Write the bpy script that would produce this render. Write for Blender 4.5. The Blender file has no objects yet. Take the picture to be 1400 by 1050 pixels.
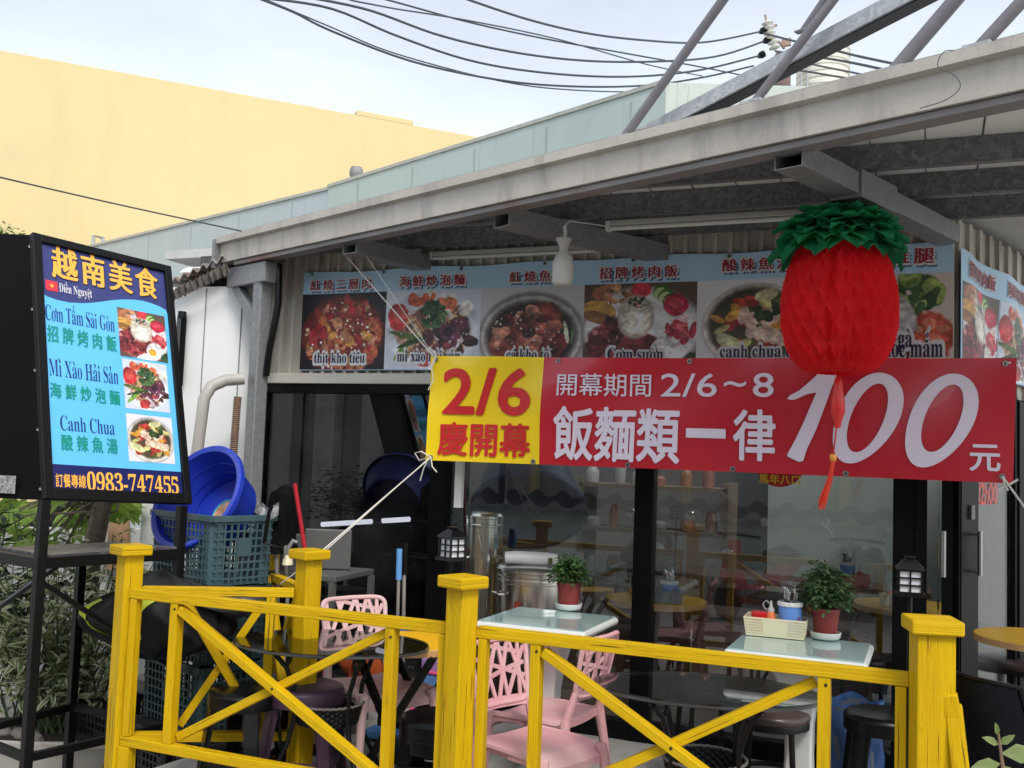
import bpy, math, random, unicodedata
import numpy as np
from mathutils import Vector, Matrix
from math import sin, cos, pi, radians, atan, atan2, sqrt, exp
random.seed(7)
S = bpy.context.scene
COL = S.collection

# ------------------------------------------------------------------ camera
FPX, CAMH = 1370.0, 1.5                       # focal length in photo pixels (photo 1400 x 1050)
PITCH, ROLL, YAW = atan(100 / FPX), radians(2.1), radians(22.8)
cam_d = bpy.data.cameras.new('camera')
cam = bpy.data.objects.new('camera', cam_d)
COL.objects.link(cam)
cam_d.sensor_width = 36
cam_d.lens = 36 * FPX / 1400
cam_d.clip_start, cam_d.clip_end = 0.05, 2000
CR = (Matrix.Rotation(YAW, 3, 'Z') @ Matrix.Rotation(pi / 2 + PITCH, 3, 'X') @ Matrix.Rotation(ROLL, 3, 'Z'))
cam.matrix_world = Matrix.Translation((0, 0, CAMH)) @ CR.to_4x4()
S.camera = cam

# ------------------------------------------------------------------ sky, sun, exposure
SUN_EL, SUN_AZ = radians(50), radians(142)    # azimuth clockwise from +Y
S.view_settings.view_transform = 'Standard'
S.view_settings.look = 'None'
S.view_settings.gamma = 1
S.view_settings.exposure = 1.32
W = bpy.data.worlds.new('World'); S.world = W; W.use_nodes = True
wn = W.node_tree; wn.nodes.clear()
sky = wn.nodes.new('ShaderNodeTexSky'); sky.sky_type = 'NISHITA'; sky.sun_disc = False
sky.sun_elevation = SUN_EL; sky.sun_rotation = SUN_AZ
sky.air_density = 1.0; sky.dust_density = 1.2; sky.ozone_density = 1.0
hs = wn.nodes.new('ShaderNodeHueSaturation'); hs.inputs['Saturation'].default_value = 0.36
hs.inputs['Value'].default_value = 0.88
bg = wn.nodes.new('ShaderNodeBackground'); bg.inputs['Strength'].default_value = 0.13
wo = wn.nodes.new('ShaderNodeOutputWorld')
# thin high cloud: soft brighter and greyer patches over the sky
ctc = wn.nodes.new('ShaderNodeTexCoord'); cmp_ = wn.nodes.new('ShaderNodeMapping'); cmp_.inputs['Scale'].default_value = (1, 1, 2.2)
cnz = wn.nodes.new('ShaderNodeTexNoise'); cnz.inputs['Scale'].default_value = 2.2; cnz.inputs['Detail'].default_value = 7; cnz.inputs['Roughness'].default_value = .55
cmr = wn.nodes.new('ShaderNodeMapRange'); cmr.inputs['From Min'].default_value = .35; cmr.inputs['From Max'].default_value = .68; cmr.inputs['To Min'].default_value = .90; cmr.inputs['To Max'].default_value = 1.12
cmx = wn.nodes.new('ShaderNodeMix'); cmx.data_type = 'RGBA'; cmx.blend_type = 'MULTIPLY'; cmx.inputs['Factor'].default_value = 1
wn.links.new(ctc.outputs['Generated'], cmp_.inputs['Vector']); wn.links.new(cmp_.outputs[0], cnz.inputs['Vector']); wn.links.new(cnz.outputs['Fac'], cmr.inputs['Value'])
wn.links.new(sky.outputs[0], hs.inputs['Color']); wn.links.new(hs.outputs[0], cmx.inputs['A']); wn.links.new(cmr.outputs[0], cmx.inputs['B']); wn.links.new(cmx.outputs['Result'], bg.inputs['Color'])
wn.links.new(bg.outputs[0], wo.inputs['Surface'])
sun_d = bpy.data.lights.new('sun', 'SUN'); sun_d.energy = .9; sun_d.angle = radians(16); sun_d.color = (1, .95, .87)
sun = bpy.data.objects.new('sun', sun_d); COL.objects.link(sun)
sdir = Vector((sin(SUN_AZ) * cos(SUN_EL), cos(SUN_AZ) * cos(SUN_EL), sin(SUN_EL)))
sun.rotation_euler = sdir.to_track_quat('Z', 'Y').to_euler(); sun.location = sdir * 30
S.cycles.use_denoising = True
S.cycles.max_bounces = 8
S.cycles.transparent_max_bounces = 16
S.cycles.caustics_reflective = False; S.cycles.caustics_refractive = False

# ------------------------------------------------------------------ measuring: a pixel of the photo seen on a real plane
def ray(px, py): return CR @ Vector(((px - 700) / FPX, (525 - py) / FPX, -1))
CO = Vector((0, 0, CAMH))
def onz(px, py, z): d = ray(px, py); return CO + d * ((z - CAMH) / d.z)
def ony(px, py, y): d = ray(px, py); return CO + d * (y / d.y)
def dep(px, py, t): return CO + ray(px, py) * t
def onp(px, py, p, n): d = ray(px, py); n = Vector(n); return CO + d * ((Vector(p) - CO).dot(n) / d.dot(n))

# ------------------------------------------------------------------ materials
def lin(c):
    return tuple(((x / 12.92) if x <= .04045 else ((x + .055) / 1.055) ** 2.4) for x in c)
def rgb(r, g, b): return lin((r / 255, g / 255, b / 255))
MATS = {}
def mat(name, col, rough=.6, metal=0., var=.12, scale=6., stretch=(1, 1, 1), bump=0., bscale=40., spots=None,
        uv=False, spec=.5, coat=0., sub=None, spots2=None, rvar=0.):
    if name in MATS: return MATS[name]
    m = bpy.data.materials.new(name); m.use_nodes = True
    n, l = m.node_tree.nodes, m.node_tree.links
    p = n['Principled BSDF']
    tc = n.new('ShaderNodeTexCoord'); mp = n.new('ShaderNodeMapping'); mp.inputs['Scale'].default_value = stretch
    l.new(tc.outputs['UV' if uv else 'Object'], mp.inputs['Vector'])
    nz = n.new('ShaderNodeTexNoise'); nz.inputs['Scale'].default_value = scale; nz.inputs['Detail'].default_value = 8
    nz.inputs['Roughness'].default_value = .62
    l.new(mp.outputs[0], nz.inputs['Vector'])
    r = n.new('ShaderNodeValToRGB'); e = r.color_ramp.elements
    e[0].position, e[1].position = .3, .7
    e[0].color = tuple(max(0, c * (1 - var)) for c in col) + (1,)
    e[1].color = tuple(min(1, c * (1 + var)) for c in col) + (1,)
    l.new(nz.outputs['Fac'], r.inputs['Fac'])
    out = r.outputs['Color']
    for k, sp in enumerate((spots, spots2)):
        if not sp: continue
        sc, ssc, thr, amt, sst = sp
        mp2 = n.new('ShaderNodeMapping'); mp2.inputs['Scale'].default_value = sst
        mp2.inputs['Location'].default_value = (3.1 + k, 1.7, .4)
        l.new(tc.outputs['UV' if uv else 'Object'], mp2.inputs['Vector'])
        n2 = n.new('ShaderNodeTexNoise'); n2.inputs['Scale'].default_value = ssc; n2.inputs['Detail'].default_value = 9
        n2.inputs['Roughness'].default_value = .68
        l.new(mp2.outputs[0], n2.inputs['Vector'])
        r2 = n.new('ShaderNodeValToRGB'); r2.color_ramp.elements[0].position = thr; r2.color_ramp.elements[1].position = min(1, thr + .14)
        r2.color_ramp.elements[0].color = (0, 0, 0, 1); r2.color_ramp.elements[1].color = (amt, amt, amt, 1)
        l.new(n2.outputs['Fac'], r2.inputs['Fac'])
        mx = n.new('ShaderNodeMix'); mx.data_type = 'RGBA'
        l.new(r2.outputs['Color'], mx.inputs['Factor']); l.new(out, mx.inputs['A']); mx.inputs['B'].default_value = tuple(sc) + (1,)
        out = mx.outputs['Result']
    l.new(out, p.inputs['Base Color'])
    p.inputs['Roughness'].default_value = rough; p.inputs['Metallic'].default_value = metal
    p.inputs['Specular IOR Level'].default_value = spec
    p.inputs['Coat Weight'].default_value = coat
    if rvar:
        mr = n.new('ShaderNodeMapRange'); mr.inputs['To Min'].default_value = max(0, rough - rvar); mr.inputs['To Max'].default_value = rough + rvar
        l.new(nz.outputs['Fac'], mr.inputs['Value']); l.new(mr.outputs[0], p.inputs['Roughness'])
    if bump:
        nb = n.new('ShaderNodeTexNoise'); nb.inputs['Scale'].default_value = bscale; nb.inputs['Detail'].default_value = 5
        l.new(mp.outputs[0], nb.inputs['Vector'])
        bp = n.new('ShaderNodeBump'); bp.inputs['Strength'].default_value = bump; bp.inputs['Distance'].default_value = .01
        l.new(nb.outputs['Fac'], bp.inputs['Height']); l.new(bp.outputs[0], p.inputs['Normal'])
    if sub:
        tr = n.new('ShaderNodeBsdfTranslucent'); l.new(out, tr.inputs['Color'])
        ms = n.new('ShaderNodeMixShader'); ms.inputs['Fac'].default_value = sub
        l.new(p.outputs[0], ms.inputs[1]); l.new(tr.outputs[0], ms.inputs[2])
        l.new(ms.outputs[0], n['Material Output'].inputs['Surface'])
    MATS[name] = m
    return m
O1 = (1, 1, 1)
def flat(name, col, rough=.5, var=.04, **k): return mat(name, col, rough, var=var, **k)

def glass_mat(name, tint=(1, 1, 1), gloss=(1, 1, 1), rough=.0, ior=1.5, dirt=0.0):
    m = bpy.data.materials.new(name); m.use_nodes = True
    n, l = m.node_tree.nodes, m.node_tree.links
    n.remove(n['Principled BSDF'])
    tr = n.new('ShaderNodeBsdfTransparent'); tr.inputs['Color'].default_value = tint + (1,)
    gl = n.new('ShaderNodeBsdfGlossy'); gl.inputs['Color'].default_value = gloss + (1,); gl.inputs['Roughness'].default_value = rough
    fr = n.new('ShaderNodeFresnel')
    ge = n.new('ShaderNodeNewGeometry'); mr_ = n.new('ShaderNodeMapRange')     # thin sheet: the same reflection on both of its faces
    mr_.inputs['To Min'].default_value = ior; mr_.inputs['To Max'].default_value = 1 / ior
    l.new(ge.outputs['Backfacing'], mr_.inputs['Value']); l.new(mr_.outputs[0], fr.inputs['IOR'])
    ms = n.new('ShaderNodeMixShader'); l.new(fr.outputs[0], ms.inputs['Fac']); l.new(tr.outputs[0], ms.inputs[1]); l.new(gl.outputs[0], ms.inputs[2])
    last = ms
    if dirt:
        df = n.new('ShaderNodeBsdfDiffuse'); df.inputs['Color'].default_value = (.5, .5, .47, 1)
        tc = n.new('ShaderNodeTexCoord'); nz = n.new('ShaderNodeTexNoise'); nz.inputs['Scale'].default_value = 3; nz.inputs['Detail'].default_value = 9
        l.new(tc.outputs['Object'], nz.inputs['Vector'])
        mr = n.new('ShaderNodeMapRange'); mr.inputs['From Min'].default_value = .4; mr.inputs['To Max'].default_value = dirt
        l.new(nz.outputs['Fac'], mr.inputs['Value'])
        m2 = n.new('ShaderNodeMixShader'); l.new(mr.outputs[0], m2.inputs['Fac']); l.new(ms.outputs[0], m2.inputs[1]); l.new(df.outputs[0], m2.inputs[2]); last = m2
    l.new(last.outputs[0], n['Material Output'].inputs['Surface'])
    MATS[name] = m
    return m

def wood_paint():
    """yellow oil paint brushed on rough softwood: grain lines, cracks, bare worn streaks (UV u runs along the member)"""
    m = bpy.data.materials.new('yellow_painted_wood'); m.use_nodes = True
    n, l = m.node_tree.nodes, m.node_tree.links; p = n['Principled BSDF']
    tc = n.new('ShaderNodeTexCoord')
    def noise(sx, sy, det=8, rough=.6):
        mp = n.new('ShaderNodeMapping'); mp.inputs['Scale'].default_value = (sx, sy, 1); l.new(tc.outputs['UV'], mp.inputs['Vector'])
        q = n.new('ShaderNodeTexNoise'); q.inputs['Scale'].default_value = 1; q.inputs['Detail'].default_value = det; q.inputs['Roughness'].default_value = rough
        l.new(mp.outputs[0], q.inputs['Vector']); return q.outputs['Fac']
    def ramp(src, a, b, ca, cb):
        r = n.new('ShaderNodeValToRGB'); r.color_ramp.elements[0].position = a; r.color_ramp.elements[1].position = b
        r.color_ramp.elements[0].color = ca + (1,); r.color_ramp.elements[1].color = cb + (1,); l.new(src, r.inputs['Fac']); return r.outputs['Color']
    base = ramp(noise(2.2, 22), .3, .7, (.53, .325, .002), (.66, .425, .004))
    grain = noise(3.0, 150, 4)
    crack = ramp(noise(2.6, 95, 3, .5), .625, .68, (0, 0, 0), (.85, .85, .85))
    wear = ramp(noise(6, 34, 8, .72), .56, .74, (0, 0, 0), (.75, .75, .75))
    m1 = n.new('ShaderNodeMix'); m1.data_type = 'RGBA'; l.new(wear, m1.inputs['Factor']); l.new(base, m1.inputs['A']); m1.inputs['B'].default_value = (.23, .12, .01, 1)
    m2 = n.new('ShaderNodeMix'); m2.data_type = 'RGBA'; l.new(crack, m2.inputs['Factor']); l.new(m1.outputs['Result'], m2.inputs['A']); m2.inputs['B'].default_value = (.07, .035, .006, 1)
    l.new(m2.outputs['Result'], p.inputs['Base Color'])
    p.inputs['Roughness'].default_value = .5; p.inputs['Specular IOR Level'].default_value = .18
    bp = n.new('ShaderNodeBump'); bp.inputs['Strength'].default_value = .8; bp.inputs['Distance'].default_value = .005
    l.new(grain, bp.inputs['Height']); l.new(bp.outputs[0], p.inputs['Normal'])
    return m

def galv(name, a, b, metal=.35, rough=.5, rust=None, scale=38):
    """spangled galvanised steel"""
    m = bpy.data.materials.new(name); m.use_nodes = True
    n, l = m.node_tree.nodes, m.node_tree.links; p = n['Principled BSDF']
    tc = n.new('ShaderNodeTexCoord')
    vo = n.new('ShaderNodeTexVoronoi'); vo.inputs['Scale'].default_value = scale; vo.inputs['Randomness'].default_value = 1
    nz = n.new('ShaderNodeTexNoise'); nz.inputs['Scale'].default_value = scale * .35; nz.inputs['Detail'].default_value = 7
    l.new(tc.outputs['Object'], nz.inputs['Vector'])
    ad = n.new('ShaderNodeMix'); ad.data_type = 'RGBA'; ad.inputs['Factor'].default_value = .08
    l.new(tc.outputs['Object'], ad.inputs['A']); l.new(nz.outputs['Color'], ad.inputs['B']); l.new(ad.outputs['Result'], vo.inputs['Vector'])
    sp = n.new('ShaderNodeSeparateColor'); l.new(vo.outputs['Color'], sp.inputs[0])
    mx0 = n.new('ShaderNodeMath'); mx0.operation = 'MULTIPLY'; l.new(sp.outputs[0], mx0.inputs[0]); l.new(nz.outputs['Fac'], mx0.inputs[1])
    r = n.new('ShaderNodeValToRGB'); r.color_ramp.elements[0].position = .1; r.color_ramp.elements[1].position = .55
    r.color_ramp.elements[0].color = a + (1,); r.color_ramp.elements[1].color = b + (1,)
    l.new(mx0.outputs[0], r.inputs['Fac']); out = r.outputs['Color']
    if rust:
        n2 = n.new('ShaderNodeTexNoise'); n2.inputs['Scale'].default_value = 5; n2.inputs['Detail'].default_value = 9; n2.inputs['Roughness'].default_value = .7
        l.new(tc.outputs['Object'], n2.inputs['Vector'])
        r2 = n.new('ShaderNodeValToRGB'); r2.color_ramp.elements[0].position = rust; r2.color_ramp.elements[1].position = rust + .1
        l.new(n2.outputs['Fac'], r2.inputs['Fac'])
        mx = n.new('ShaderNodeMix'); mx.data_type = 'RGBA'; l.new(r2.outputs['Color'], mx.inputs['Factor']); l.new(out, mx.inputs['A'])
        mx.inputs['B'].default_value = (.17, .075, .035, 1); out = mx.outputs['Result']
    l.new(out, p.inputs['Base Color']); p.inputs['Metallic'].default_value = metal; p.inputs['Roughness'].default_value = rough
    MATS[name] = m
    return m

def colour_attr_mat():
    m = bpy.data.materials.new('printed_picture'); m.use_nodes = True
    n, l = m.node_tree.nodes, m.node_tree.links; p = n['Principled BSDF']
    a = n.new('ShaderNodeAttribute'); a.attribute_name = 'ink'
    l.new(a.outputs['Color'], p.inputs['Base Color']); p.inputs['Roughness'].default_value = .45
    return m
def leaf_mat(name, mid, edge, light, sub=.3, edge_at=.6):
    m = bpy.data.materials.new(name); m.use_nodes = True
    n, l = m.node_tree.nodes, m.node_tree.links; p = n['Principled BSDF']
    tc = n.new('ShaderNodeTexCoord'); sx = n.new('ShaderNodeSeparateXYZ'); l.new(tc.outputs['UV'], sx.inputs[0])
    nz = n.new('ShaderNodeTexNoise'); nz.inputs['Scale'].default_value = 14; nz.inputs['Detail'].default_value = 4
    l.new(tc.outputs['Object'], nz.inputs['Vector'])
    r = n.new('ShaderNodeValToRGB'); r.color_ramp.elements[0].position = .35; r.color_ramp.elements[1].position = .65
    r.color_ramp.elements[0].color = mid + (1,); r.color_ramp.elements[1].color = light + (1,); l.new(nz.outputs['Fac'], r.inputs['Fac'])
    ad = n.new('ShaderNodeMath'); ad.operation = 'ADD'; l.new(sx.outputs[1], ad.inputs[0])
    ns = n.new('ShaderNodeMath'); ns.operation = 'MULTIPLY_ADD'; ns.inputs[1].default_value = .9; ns.inputs[2].default_value = -.45
    l.new(nz.outputs['Fac'], ns.inputs[0]); l.new(ns.outputs[0], ad.inputs[1])
    r2 = n.new('ShaderNodeValToRGB'); r2.color_ramp.elements[0].position = edge_at; r2.color_ramp.elements[1].position = min(1, edge_at + .12)
    l.new(ad.outputs[0], r2.inputs['Fac'])
    mx = n.new('ShaderNodeMix'); mx.data_type = 'RGBA'; l.new(r2.outputs['Color'], mx.inputs['Factor']); l.new(r.outputs['Color'], mx.inputs['A'])
    mx.inputs['B'].default_value = edge + (1,)
    l.new(mx.outputs['Result'], p.inputs['Base Color']); p.inputs['Roughness'].default_value = .45
    tr = n.new('ShaderNodeBsdfTranslucent'); l.new(mx.outputs['Result'], tr.inputs['Color'])
    ms = n.new('ShaderNodeMixShader'); ms.inputs['Fac'].default_value = sub
    l.new(p.outputs[0], ms.inputs[1]); l.new(tr.outputs[0], ms.inputs[2]); l.new(ms.outputs[0], n['Material Output'].inputs['Surface'])
    MATS[name] = m
    return m

YEL = wood_paint()
PIC = colour_attr_mat()
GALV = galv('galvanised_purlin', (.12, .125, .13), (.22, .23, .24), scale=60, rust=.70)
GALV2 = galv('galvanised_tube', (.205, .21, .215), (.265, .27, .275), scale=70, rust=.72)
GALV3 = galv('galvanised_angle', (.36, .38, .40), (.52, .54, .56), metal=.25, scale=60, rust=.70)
FASCIA = mat('weathered_cream_gutter', (.47, .435, .385), .55, var=.10, scale=2.5, spots=((.20, .15, .11), 75, .60, .75, (1, 1, .6)),
             spots2=((.27, .25, .225), 5, .50, .62, (1, 1, .2)), bump=.15, bscale=60)
CEIL = mat('white_ceiling_sheet', (.78, .78, .74), .6, var=.06, scale=3, spots=((.3, .28, .25), 4, .62, .5, (1, 1, 1)))
CREAM = mat('cream_corrugated_steel', (.50, .465, .40), .55, var=.10, scale=4, spots=((.16, .085, .045), 9, .55, .85, (1, 1, .35)),
            spots2=((.28, .25, .21), 2, .5, .6, (1, 1, .4)))
BEAM = mat('cream_beam', (.56, .54, .47), .45, var=.06, scale=3, spots=((.3, .26, .2), 9, .64, .5, (1, 1, 1)))
BLK = mat('black_frame', (.004, .004, .0043), .42, var=.3, scale=9, spec=.14, spots=((.03, .03, .029), 14, .62, .5, (1, 1, 1)))
BLKS = mat('black_painted_steel', (.004, .004, .0042), .45, var=.3, scale=12, spec=.22, spots=((.03, .028, .03), 16, .60, .6, (1, 1, 1)), bump=.2, bscale=60)
BLKP = mat('black_plastic', (.004, .004, .0045), .28, var=.2, scale=8, spec=.28, spots=((.03, .03, .03), 20, .64, .5, (1, 1, 1)))
GLASS = glass_mat('window_glass', (.86, .88, .88), ior=1.72, dirt=.05)
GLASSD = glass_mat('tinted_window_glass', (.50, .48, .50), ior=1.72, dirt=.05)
GLT = glass_mat('grey_table_glass', (.42, .46, .46), ior=1.6)
CLR = glass_mat('clear_plastic', (.93, .94, .95), ior=1.45, rough=.05)
WHITE = mat('white_plastic', (.72, .72, .69), .4, var=.05, scale=6)
DARKIN = mat('interior_dark', (.12, .11, .10), .8, var=.25, scale=2)
STEEL = mat('polished_steel', (.72, .70, .65), .22, metal=1., var=.1, scale=3, stretch=(1, 1, .15), rvar=.08, bump=.12, bscale=7)
CHROME = mat('chrome', (.7, .7, .7), .12, metal=1., var=.03)

# ------------------------------------------------------------------ mesh builder
Z = Vector((0, 0, 1))
class B:
    def __init__(s): s.v = []; s.f = []; s.uv = []; s.T = None
    def _p(s, p):
        p = Vector(p)
        if s.T is not None: p = s.T @ p
        s.v.append(p); return len(s.v) - 1
    def face(s, idx, uv=None):
        s.f.append(tuple(idx)); s.uv.append(uv if uv else [(0, 0)] * len(idx))
    def poly(s, pts, uv=None): s.face([s._p(p) for p in pts], uv)
    def box(s, c, d, R=None):
        c = Vector(c); hx, hy, hz = d[0] / 2, d[1] / 2, d[2] / 2
        R = R if R is not None else Matrix.Identity(3)
        ax = [R @ Vector((1, 0, 0)), R @ Vector((0, 1, 0)), R @ Vector((0, 0, 1))]
        s._obox(c, ax, (hx, hy, hz))
    def _obox(s, c, ax, h):
        o = random.random() * 40, random.random() * 40
        L = max(range(3), key=lambda i: h[i])
        def P(i, j, k): return c + ax[0] * h[0] * i + ax[1] * h[1] * j + ax[2] * h[2] * k
        idx = {(i, j, k): s._p(P(i, j, k)) for i in (-1, 1) for j in (-1, 1) for k in (-1, 1)}
        for a in range(3):
            b, d = (a + 1) % 3, (a + 2) % 3
            for sg in (-1, 1):
                q = []
                for (x, y) in ((-1, -1), (1, -1), (1, 1), (-1, 1)):
                    t = [0, 0, 0]; t[a] = sg; t[b] = x; t[d] = y; q.append(tuple(t))
                if sg < 0: q = q[::-1]
                uv = []
                for t in q:
                    lc = (t[0] * h[0], t[1] * h[1], t[2] * h[2])
                    if a == L: u, w = lc[b] * .3, lc[d]
                    else: u = lc[L]; w = lc[b if d == L else d]
                    uv.append((u + o[0], w + o[1] + a * 1.7 + sg))
                s.face([idx[t] for t in q], uv)
    def bar(s, p, q, w, h, up=Z):
        p, q = Vector(p), Vector(q); d = (q - p); L = d.length; d = d / L
        sd = d.cross(Vector(up))
        if sd.length < 1e-4: sd = d.cross(Vector((0, 1, 0)))
        sd.normalize(); u = sd.cross(d)
        s._obox((p + q) / 2, [d, sd, u], (L / 2, w / 2, h / 2))
    def tube(s, pts, r, n=8, caps=True):
        pts = [Vector(p) for p in pts]
        rs = r if isinstance(r, (list, tuple)) else [r] * len(pts)
        rings = []; pu = None
        for i, p in enumerate(pts):
            t = (pts[min(i + 1, len(pts) - 1)] - pts[max(i - 1, 0)]).normalized()
            if pu is None:
                a = Vector((0, 0, 1)) if abs(t.z) < .9 else Vector((1, 0, 0)); u = (a - t * a.dot(t)).normalized()
            else: u = (pu - t * pu.dot(t)).normalized()
            w = t.cross(u); pu = u
            rings.append([s._p(p + (u * cos(2 * pi * k / n) + w * sin(2 * pi * k / n)) * rs[i]) for k in range(n)])
        for a, b in zip(rings, rings[1:]):
            for k in range(n): s.face((a[k], a[(k + 1) % n], b[(k + 1) % n], b[k]))
        if caps: s.face(rings[0][::-1]); s.face(rings[-1])
    def lathe(s, prof, n=28, c=(0, 0, 0), T=None, cap=False):
        c = Vector(c); rings = []
        for r, z in prof:
            ring = []
            for k in range(n):
                p = Vector((r * cos(2 * pi * k / n), r * sin(2 * pi * k / n), z))
                if T is not None: p = T @ p
                ring.append(s._p(p + c))
            rings.append(ring)
        for a, b in zip(rings, rings[1:]):
            for k in range(n): s.face((a[k], a[(k + 1) % n], b[(k + 1) % n], b[k]))
        if cap: s.face(rings[0][::-1]); s.face(rings[-1])
    def prism(s, pts, off):
        off = Vector(off); a = [s._p(p) for p in pts]; b = [s._p(Vector(p) + off) for p in pts]; n = len(pts)
        s.face(a); s.face(b[::-1])
        for i in range(n): s.face((a[(i + 1) % n], a[i], b[i], b[(i + 1) % n]))
    def grid(s, nu, nv, fn):
        g = [[s._p(fn(i / nu, j / nv)) for j in range(nv + 1)] for i in range(nu + 1)]
        for i in range(nu):
            for j in range(nv):
                s.face((g[i][j], g[i + 1][j], g[i + 1][j + 1], g[i][j + 1]),
                       [(i / nu, j / nv), ((i + 1) / nu, j / nv), ((i + 1) / nu, (j + 1) / nv), (i / nu, (j + 1) / nv)])
    def leaf(s, b, d, nrm, L, w, fold=.25, droop=.2):
        b = Vector(b); d = Vector(d).normalized(); nrm = Vector(nrm)
        sd = d.cross(nrm)
        if sd.length < 1e-3: sd = d.cross(Vector((1, 0, .3)))
        sd.normalize(); u = sd.cross(d)
        def P(t, x): return b + d * L * t + sd * w * x + u * (abs(x) * w * fold - droop * L * t * t)
        base, m1, m2, tip = s._p(P(0, 0)), s._p(P(.38, 0)), s._p(P(.72, 0)), s._p(P(1, 0))
        l1, l2, r1, r2 = s._p(P(.36, .5)), s._p(P(.72, .36)), s._p(P(.36, -.5)), s._p(P(.72, -.36))
        s.face((base, m1, l1), [(0, 0), (.4, 0), (.4, 1)]); s.face((base, r1, m1), [(0, 0), (.4, 1), (.4, 0)])
        s.face((m1, m2, l2, l1), [(.4, 0), (.7, 0), (.7, 1), (.4, 1)]); s.face((m1, r1, r2, m2), [(.4, 0), (.4, 1), (.7, 1), (.7, 0)])
        s.face((m2, tip, l2), [(.7, 0), (1, .6), (.7, 1)]); s.face((m2, r2, tip), [(.7, 0), (.7, 1), (1, .6)])

WORLD_ROOT = set()
def obj(name, b, m, parent=None, smooth=False, bevel=0, sharp=35, origin=None):
    """link one builder as ONE mesh object; parts of a world-built thing are shifted into its frame"""
    root = parent
    while root is not None and root.parent is not None: root = root.parent
    sh = Vector((0, 0, 0))
    if root is not None and root.name in WORLD_ROOT: sh = Vector(root.location)
    if origin is not None: sh = Vector(origin)
    me = bpy.data.meshes.new(name)
    me.from_pydata([v - sh for v in b.v], [], b.f)
    if any(any(x != (0, 0) for x in q) for q in b.uv):
        ul = me.uv_layers.new(name='UVMap'); ul.data.foreach_set('uv', [c for q in b.uv for p in q for c in p])
    me.validate()
    if smooth:
        me.polygons.foreach_set('use_smooth', [True] * len(me.polygons))
        me.set_sharp_from_angle(angle=radians(sharp))
    if m is not None: me.materials.append(m)
    o = bpy.data.objects.new(name, me); COL.objects.link(o)
    if parent is not None: o.parent = parent
    if origin is not None: o.location = origin
    if bevel:
        md = o.modifiers.new('bevel', 'BEVEL'); md.width = bevel; md.segments = 2; md.limit_method = 'ANGLE'; md.angle_limit = radians(40)
    return o
def tag(o, label, cat, group=None):
    o['label'] = label; o['category'] = cat
    if group: o['group'] = group
    return o
def thing(name, label, cat, loc=(0, 0, 0), rz=0, group=None, world=False):
    o = bpy.data.objects.new(name, None); COL.objects.link(o); o.empty_display_size = .1
    o.location = loc; o.rotation_euler = (0, 0, rz)
    if world: WORLD_ROOT.add(o.name)
    return tag(o, label, cat, group)
def struct(o): o['kind'] = 'structure'; return o
def copy_tree(o, loc=None, rz=None, label=None, parent=None):
    c = o.copy(); COL.objects.link(c)
    if parent is not None: c.parent = parent
    if loc is not None: c.location = loc
    if rz is not None: c.rotation_euler = (0, 0, rz)
    if label: c['label'] = label
    for ch in [x for x in S.objects if x.parent == o]: copy_tree(ch, parent=c)
    return c

# ------------------------------------------------------------------ lettering
GC = {}
def glyph(ch, off=0.):
    k = (ch, off)
    if k not in GC:
        c = bpy.data.curves.new('glyph', 'FONT'); c.body = ch; c.offset = off; c.resolution_u = 4
        c.fill_mode = 'FRONT'
        o = bpy.data.objects.new('glyph', c); COL.objects.link(o)
        dg = bpy.context.evaluated_depsgraph_get()
        me = bpy.data.meshes.new_from_object(o.evaluated_get(dg))
        vs = [(v.co.x, v.co.y) for v in me.vertices]; fs = [tuple(p.vertices) for p in me.polygons]
        if fs:
            from_n = me.polygons[0].normal.z
            if from_n < 0: fs = [f[::-1] for f in fs]
        bpy.data.objects.remove(o); bpy.data.curves.remove(c); bpy.data.meshes.remove(me)
        GC[k] = (vs, fs)
    return GC[k]
def serif(ch):
    if 'A' <= ch <= 'Z': return chr(0x1D400 + ord(ch) - 65)
    if 'a' <= ch <= 'z': return chr(0x1D41A + ord(ch) - 97)
    if '0' <= ch <= '9': return chr(0x1D7CE + ord(ch) - 48)
    return ch
def spread(off, ex=0.):
    """a heavier weight is the regular letter laid over itself, shifted round a small circle (wider along x for song type)"""
    if off <= 0 and ex <= 0: return [(0, 0)]
    n = 6 if off < .03 else 12
    return [(0, 0)] + [((off + ex) * cos(2 * pi * k / n), off * sin(2 * pi * k / n)) for k in range(n)]
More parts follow.
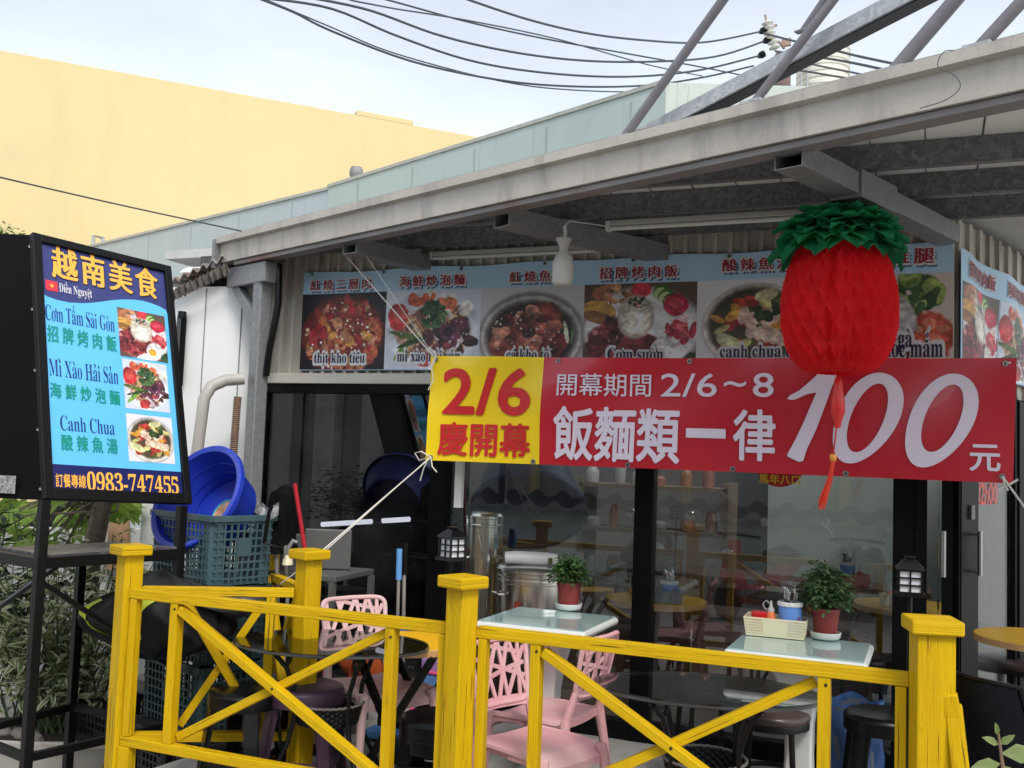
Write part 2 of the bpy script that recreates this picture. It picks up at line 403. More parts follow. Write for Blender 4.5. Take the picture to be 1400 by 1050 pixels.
def layout(txt, style='sans', off=0., pitch=1.):
    """list of (verts, faces), base bounding box; style 'cjk' em squares, 'song' heavy uprights, 'serif' latin with Vietnamese marks"""
    out = []; x = 0.; base = []
    if style in ('cjk', 'song'):
        for ch in txt:
            v, f = glyph(ch)
            for k, (dx, dy) in enumerate(spread(off, .024 if style == 'song' else 0)):
                out.append(([(a + x + dx, b + dy) for a, b in v], f, k))
            base += [(a + x, b) for a, b in v]; x += pitch
    else:
        for ch in txt:
            if ch == ' ': x += .28; continue
            extra = None
            if ch in 'đĐ': dec = ['d' if ch == 'đ' else 'D']; extra = 'bar'
            else: dec = list(unicodedata.normalize('NFD', ch))
            bc = dec[0]
            v, f = glyph(serif(bc) if style == 'serif' else bc, min(0, off))
            if not v: continue
            x0 = min(a for a, b in v); x1 = max(a for a, b in v); y1 = max(b for a, b in v)
            vv = [(a - x0 + x, b) for a, b in v]; base += [p for p in vv if p[1] > -.05]
            for k, (dx, dy) in enumerate(spread(max(0, off))): out.append(([(a + dx, b + dy) for a, b in vv], f, k))
            w = x1 - x0; cx = x + w / 2; top = y1 + .07
            def q(pts): out.append((pts, [tuple(range(len(pts)))], 0))
            if extra: q([(x - .04 if bc == 'D' else cx, .33 if bc == 'D' else .56), (x + .28 if bc == 'D' else cx + .32, .33 if bc == 'D' else .56),
                         (x + .28 if bc == 'D' else cx + .32, .40 if bc == 'D' else .63), (x - .04 if bc == 'D' else cx, .40 if bc == 'D' else .63)])
            o2 = off
            if bc == 'i': top = y1 - .1
            for mk in dec[1:]:
                if mk == '\u0302':
                    q([(cx - .17 - o2, top), (cx - .1 - o2, top), (cx, top + .10), (cx + .1 + o2, top), (cx + .17 + o2, top), (cx, top + .17 + o2)]); top += .17
                elif mk == '\u0300': q([(cx + .02, top - o2), (cx + .09 + o2, top), (cx - .05 - o2, top + .17 + o2), (cx - .14 - o2, top + .14)]); top += .2
                elif mk == '\u0301': q([(cx - .09 - o2, top), (cx - .02, top - o2), (cx + .14 + o2, top + .14), (cx + .05 + o2, top + .17 + o2)]); top += .2
                elif mk == '\u0306': q([(cx - .16, top + .15), (cx - .1, top + .02), (cx, top - .02 - o2), (cx + .1, top + .02), (cx + .16, top + .15), (cx + .09, top + .1), (cx, top + .06), (cx - .09, top + .1)]); top += .2
                elif mk == '\u0309': q([(cx - .05 - o2, top - o2), (cx + .04 + o2, top - o2), (cx + .1 + o2, top + .12), (cx + .04, top + .2 + o2), (cx - .09 - o2, top + .18), (cx - .07, top + .12), (cx + .02, top + .12)]); top += .2
                elif mk == '\u0323': q([(cx + (.06 + o2) * cos(t * pi / 4), -.14 + (.06 + o2) * sin(t * pi / 4)) for t in range(8)])
                elif mk == '\u031b':
                    hx = x + w; q([(hx - .07, .40), (hx + .02, .40 - o2), (hx + .12 + o2, .50), (hx + .10, .60 + o2), (hx + .0, .58), (hx + .03, .50)])
            x += w + .055
    bx = [p[0] for p in base]; by = [p[1] for p in base]
    return out, (min(bx), min(by), max(bx), max(by))
def text(b, txt, box, fn, style='sans', off=0., lift=.002, pitch=1.):
    """fit txt into box (x0,y0,x1,y1) of a sheet; fn(x,y,lift) gives the 3-D point"""
    parts, (ax, ay, bx, by) = layout(txt, style, off, pitch)
    x0, y0, x1, y1 = box; sx = (x1 - x0) / (bx - ax); sy = (y1 - y0) / (by - ay)
    for i, (vs, fs, dx) in enumerate(parts):
        li = lift + dx * .00006
        k = len(b.v)
        for (a, c) in vs: b._p(fn(x0 + (a - ax) * sx, y0 + (c - ay) * sy, li))
        for f in fs: b.face([k + j for j in f])

# ------------------------------------------------------------------ food pictures as printed colour meshes
class Canvas:
    def __init__(s, w, h, bgc, seed):
        s.w, s.h = w, h; s.r = np.random.default_rng(seed)
        s.a = np.ones((h, w, 3)) * np.array(bgc)
        s.X, s.Y = np.meshgrid((np.arange(w) + .5) / h, (np.arange(h) + .5) / h)   # y up, x in units of height
        s.n = s.noise(10) * .6 + s.noise(28) * .4
    def noise(s, k):
        g = s.r.random((k + 2, k + 2)); yy = s.Y * k * .98; xx = s.X / (s.w / s.h) * k * .98
        i, j = yy.astype(int), xx.astype(int); fy, fx = yy - i, xx - j
        return (g[i, j] * (1 - fx) + g[i, j + 1] * fx) * (1 - fy) + (g[i + 1, j] * (1 - fx) + g[i + 1, j + 1] * fx) * fy
    def ell(s, cx, cy, rx, ry, ang, col, tex=.25, soft=.12, shade=.25, wob=.15):
        c, t = cos(ang), sin(ang); dx, dy = s.X - cx, s.Y - cy
        u = (dx * c + dy * t) / rx; v = (-dx * t + dy * c) / ry
        d = np.sqrt(u * u + v * v) + (s.n - .5) * wob * 2
        m = np.clip((1 - d) / soft, 0, 1)[..., None]; s.m = np.maximum(getattr(s, 'm', 0), m * (wob > .03))
        tone = (1 + (s.n - .5) * tex * 2 + shade * (-v * .4 + .15 - .35 * d))[..., None]
        s.a = s.a * (1 - m) + np.clip(np.array(col) * tone, 0, 1) * m
    def bits(s, n, cx, cy, rx, ry, size, cols, asp=2., **k):
        for _ in range(n):
            t, q = s.r.random() * 2 * pi, sqrt(s.r.random()); z = size * (.6 + .8 * s.r.random())
            s.ell(cx + rx * q * cos(t), cy + ry * q * sin(t), z, z / (1 + (asp - 1) * s.r.random()), s.r.random() * pi, cols[s.r.integers(len(cols))], **k)
C8 = lambda *c: tuple(x / 255 for x in c)
def dish(kind, w, h):
    A = w / h
    if kind == 'pork':
        c = Canvas(w, h, C8(30, 28, 38), 1)
        c.ell(A * .5, .45, A * .52, .55, 0, C8(120, 45, 35), wob=.1)
        c.bits(150, A * .5, .46, A * .46, .46, .07, [C8(175, 75, 55), C8(150, 50, 40), C8(200, 130, 95), C8(190, 95, 60), C8(120, 35, 35), C8(205, 140, 60)])
        c.bits(12, A * .5, .45, A * .4, .4, .09, [C8(185, 40, 50), C8(160, 30, 40)], asp=4)
        c.bits(60, A * .5, .45, A * .45, .45, .018, [C8(240, 215, 190), C8(70, 110, 45), C8(255, 235, 220)])
    elif kind == 'noodle':
        c = Canvas(w, h, C8(205, 212, 226), 2)
        c.ell(A * .5, .5, A * .52, .52, 0, C8(222, 226, 236), wob=.01)
        c.ell(A * .52, .44, A * .40, .38, .1, C8(135, 92, 70), tex=.6); c.bits(34, A * .5, .5, A * .34, .36, .13, [C8(216, 182, 136), C8(196, 150, 108), C8(150, 95, 75), C8(176, 128, 92)], asp=7)
        c.ell(A * .14, .66, .15, .18, 0, C8(196, 44, 46)); c.ell(A * .15, .68, .09, .11, 0, C8(216, 84, 74)); c.bits(9, A * .74, .80, .22, .12, .09, [C8(235, 225, 215), C8(225, 120, 80), C8(205, 190, 180)])
        c.bits(9, A * .45, .9, .25, .06, .07, [C8(230, 110, 70), C8(235, 225, 210), C8(205, 90, 60)])
        c.bits(34, A * .64, .36, A * .28, .24, .10, [C8(110, 55, 75), C8(90, 50, 60), C8(150, 60, 60), C8(205, 186, 190), C8(60, 45, 40)], asp=3)
        c.ell(A * .26, .42, .28, .04, -.2, C8(84, 112, 46)); c.ell(A * .2, .25, .20, .045, .8, C8(112, 150, 64)); c.ell(A * .3, .34, .25, .035, .3, C8(44, 72, 38))
        c.ell(A * .68, .46, .13, .11, 0, C8(100, 54, 78)); c.ell(A * .68, .46, .07, .06, 0, C8(60, 35, 55)); c.ell(A * .44, .12, .12, .10, .3, C8(180, 60, 60))
        c.bits(60, A * .52, .70, .17, .16, .05, [C8(38, 72, 42), C8(56, 96, 54), C8(28, 56, 38), C8(80, 116, 70)]); c.bits(40, A * .5, .45, A * .38, .36, .012, [C8(240, 232, 220), C8(226, 150, 110)])
    elif kind == 'fish':
        c = Canvas(w, h, C8(200, 198, 204), 3)
        c.ell(A * .5, .40, A * .54, .56, 0, C8(120, 112, 106), wob=.005, shade=.5); c.ell(A * .5, .40, A * .50, .51, 0, C8(206, 200, 194), wob=.005, soft=.05); c.ell(A * .5, .39, A * .47, .47, 0, C8(150, 142, 136), wob=.005, soft=.05)
        c.ell(A * .5, .39, A * .45, .45, 0, C8(46, 30, 30), wob=.02)
        c.ell(A * .32, .34, .34, .22, .25, C8(140, 66, 50), tex=.7, shade=.6); c.ell(A * .62, .60, .24, .22, .3, C8(152, 66, 48), tex=.7, shade=.6); c.ell(A * .70, .28, .26, .15, .45, C8(132, 40, 38), tex=.5, shade=.5)
        c.bits(26, A * .5, .38, A * .36, .32, .09, [C8(176, 98, 74), C8(120, 46, 40), C8(196, 128, 100), C8(96, 34, 34)], tex=.6, shade=.6)
        c.ell(A * .48, .44, .10, .07, 0, C8(70, 28, 30)); c.ell(A * .84, .44, .03, .15, .2, C8(218, 218, 190)); c.ell(A * .90, .42, .02, .13, -.1, C8(90, 120, 70)); c.bits(46, A * .45, .42, A * .34, .3, .014, [C8(240, 206, 190), C8(220, 170, 150)])
        c.bits(5, A * .34, .12, .14, .06, .05, [C8(66, 84, 44)])
    elif kind == 'rice':
        c = Canvas(w, h, C8(95, 75, 62), 4)
        c.ell(A * .52, .46, A * .56, .52, 0, C8(232, 230, 232), wob=.01)
        c.bits(26, A * .25, .88, .25, .1, .06, [C8(190, 120, 80), C8(205, 150, 110), C8(160, 90, 60)], asp=5)
        c.ell(A * .14, .68, .22, .14, -.25, C8(215, 160, 75)); c.ell(A * .14, .6, .22, .08, -.3, C8(150, 100, 50))
        c.ell(A * .52, .93, .13, .10, 0, C8(205, 55, 65))
        for k in range(4): c.ell(A * (.68 + k * .045), .90 - .05 * k, .10, .075, .6, C8(70, 120, 45), wob=.02); c.ell(A * (.68 + k * .045) - .01, .885 - .05 * k, .08, .055, .6, C8(195, 215, 140), wob=.02)
        c.ell(A * .82, .74, .15, .13, 0, C8(195, 40, 65)); c.ell(A * .82, .76, .1, .06, 0, C8(215, 70, 90))
        c.bits(18, A * .86, .45, .16, .16, .08, [C8(215, 95, 100), C8(240, 195, 190), C8(190, 50, 65)], asp=4)
        c.ell(A * .28, .32, .36, .30, .2, C8(112, 40, 44), tex=.9, shade=.5); c.bits(30, A * .28, .34, .28, .22, .030, [C8(150, 65, 65), C8(84, 26, 34), C8(196, 126, 118)], asp=4)
        c.ell(A * .55, .27, .2, .16, 0, C8(115, 42, 45), tex=.7)
        c.ell(A * .47, .60, .225, .27, 0, C8(190, 176, 156), tex=.2, wob=.05); c.ell(A * .47, .63, .20, .24, 0, C8(236, 226, 208), tex=.25, wob=.06, shade=.45); c.bits(22, A * .48, .78, .1, .07, .022, [C8(55, 90, 50), C8(190, 130, 90), C8(35, 65, 40)])
        c.ell(A * .72, .2, .16, .2, -.3, C8(245, 240, 235), wob=.08); c.ell(A * .68, .17, .08, .08, 0, C8(240, 165, 50), wob=.02)
        c.ell(A * .96, .08, .12, .12, 0, C8(50, 75, 45))
    elif kind == 'soup':
        c = Canvas(w, h, C8(222, 220, 226), 5)
        c.ell(A * .5, .47, .62 if A > 1.15 else .49, .5, 0, C8(150, 140, 130), wob=.005, shade=.5)
        R = .60 if A > 1.15 else .46
        c.ell(A * .5, .48, R, .47, 0, C8(225, 218, 210), wob=.005, soft=.04); c.ell(A * .5, .49, R - .03, .44, 0, C8(75, 68, 48), wob=.01)
        c.bits(45, A * .5, .49, R * .8, .36, .10, [C8(200, 190, 120), C8(90, 95, 50), C8(215, 150, 60), C8(190, 60, 50), C8(60, 75, 40), C8(165, 50, 40)], asp=3)
        c.ell(A * .5 - .28, .3, .18, .08, -.5, C8(215, 215, 160)); c.ell(A * .5 + .1, .82, .14, .07, .2, C8(205, 200, 150)); c.ell(A * .5 - .22, .62, .15, .06, .5, C8(225, 160, 60))
        for k in range(5): c.ell(A * .5 - .14 + .085 * k, .60 - .05 * (k % 2), .07, .10, -.3, C8(228, 190, 170)); c.ell(A * .5 - .05 + .085 * k, .42 - .02 * k, .07, .09, -.4, C8(232, 200, 175))
        c.bits(12, A * .5 + .12, .62, .15, .1, .05, [C8(40, 60, 35), C8(55, 80, 45)])
    else:
        c = Canvas(w, h, C8(205, 190, 180), 6)
        c.bits(30, A * .72, .78, .25, .18, .09, [C8(95, 130, 60), C8(60, 95, 50), C8(150, 175, 90), C8(45, 75, 42)])
        c.ell(A * .85, .36, .22, .28, .2, C8(190, 75, 55), tex=.3); c.bits(8, A * .85, .36, .14, .18, .06, [C8(215, 120, 90), C8(225, 160, 120)])
        c.ell(A * .5, .52, .34, .28, 0, C8(205, 200, 205), tex=.35); c.bits(14, A * .45, .7, .14, .06, .03, [C8(150, 70, 50), C8(120, 50, 40)])
        c.ell(A * .3, .2, .35, .2, .1, C8(95, 50, 42), tex=.6); c.ell(A * .7, .12, .25, .14, 0, C8(80, 45, 40), tex=.6)
    a = c.a * (1 + (.32 * (c.noise(26) - .5) + .30 * (c.noise(50) - .5))[..., None] * c.m) * (.98 + .04 * c.r.random((h, w, 1)))
    return np.clip(a, 0, 1)
def picture(name, kind, fn, parent, w=96, h=84, lift=.0015, shade_fade=0.):
    """fn(s,t,lift) -> 3-D point for s,t in 0..1"""
    img = dish(kind, w, h); img = img * (1 - shade_fade) + shade_fade * (img.mean(axis=2, keepdims=True) * .9 + .03); li = np.where(img <= .04045, img / 12.92, ((img + .055) / 1.055) ** 2.4)
    b = B(); b.grid(w, h, lambda s, t: fn(s, t, lift))
    o = obj(name, b, PIC, parent)
    me = o.data; at = me.color_attributes.new('ink', 'FLOAT_COLOR', 'CORNER')
    cols = np.ones((w * h, 4, 4), dtype=np.float32)
    cols[:, :, :3] = np.transpose(li, (1, 0, 2)).reshape(w * h, 1, 3)
    at.data.foreach_set('color', cols.ravel())
    return o

# =================================================================== SETTING
b = B(); b.box((0, 0, -.86), (240, 240, 1.0))
struct(obj('ground', b, mat('pale_concrete_street', (.36, .355, .34), .85, var=.18, scale=9, bump=.3, bscale=160)))
b = B(); b.prism([(-3.39, 3.1, 0), (-3.31, 3.95, 0), (-3.12, 4.50, 0), (-3.9, 4.86, 0), (-4.75, 5.15, 0), (-4.75, 10.2, 0), (4.2, 10.2, 0), (4.2, 3.1, 0)], (0, 0, -.37))
struct(obj('terrace_pavement', b, mat('terrace_concrete', (.34, .33, .305), .8, var=.16, scale=2.2, bump=.25, bscale=90,
       spots=((.14, .13, .12), 3, .55, .6, (1, 1, 1)))))

# =================================================================== RESTAURANT (one building with its parts)
WY = 5.40
shop = thing('restaurant', 'single storey glass fronted restaurant with black frames under the canopy', 'restaurant', (-2, WY, 0), world=True)
b = B()                                        # ribbed steel band above the windows
xs = [-4.13]
while xs[-1] < .06: xs.append(xs[-1] + .0825)
xs[-1] = .10
prof = []
for i, x in enumerate(xs[:-1]):
    w = xs[i + 1] - x
    prof += [(x, 0), (x + w * .62, 0), (x + w * .68, -.026), (x + w * .94, -.026)]
prof.append((.10, 0))
for (x0, d0), (x1, d1) in zip(prof, prof[1:]):
    b.poly([(x0, WY + d0, 1.985), (x1, WY + d1, 1.985), (x1, WY + d1, 2.80), (x0, WY + d0, 2.80)])
b.box((-2.015, WY + .06, 2.39), (4.22, .08, .82))
obj('upper_wall', b, CREAM, shop)
b = B(); b.box((-2.015, WY - .005, 1.952), (4.21, .10, .066)); obj('beam', b, BEAM, shop, bevel=.006)
# mullions and rails
def mull(x0, x1, z0=0., z1=1.918, d=.09, y=WY):
    b = B(); b.box(((x0 + x1) / 2, y, (z0 + z1) / 2), (x1 - x0, d, z1 - z0)); return obj('mullion', b, BLK, shop, bevel=.004)
for a in ((-4.06, -3.99), (-2.76, -2.66), (-1.50, -1.395), (-.175, -.03)): mull(*a)
b = B(); b.box((-.045, WY - .03, .96), (.05, .05, 1.91)); obj('downpipe', b, BLK, shop)
def rail(x0, x1, z0, z1):
    b = B(); b.box(((x0 + x1) / 2, WY, (z0 + z1) / 2), (x1 - x0 - .004, .08, z1 - z0)); obj('window_rail', b, BLK, shop, bevel=.003)
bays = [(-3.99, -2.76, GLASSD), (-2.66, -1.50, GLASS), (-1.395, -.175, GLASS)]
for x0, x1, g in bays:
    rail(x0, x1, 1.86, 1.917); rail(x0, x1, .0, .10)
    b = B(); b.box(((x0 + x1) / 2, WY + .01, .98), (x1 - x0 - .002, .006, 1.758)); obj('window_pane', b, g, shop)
# corner door on the front, and the wall that turns away from it
def door_on(p, q, name, hside, lab):
    p, q = Vector(p), Vector(q); d = (q - p); L = d.length; d.normalize(); n = Vector((d.y, -d.x, 0)); R = Matrix((d, -n, Z)).transposed()
    f = B(); st = .012 if hside < 0 else .045; sr = .05 if hside < 0 else .045
    f.box(p + d * st / 2 + Z * .96, (st, .05, 1.91), R); f.box(q - d * sr / 2 + Z * .96, (sr, .05, 1.91), R)
    if hside > 0: f.box(p + d * .145 + Z * .96, (.20, .05, 1.91), R)
    f.box((p + q) / 2 + Z * 1.885, (L - .135, .045, .06), R); f.box((p + q) / 2 + Z * .07, (L - .135, .045, .13), R); 
    if hside < 0: f.box((p + q) / 2 + Z * .86, (L - .135, .04, .05), R)
    o = obj(name, f, BLK, shop); o['label'] = lab
    g = B(); g.box((p + q) / 2 + Z * .98, (L - .12, .006, 1.8), R); obj('door_pane', g, GLASS, o)
    h = B(); c = (q - d * .042 if hside < 0 else p + d * .13) + n * .07
    h.tube([c + Z * 1.0, c + Z * 1.22], .012, 10)
    for z in (1.02, 1.20): h.tube([c + Z * z, c - n * .07 + Z * z], .008, 8)
    obj('door_handle', h, mat('brushed_handle', (.42, .41, .40), .35, metal=1), o, smooth=True)
    return o
SD = Vector((.34, .94, 0)).normalized()          # direction of the side wall
SN = Vector((SD.y, -SD.x, 0))
P0 = Vector((.108, WY, 0))
door_on((-.03, WY - .012, 0), (.098, WY - .012, 0), 'door', -1, 'narrow black door leaf with a steel bar handle')
E1 = P0 + SD * .92
dr = door_on(P0 + SD * .02, E1, 'door', 1, 'black framed glass door leaf turned towards the side street')
b = B(); R2 = Matrix((SD, -SN, Z)).transposed(); b.box(P0 + SD * .012 + Z * .96, (.02, .04, 1.91), R2); b.box(E1 + SD * .07 + Z * .96, (.14, .07, 1.91), R2); obj('door_jamb', b, BLK, shop)
b = B(); b.box(P0 + SD * .15 + SN * .030 + Z * 1.31, (.05, .016, .07), R2); obj('door_lock', b, mat('lock_metal', (.2, .19, .18), .4, metal=.8), dr)
b = B(); mid = P0 + SD * 3.0 + SN * -.06
b.box(P0 + SD * 2.9 - SN * .06 + Z * 2.36, (5.78, .08, .85), R2)
for k in range(36): b.box(P0 + SD * (.06 + .16 * k) - SN * .012 + Z * 2.36, (.05, .025, .85), R2)
obj('side_upper_wall', b, CREAM, shop)
b = B(); b.box(E1 + SD * 2.6 - SN * .03 + Z * .96, (5.0, .06, 1.92), R2)
obj('side_wall', b, mat('green_patterned_panel', (.13, .155, .14), .55, var=.5, scale=16, stretch=(1, 1, .45), spots=((.03, .04, .035), 11, .55, .7, (1, 1, .5))), shop)
# inside of the shop
for x0_, x1_, lab_ in ((440, 508, 'lit fluorescent tube behind the dark left window, the longer of two'), (523, 560, 'lit fluorescent tube behind the dark left window, the shorter of two')):
    p, q = ony(x0_, 717 - (x0_ - 440) * .06, WY + .30), ony(x1_, 717 - (x1_ - 440) * .06, WY + .30)
    tl_ = thing('fluorescent_lamp', lab_, 'lamp', p.lerp(q, .5), world=True, group='lit lamps behind the dark window')
    b = B(); b.tube([p, q], .016, 12); em = MATS.get('lit_tube')
    if em is None:
        em = bpy.data.materials.new('lit_tube'); em.use_nodes = True; em.node_tree.nodes['Principled BSDF'].inputs['Emission Color'].default_value = (.82, .93, 1, 1); em.node_tree.nodes['Principled BSDF'].inputs['Emission Strength'].default_value = 1.3; MATS['lit_tube'] = em
    obj('tube', b, em, tl_, smooth=True)
    b = B(); b.bar(p + Z * .022 + Vector((0, .012, 0)), q + Z * .022 + Vector((0, .012, 0)), .03, .012); obj('housing', b, MATS['black_frame'], tl_)
IN = mat('interior_plaster', (.22, .245, .225), .8, var=.12, scale=1.5)
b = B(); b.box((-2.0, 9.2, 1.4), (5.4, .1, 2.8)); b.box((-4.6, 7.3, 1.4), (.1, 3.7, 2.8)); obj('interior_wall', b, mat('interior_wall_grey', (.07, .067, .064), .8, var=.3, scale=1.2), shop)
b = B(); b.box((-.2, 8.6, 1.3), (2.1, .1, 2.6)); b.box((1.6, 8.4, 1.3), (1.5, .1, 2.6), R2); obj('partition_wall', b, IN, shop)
b = B(); b.box((-2.0, 6.20, 2.86), (6.2, 1.2, .06)); obj('interior_ceiling', b, mat('ceiling_in', (.5, .5, .48), .8), shop)  # stops short: an unseen open light well added to brighten the room
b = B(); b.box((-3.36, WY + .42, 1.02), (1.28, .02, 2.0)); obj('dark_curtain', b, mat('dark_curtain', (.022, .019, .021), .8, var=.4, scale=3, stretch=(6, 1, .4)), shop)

# --- canopy -----------------------------------------------------------------
EA, EB = Vector((-4.31, 5.236, 0)), Vector((1.9, 2.742, 0))
ED = (EB - EA).normalized(); EN = Vector((ED.y, -ED.x, 0))     # EN points out, towards the street
RE = Matrix((ED, -EN, Z)).transposed()
def on_eave(px, py, back=0.): return onp(px, py, EA - EN * back, EN)
can = thing('canopy', 'weathered steel canopy with cream gutter edge sheltering the terrace', 'canopy', (-2.0, 4.3, 2.7), world=True)
b = B(); Lg = (EB - EA).length
pr = [(0, 2.70), (.004, 2.80), (.004, 2.815), (.035, 2.822), (.035, 2.862), (-.10, 2.868), (-.10, 2.70)]
b.prism([EA + EN * d + Z * z for d, z in pr], ED * Lg)
obj('gutter', b, FASCIA, can)
b = B(); b.box(EA - ED * .012 - EN * .035 + Z * 2.755, (.03, .16, .19), RE); obj('gutter_end', b, GALV2, can)
b = B(); b.box((EA + EB) / 2 - EN * .06 + Z * 2.684, (Lg - .3, .085, .024), RE)
obj('gutter_soffit', b, mat('red_primer_steel', (.20, .19, .185), .5, var=.2, scale=2, spots=((.22, .07, .065), 1.0, .50, .9, (1, 1, 1)), spots2=((.4, .38, .35), 5, .62, .7, (1, 1, 1))), can)
b = B(); c3 = [EA - EN * .1, EB - EN * .1, Vector((1.9, 5.9, 0)), Vector((-4.25, 5.9, 0))]
b.prism([p + Z * 2.846 for p in c3], (0, 0, .012)); obj('ceiling_sheet', b, CEIL, can)
b = B(); b.prism([p + Z * 2.893 for p in c3], (0, 0, .03)); obj('roof_sheet', b, mat('roof_steel', (.35, .34, .32), .5, var=.15), can)
for k in range(26):
    x = -3.6 + .21 * k; y0 = 5.236 - (x + 4.31) * .4016 + .16
    sm = B(); sm.box((x, (y0 + 5.5) / 2, 2.8445), (.007 if k % 3 == 0 else .004, 5.5 - y0, .0024))
    obj('ceiling_joint', sm, mat('joint', (.08, .075, .07), .8), can)
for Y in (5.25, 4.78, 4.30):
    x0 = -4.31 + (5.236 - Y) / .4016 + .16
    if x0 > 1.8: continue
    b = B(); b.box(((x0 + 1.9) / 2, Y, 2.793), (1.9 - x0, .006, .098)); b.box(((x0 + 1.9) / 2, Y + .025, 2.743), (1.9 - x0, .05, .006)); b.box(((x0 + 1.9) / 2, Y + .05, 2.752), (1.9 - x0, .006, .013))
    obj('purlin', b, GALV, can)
def rafter(px, py, px2, py2, z=2.66, w=.115, h=.085, splice=False):
    p = onz(px, py, z); q = onz(px2, py2, z); d = (p - q).normalized(); d = -EN if False else d
    t = .004
    b = B()
    for off, ww, hh in ((Vector((0, 0, h / 2)), w, t), (Vector((0, 0, -h / 2)), w, t)): b.bar(p + off, q + off, ww, hh)
    sd = (q - p).cross(Z).normalized()
    for s in (-1, 1): b.bar(p + sd * s * (w / 2 - t / 2), q + sd * s * (w / 2 - t / 2), t, h - t)
    o = obj('rafter', b, GALV2, can)
    if splice:
        c = p.lerp(q, .40); b2 = B(); b2.bar(p + Vector((0, 0, -.012)), c + Vector((0, 0, -.012)), w + .03, h + .03)
        b3 = B(); b3.bar(p.lerp(q, .30), p.lerp(q, .52), w + .02, h + .03); obj('splice_plate', b3, GALV2, o)
    return p, q
rR = rafter(1078, 214, 1296, 322, splice=True)
rM = rafter(686, 298, 905, 347)
rL = rafter(478, 336, 600, 365)
# steel column with its bracket at the left end
cx = ony(352, 530, 5.17); cx = Vector((cx.x, cx.y, 0))
b = B(); b.box(cx + Z * 1.28, (.094, .094, 2.56), RE); col = obj('column', b, GALV2, can, bevel=.012)
b = B(); b.bar(cx - ED * .36 + Z * 2.60, cx + ED * .10 + Z * 2.60, .11, .13); obj('bracket_beam', b, GALV2, can, bevel=.006)
b = B(); b.bar(cx - ED * .30 + Z * 2.545, cx - ED * .05 + Z * 2.30, .065, .065, EN); obj('bracket_brace', b, GALV2, can, bevel=.004)
b = B(); b.tube([cx + ED * .09 - EN * .05 + Z * 2.66, cx + ED * .11 - EN * .05 + Z * 2.4, cx + ED * .08 - EN * .02 + Z * 2.1, cx + ED * .062 - EN * .02 + Z * 1.95], .022, 8); obj('cable_bundle', b, BLKP, can, smooth=True)

# --- steel struts that rise over the canopy edge -------------------------------
for i, (x0, y0, x1, y1, r, back, lab) in enumerate((
        (852, 190, 1000, -16, .020, .06, 'thin grey steel tube strut leaning up from the gutter, leftmost of the roof struts'),
        (1030, 142, 1150, -14, .018, .10, 'thin steel tube strut crossing the big galvanised angle bar'),
        (1222, 98, 1318, -14, .026, .10, 'thick grey steel tube strut right of the white water tank'),
        (1338, 66, 1412, -14, .022, .10, 'grey steel tube strut rising in the top right corner'))):
    p, q = on_eave(x0, y0, back), on_eave(x1, y1, back)
    b = B(); b.tube([p - (q - p).normalized() * .02, q + (q - p) * .6], r, 14)
    o = obj('roof_strut', b, mat('grey_painted_tube', (.20, .19, .21), .45, var=.12, scale=14), None, smooth=True, origin=p); tag(o, lab, 'steel strut', 'struts above the canopy')
    f = B(); f.box(p + Z * .004, (.09, .06, .012), RE); obj('base_plate', f, GALV3, None).parent = o; o.children[0].location = -Vector(p)
p, q = on_eave(872, 186, .16), on_eave(1232, -3, .16)
d = (q - p).normalized(); up = EN.cross(d) if EN.cross(d).z > 0 else -EN.cross(d)
b = B(); b.bar(p - d * .05, q + d * .5, .006, .062, up); b.bar(p - d * .05 - up * .029 + EN * .006, q + d * .5 - up * .029 + EN * .006, .012, .006, up)
ab = obj('angle_bar', b, GALV3, origin=p); f = B(); f.bar(p - d * .05 - up * .034 - EN * .038, q + d * .5 - up * .034 - EN * .038, .07, .006, up); fo = obj('lower_flange', f, mat('shade_dark_steel', (.045, .045, .05), .6, var=.2), None); fo.parent = ab; fo.location = -Vector(p)  # the shade of the underside is put into the flange colour
tag(ab, 'long galvanised steel angle bar slanting up over the canopy roof', 'angle bar')
p2, q2 = on_eave(1098, 42, .2), on_eave(1136, -14, .2)
b = B(); b.tube([p2, q2 + (q2 - p2)], .014, 8); b.bar(p2 - ED * .03, p2 + ED * .03, .03, .006)
tag(obj('bracket_rod', b, MATS['grey_painted_tube'], origin=p2), 'short grey rod with a flat foot behind the crossing strut', 'steel rod')

# =================================================================== BUILDINGS BEHIND
# pale green metal clad building, its top edge runs parallel to the canopy edge
KT = 1.45; TOP = 1.5 + 2.99 * KT          # distance and roof height of the green building
A0, A1 = dep(911, 105, KT * 9.4 * 437 / 528), dep(450, 250, KT * 9.4 * 437 / 366)
gd = (A0 - A1); gd.z = 0; gd.normalize(); A0.z = TOP
far = dep(120, 333.5, 15.1 * KT); gn = Vector((gd.y, -gd.x, 0))
tb = thing('metal_clad_building', 'pale green metal clad building with streaked panels behind the canopy', 'building', (A0.x, A0.y, -.36), world=True)
TEAL = mat('pale_green_cladding', (.37, .45, .43), .5, var=.05, scale=1.2, spots=((.22, .25, .22), 5, .56, .45, (3, 3, .12)), spots2=((.16, .155, .14), 9, .63, .6, (2.5, 2.5, .3)))
TEAL2 = mat('pale_blue_cladding', (.36, .42, .44), .5, var=.05, scale=1.2, spots=((.24, .27, .27), 5, .56, .45, (3, 3, .12)))
RG = Matrix((gd, -gn, Z)).transposed()
seam = A0 - gd * 4.75 * KT
b = B(); ctr = (A0 + seam) / 2 - gn * 2.4; b.box((ctr.x, ctr.y, TOP / 2 - .21), ((A0 - seam).length, 4.8, TOP + .30), RG)
e2 = Vector((.93, .36, 0)).normalized()
c = A0 + e2 * 3 - Vector((-e2.y, e2.x, 0)) * -1.5; 
obj('wall', b, TEAL, tb)
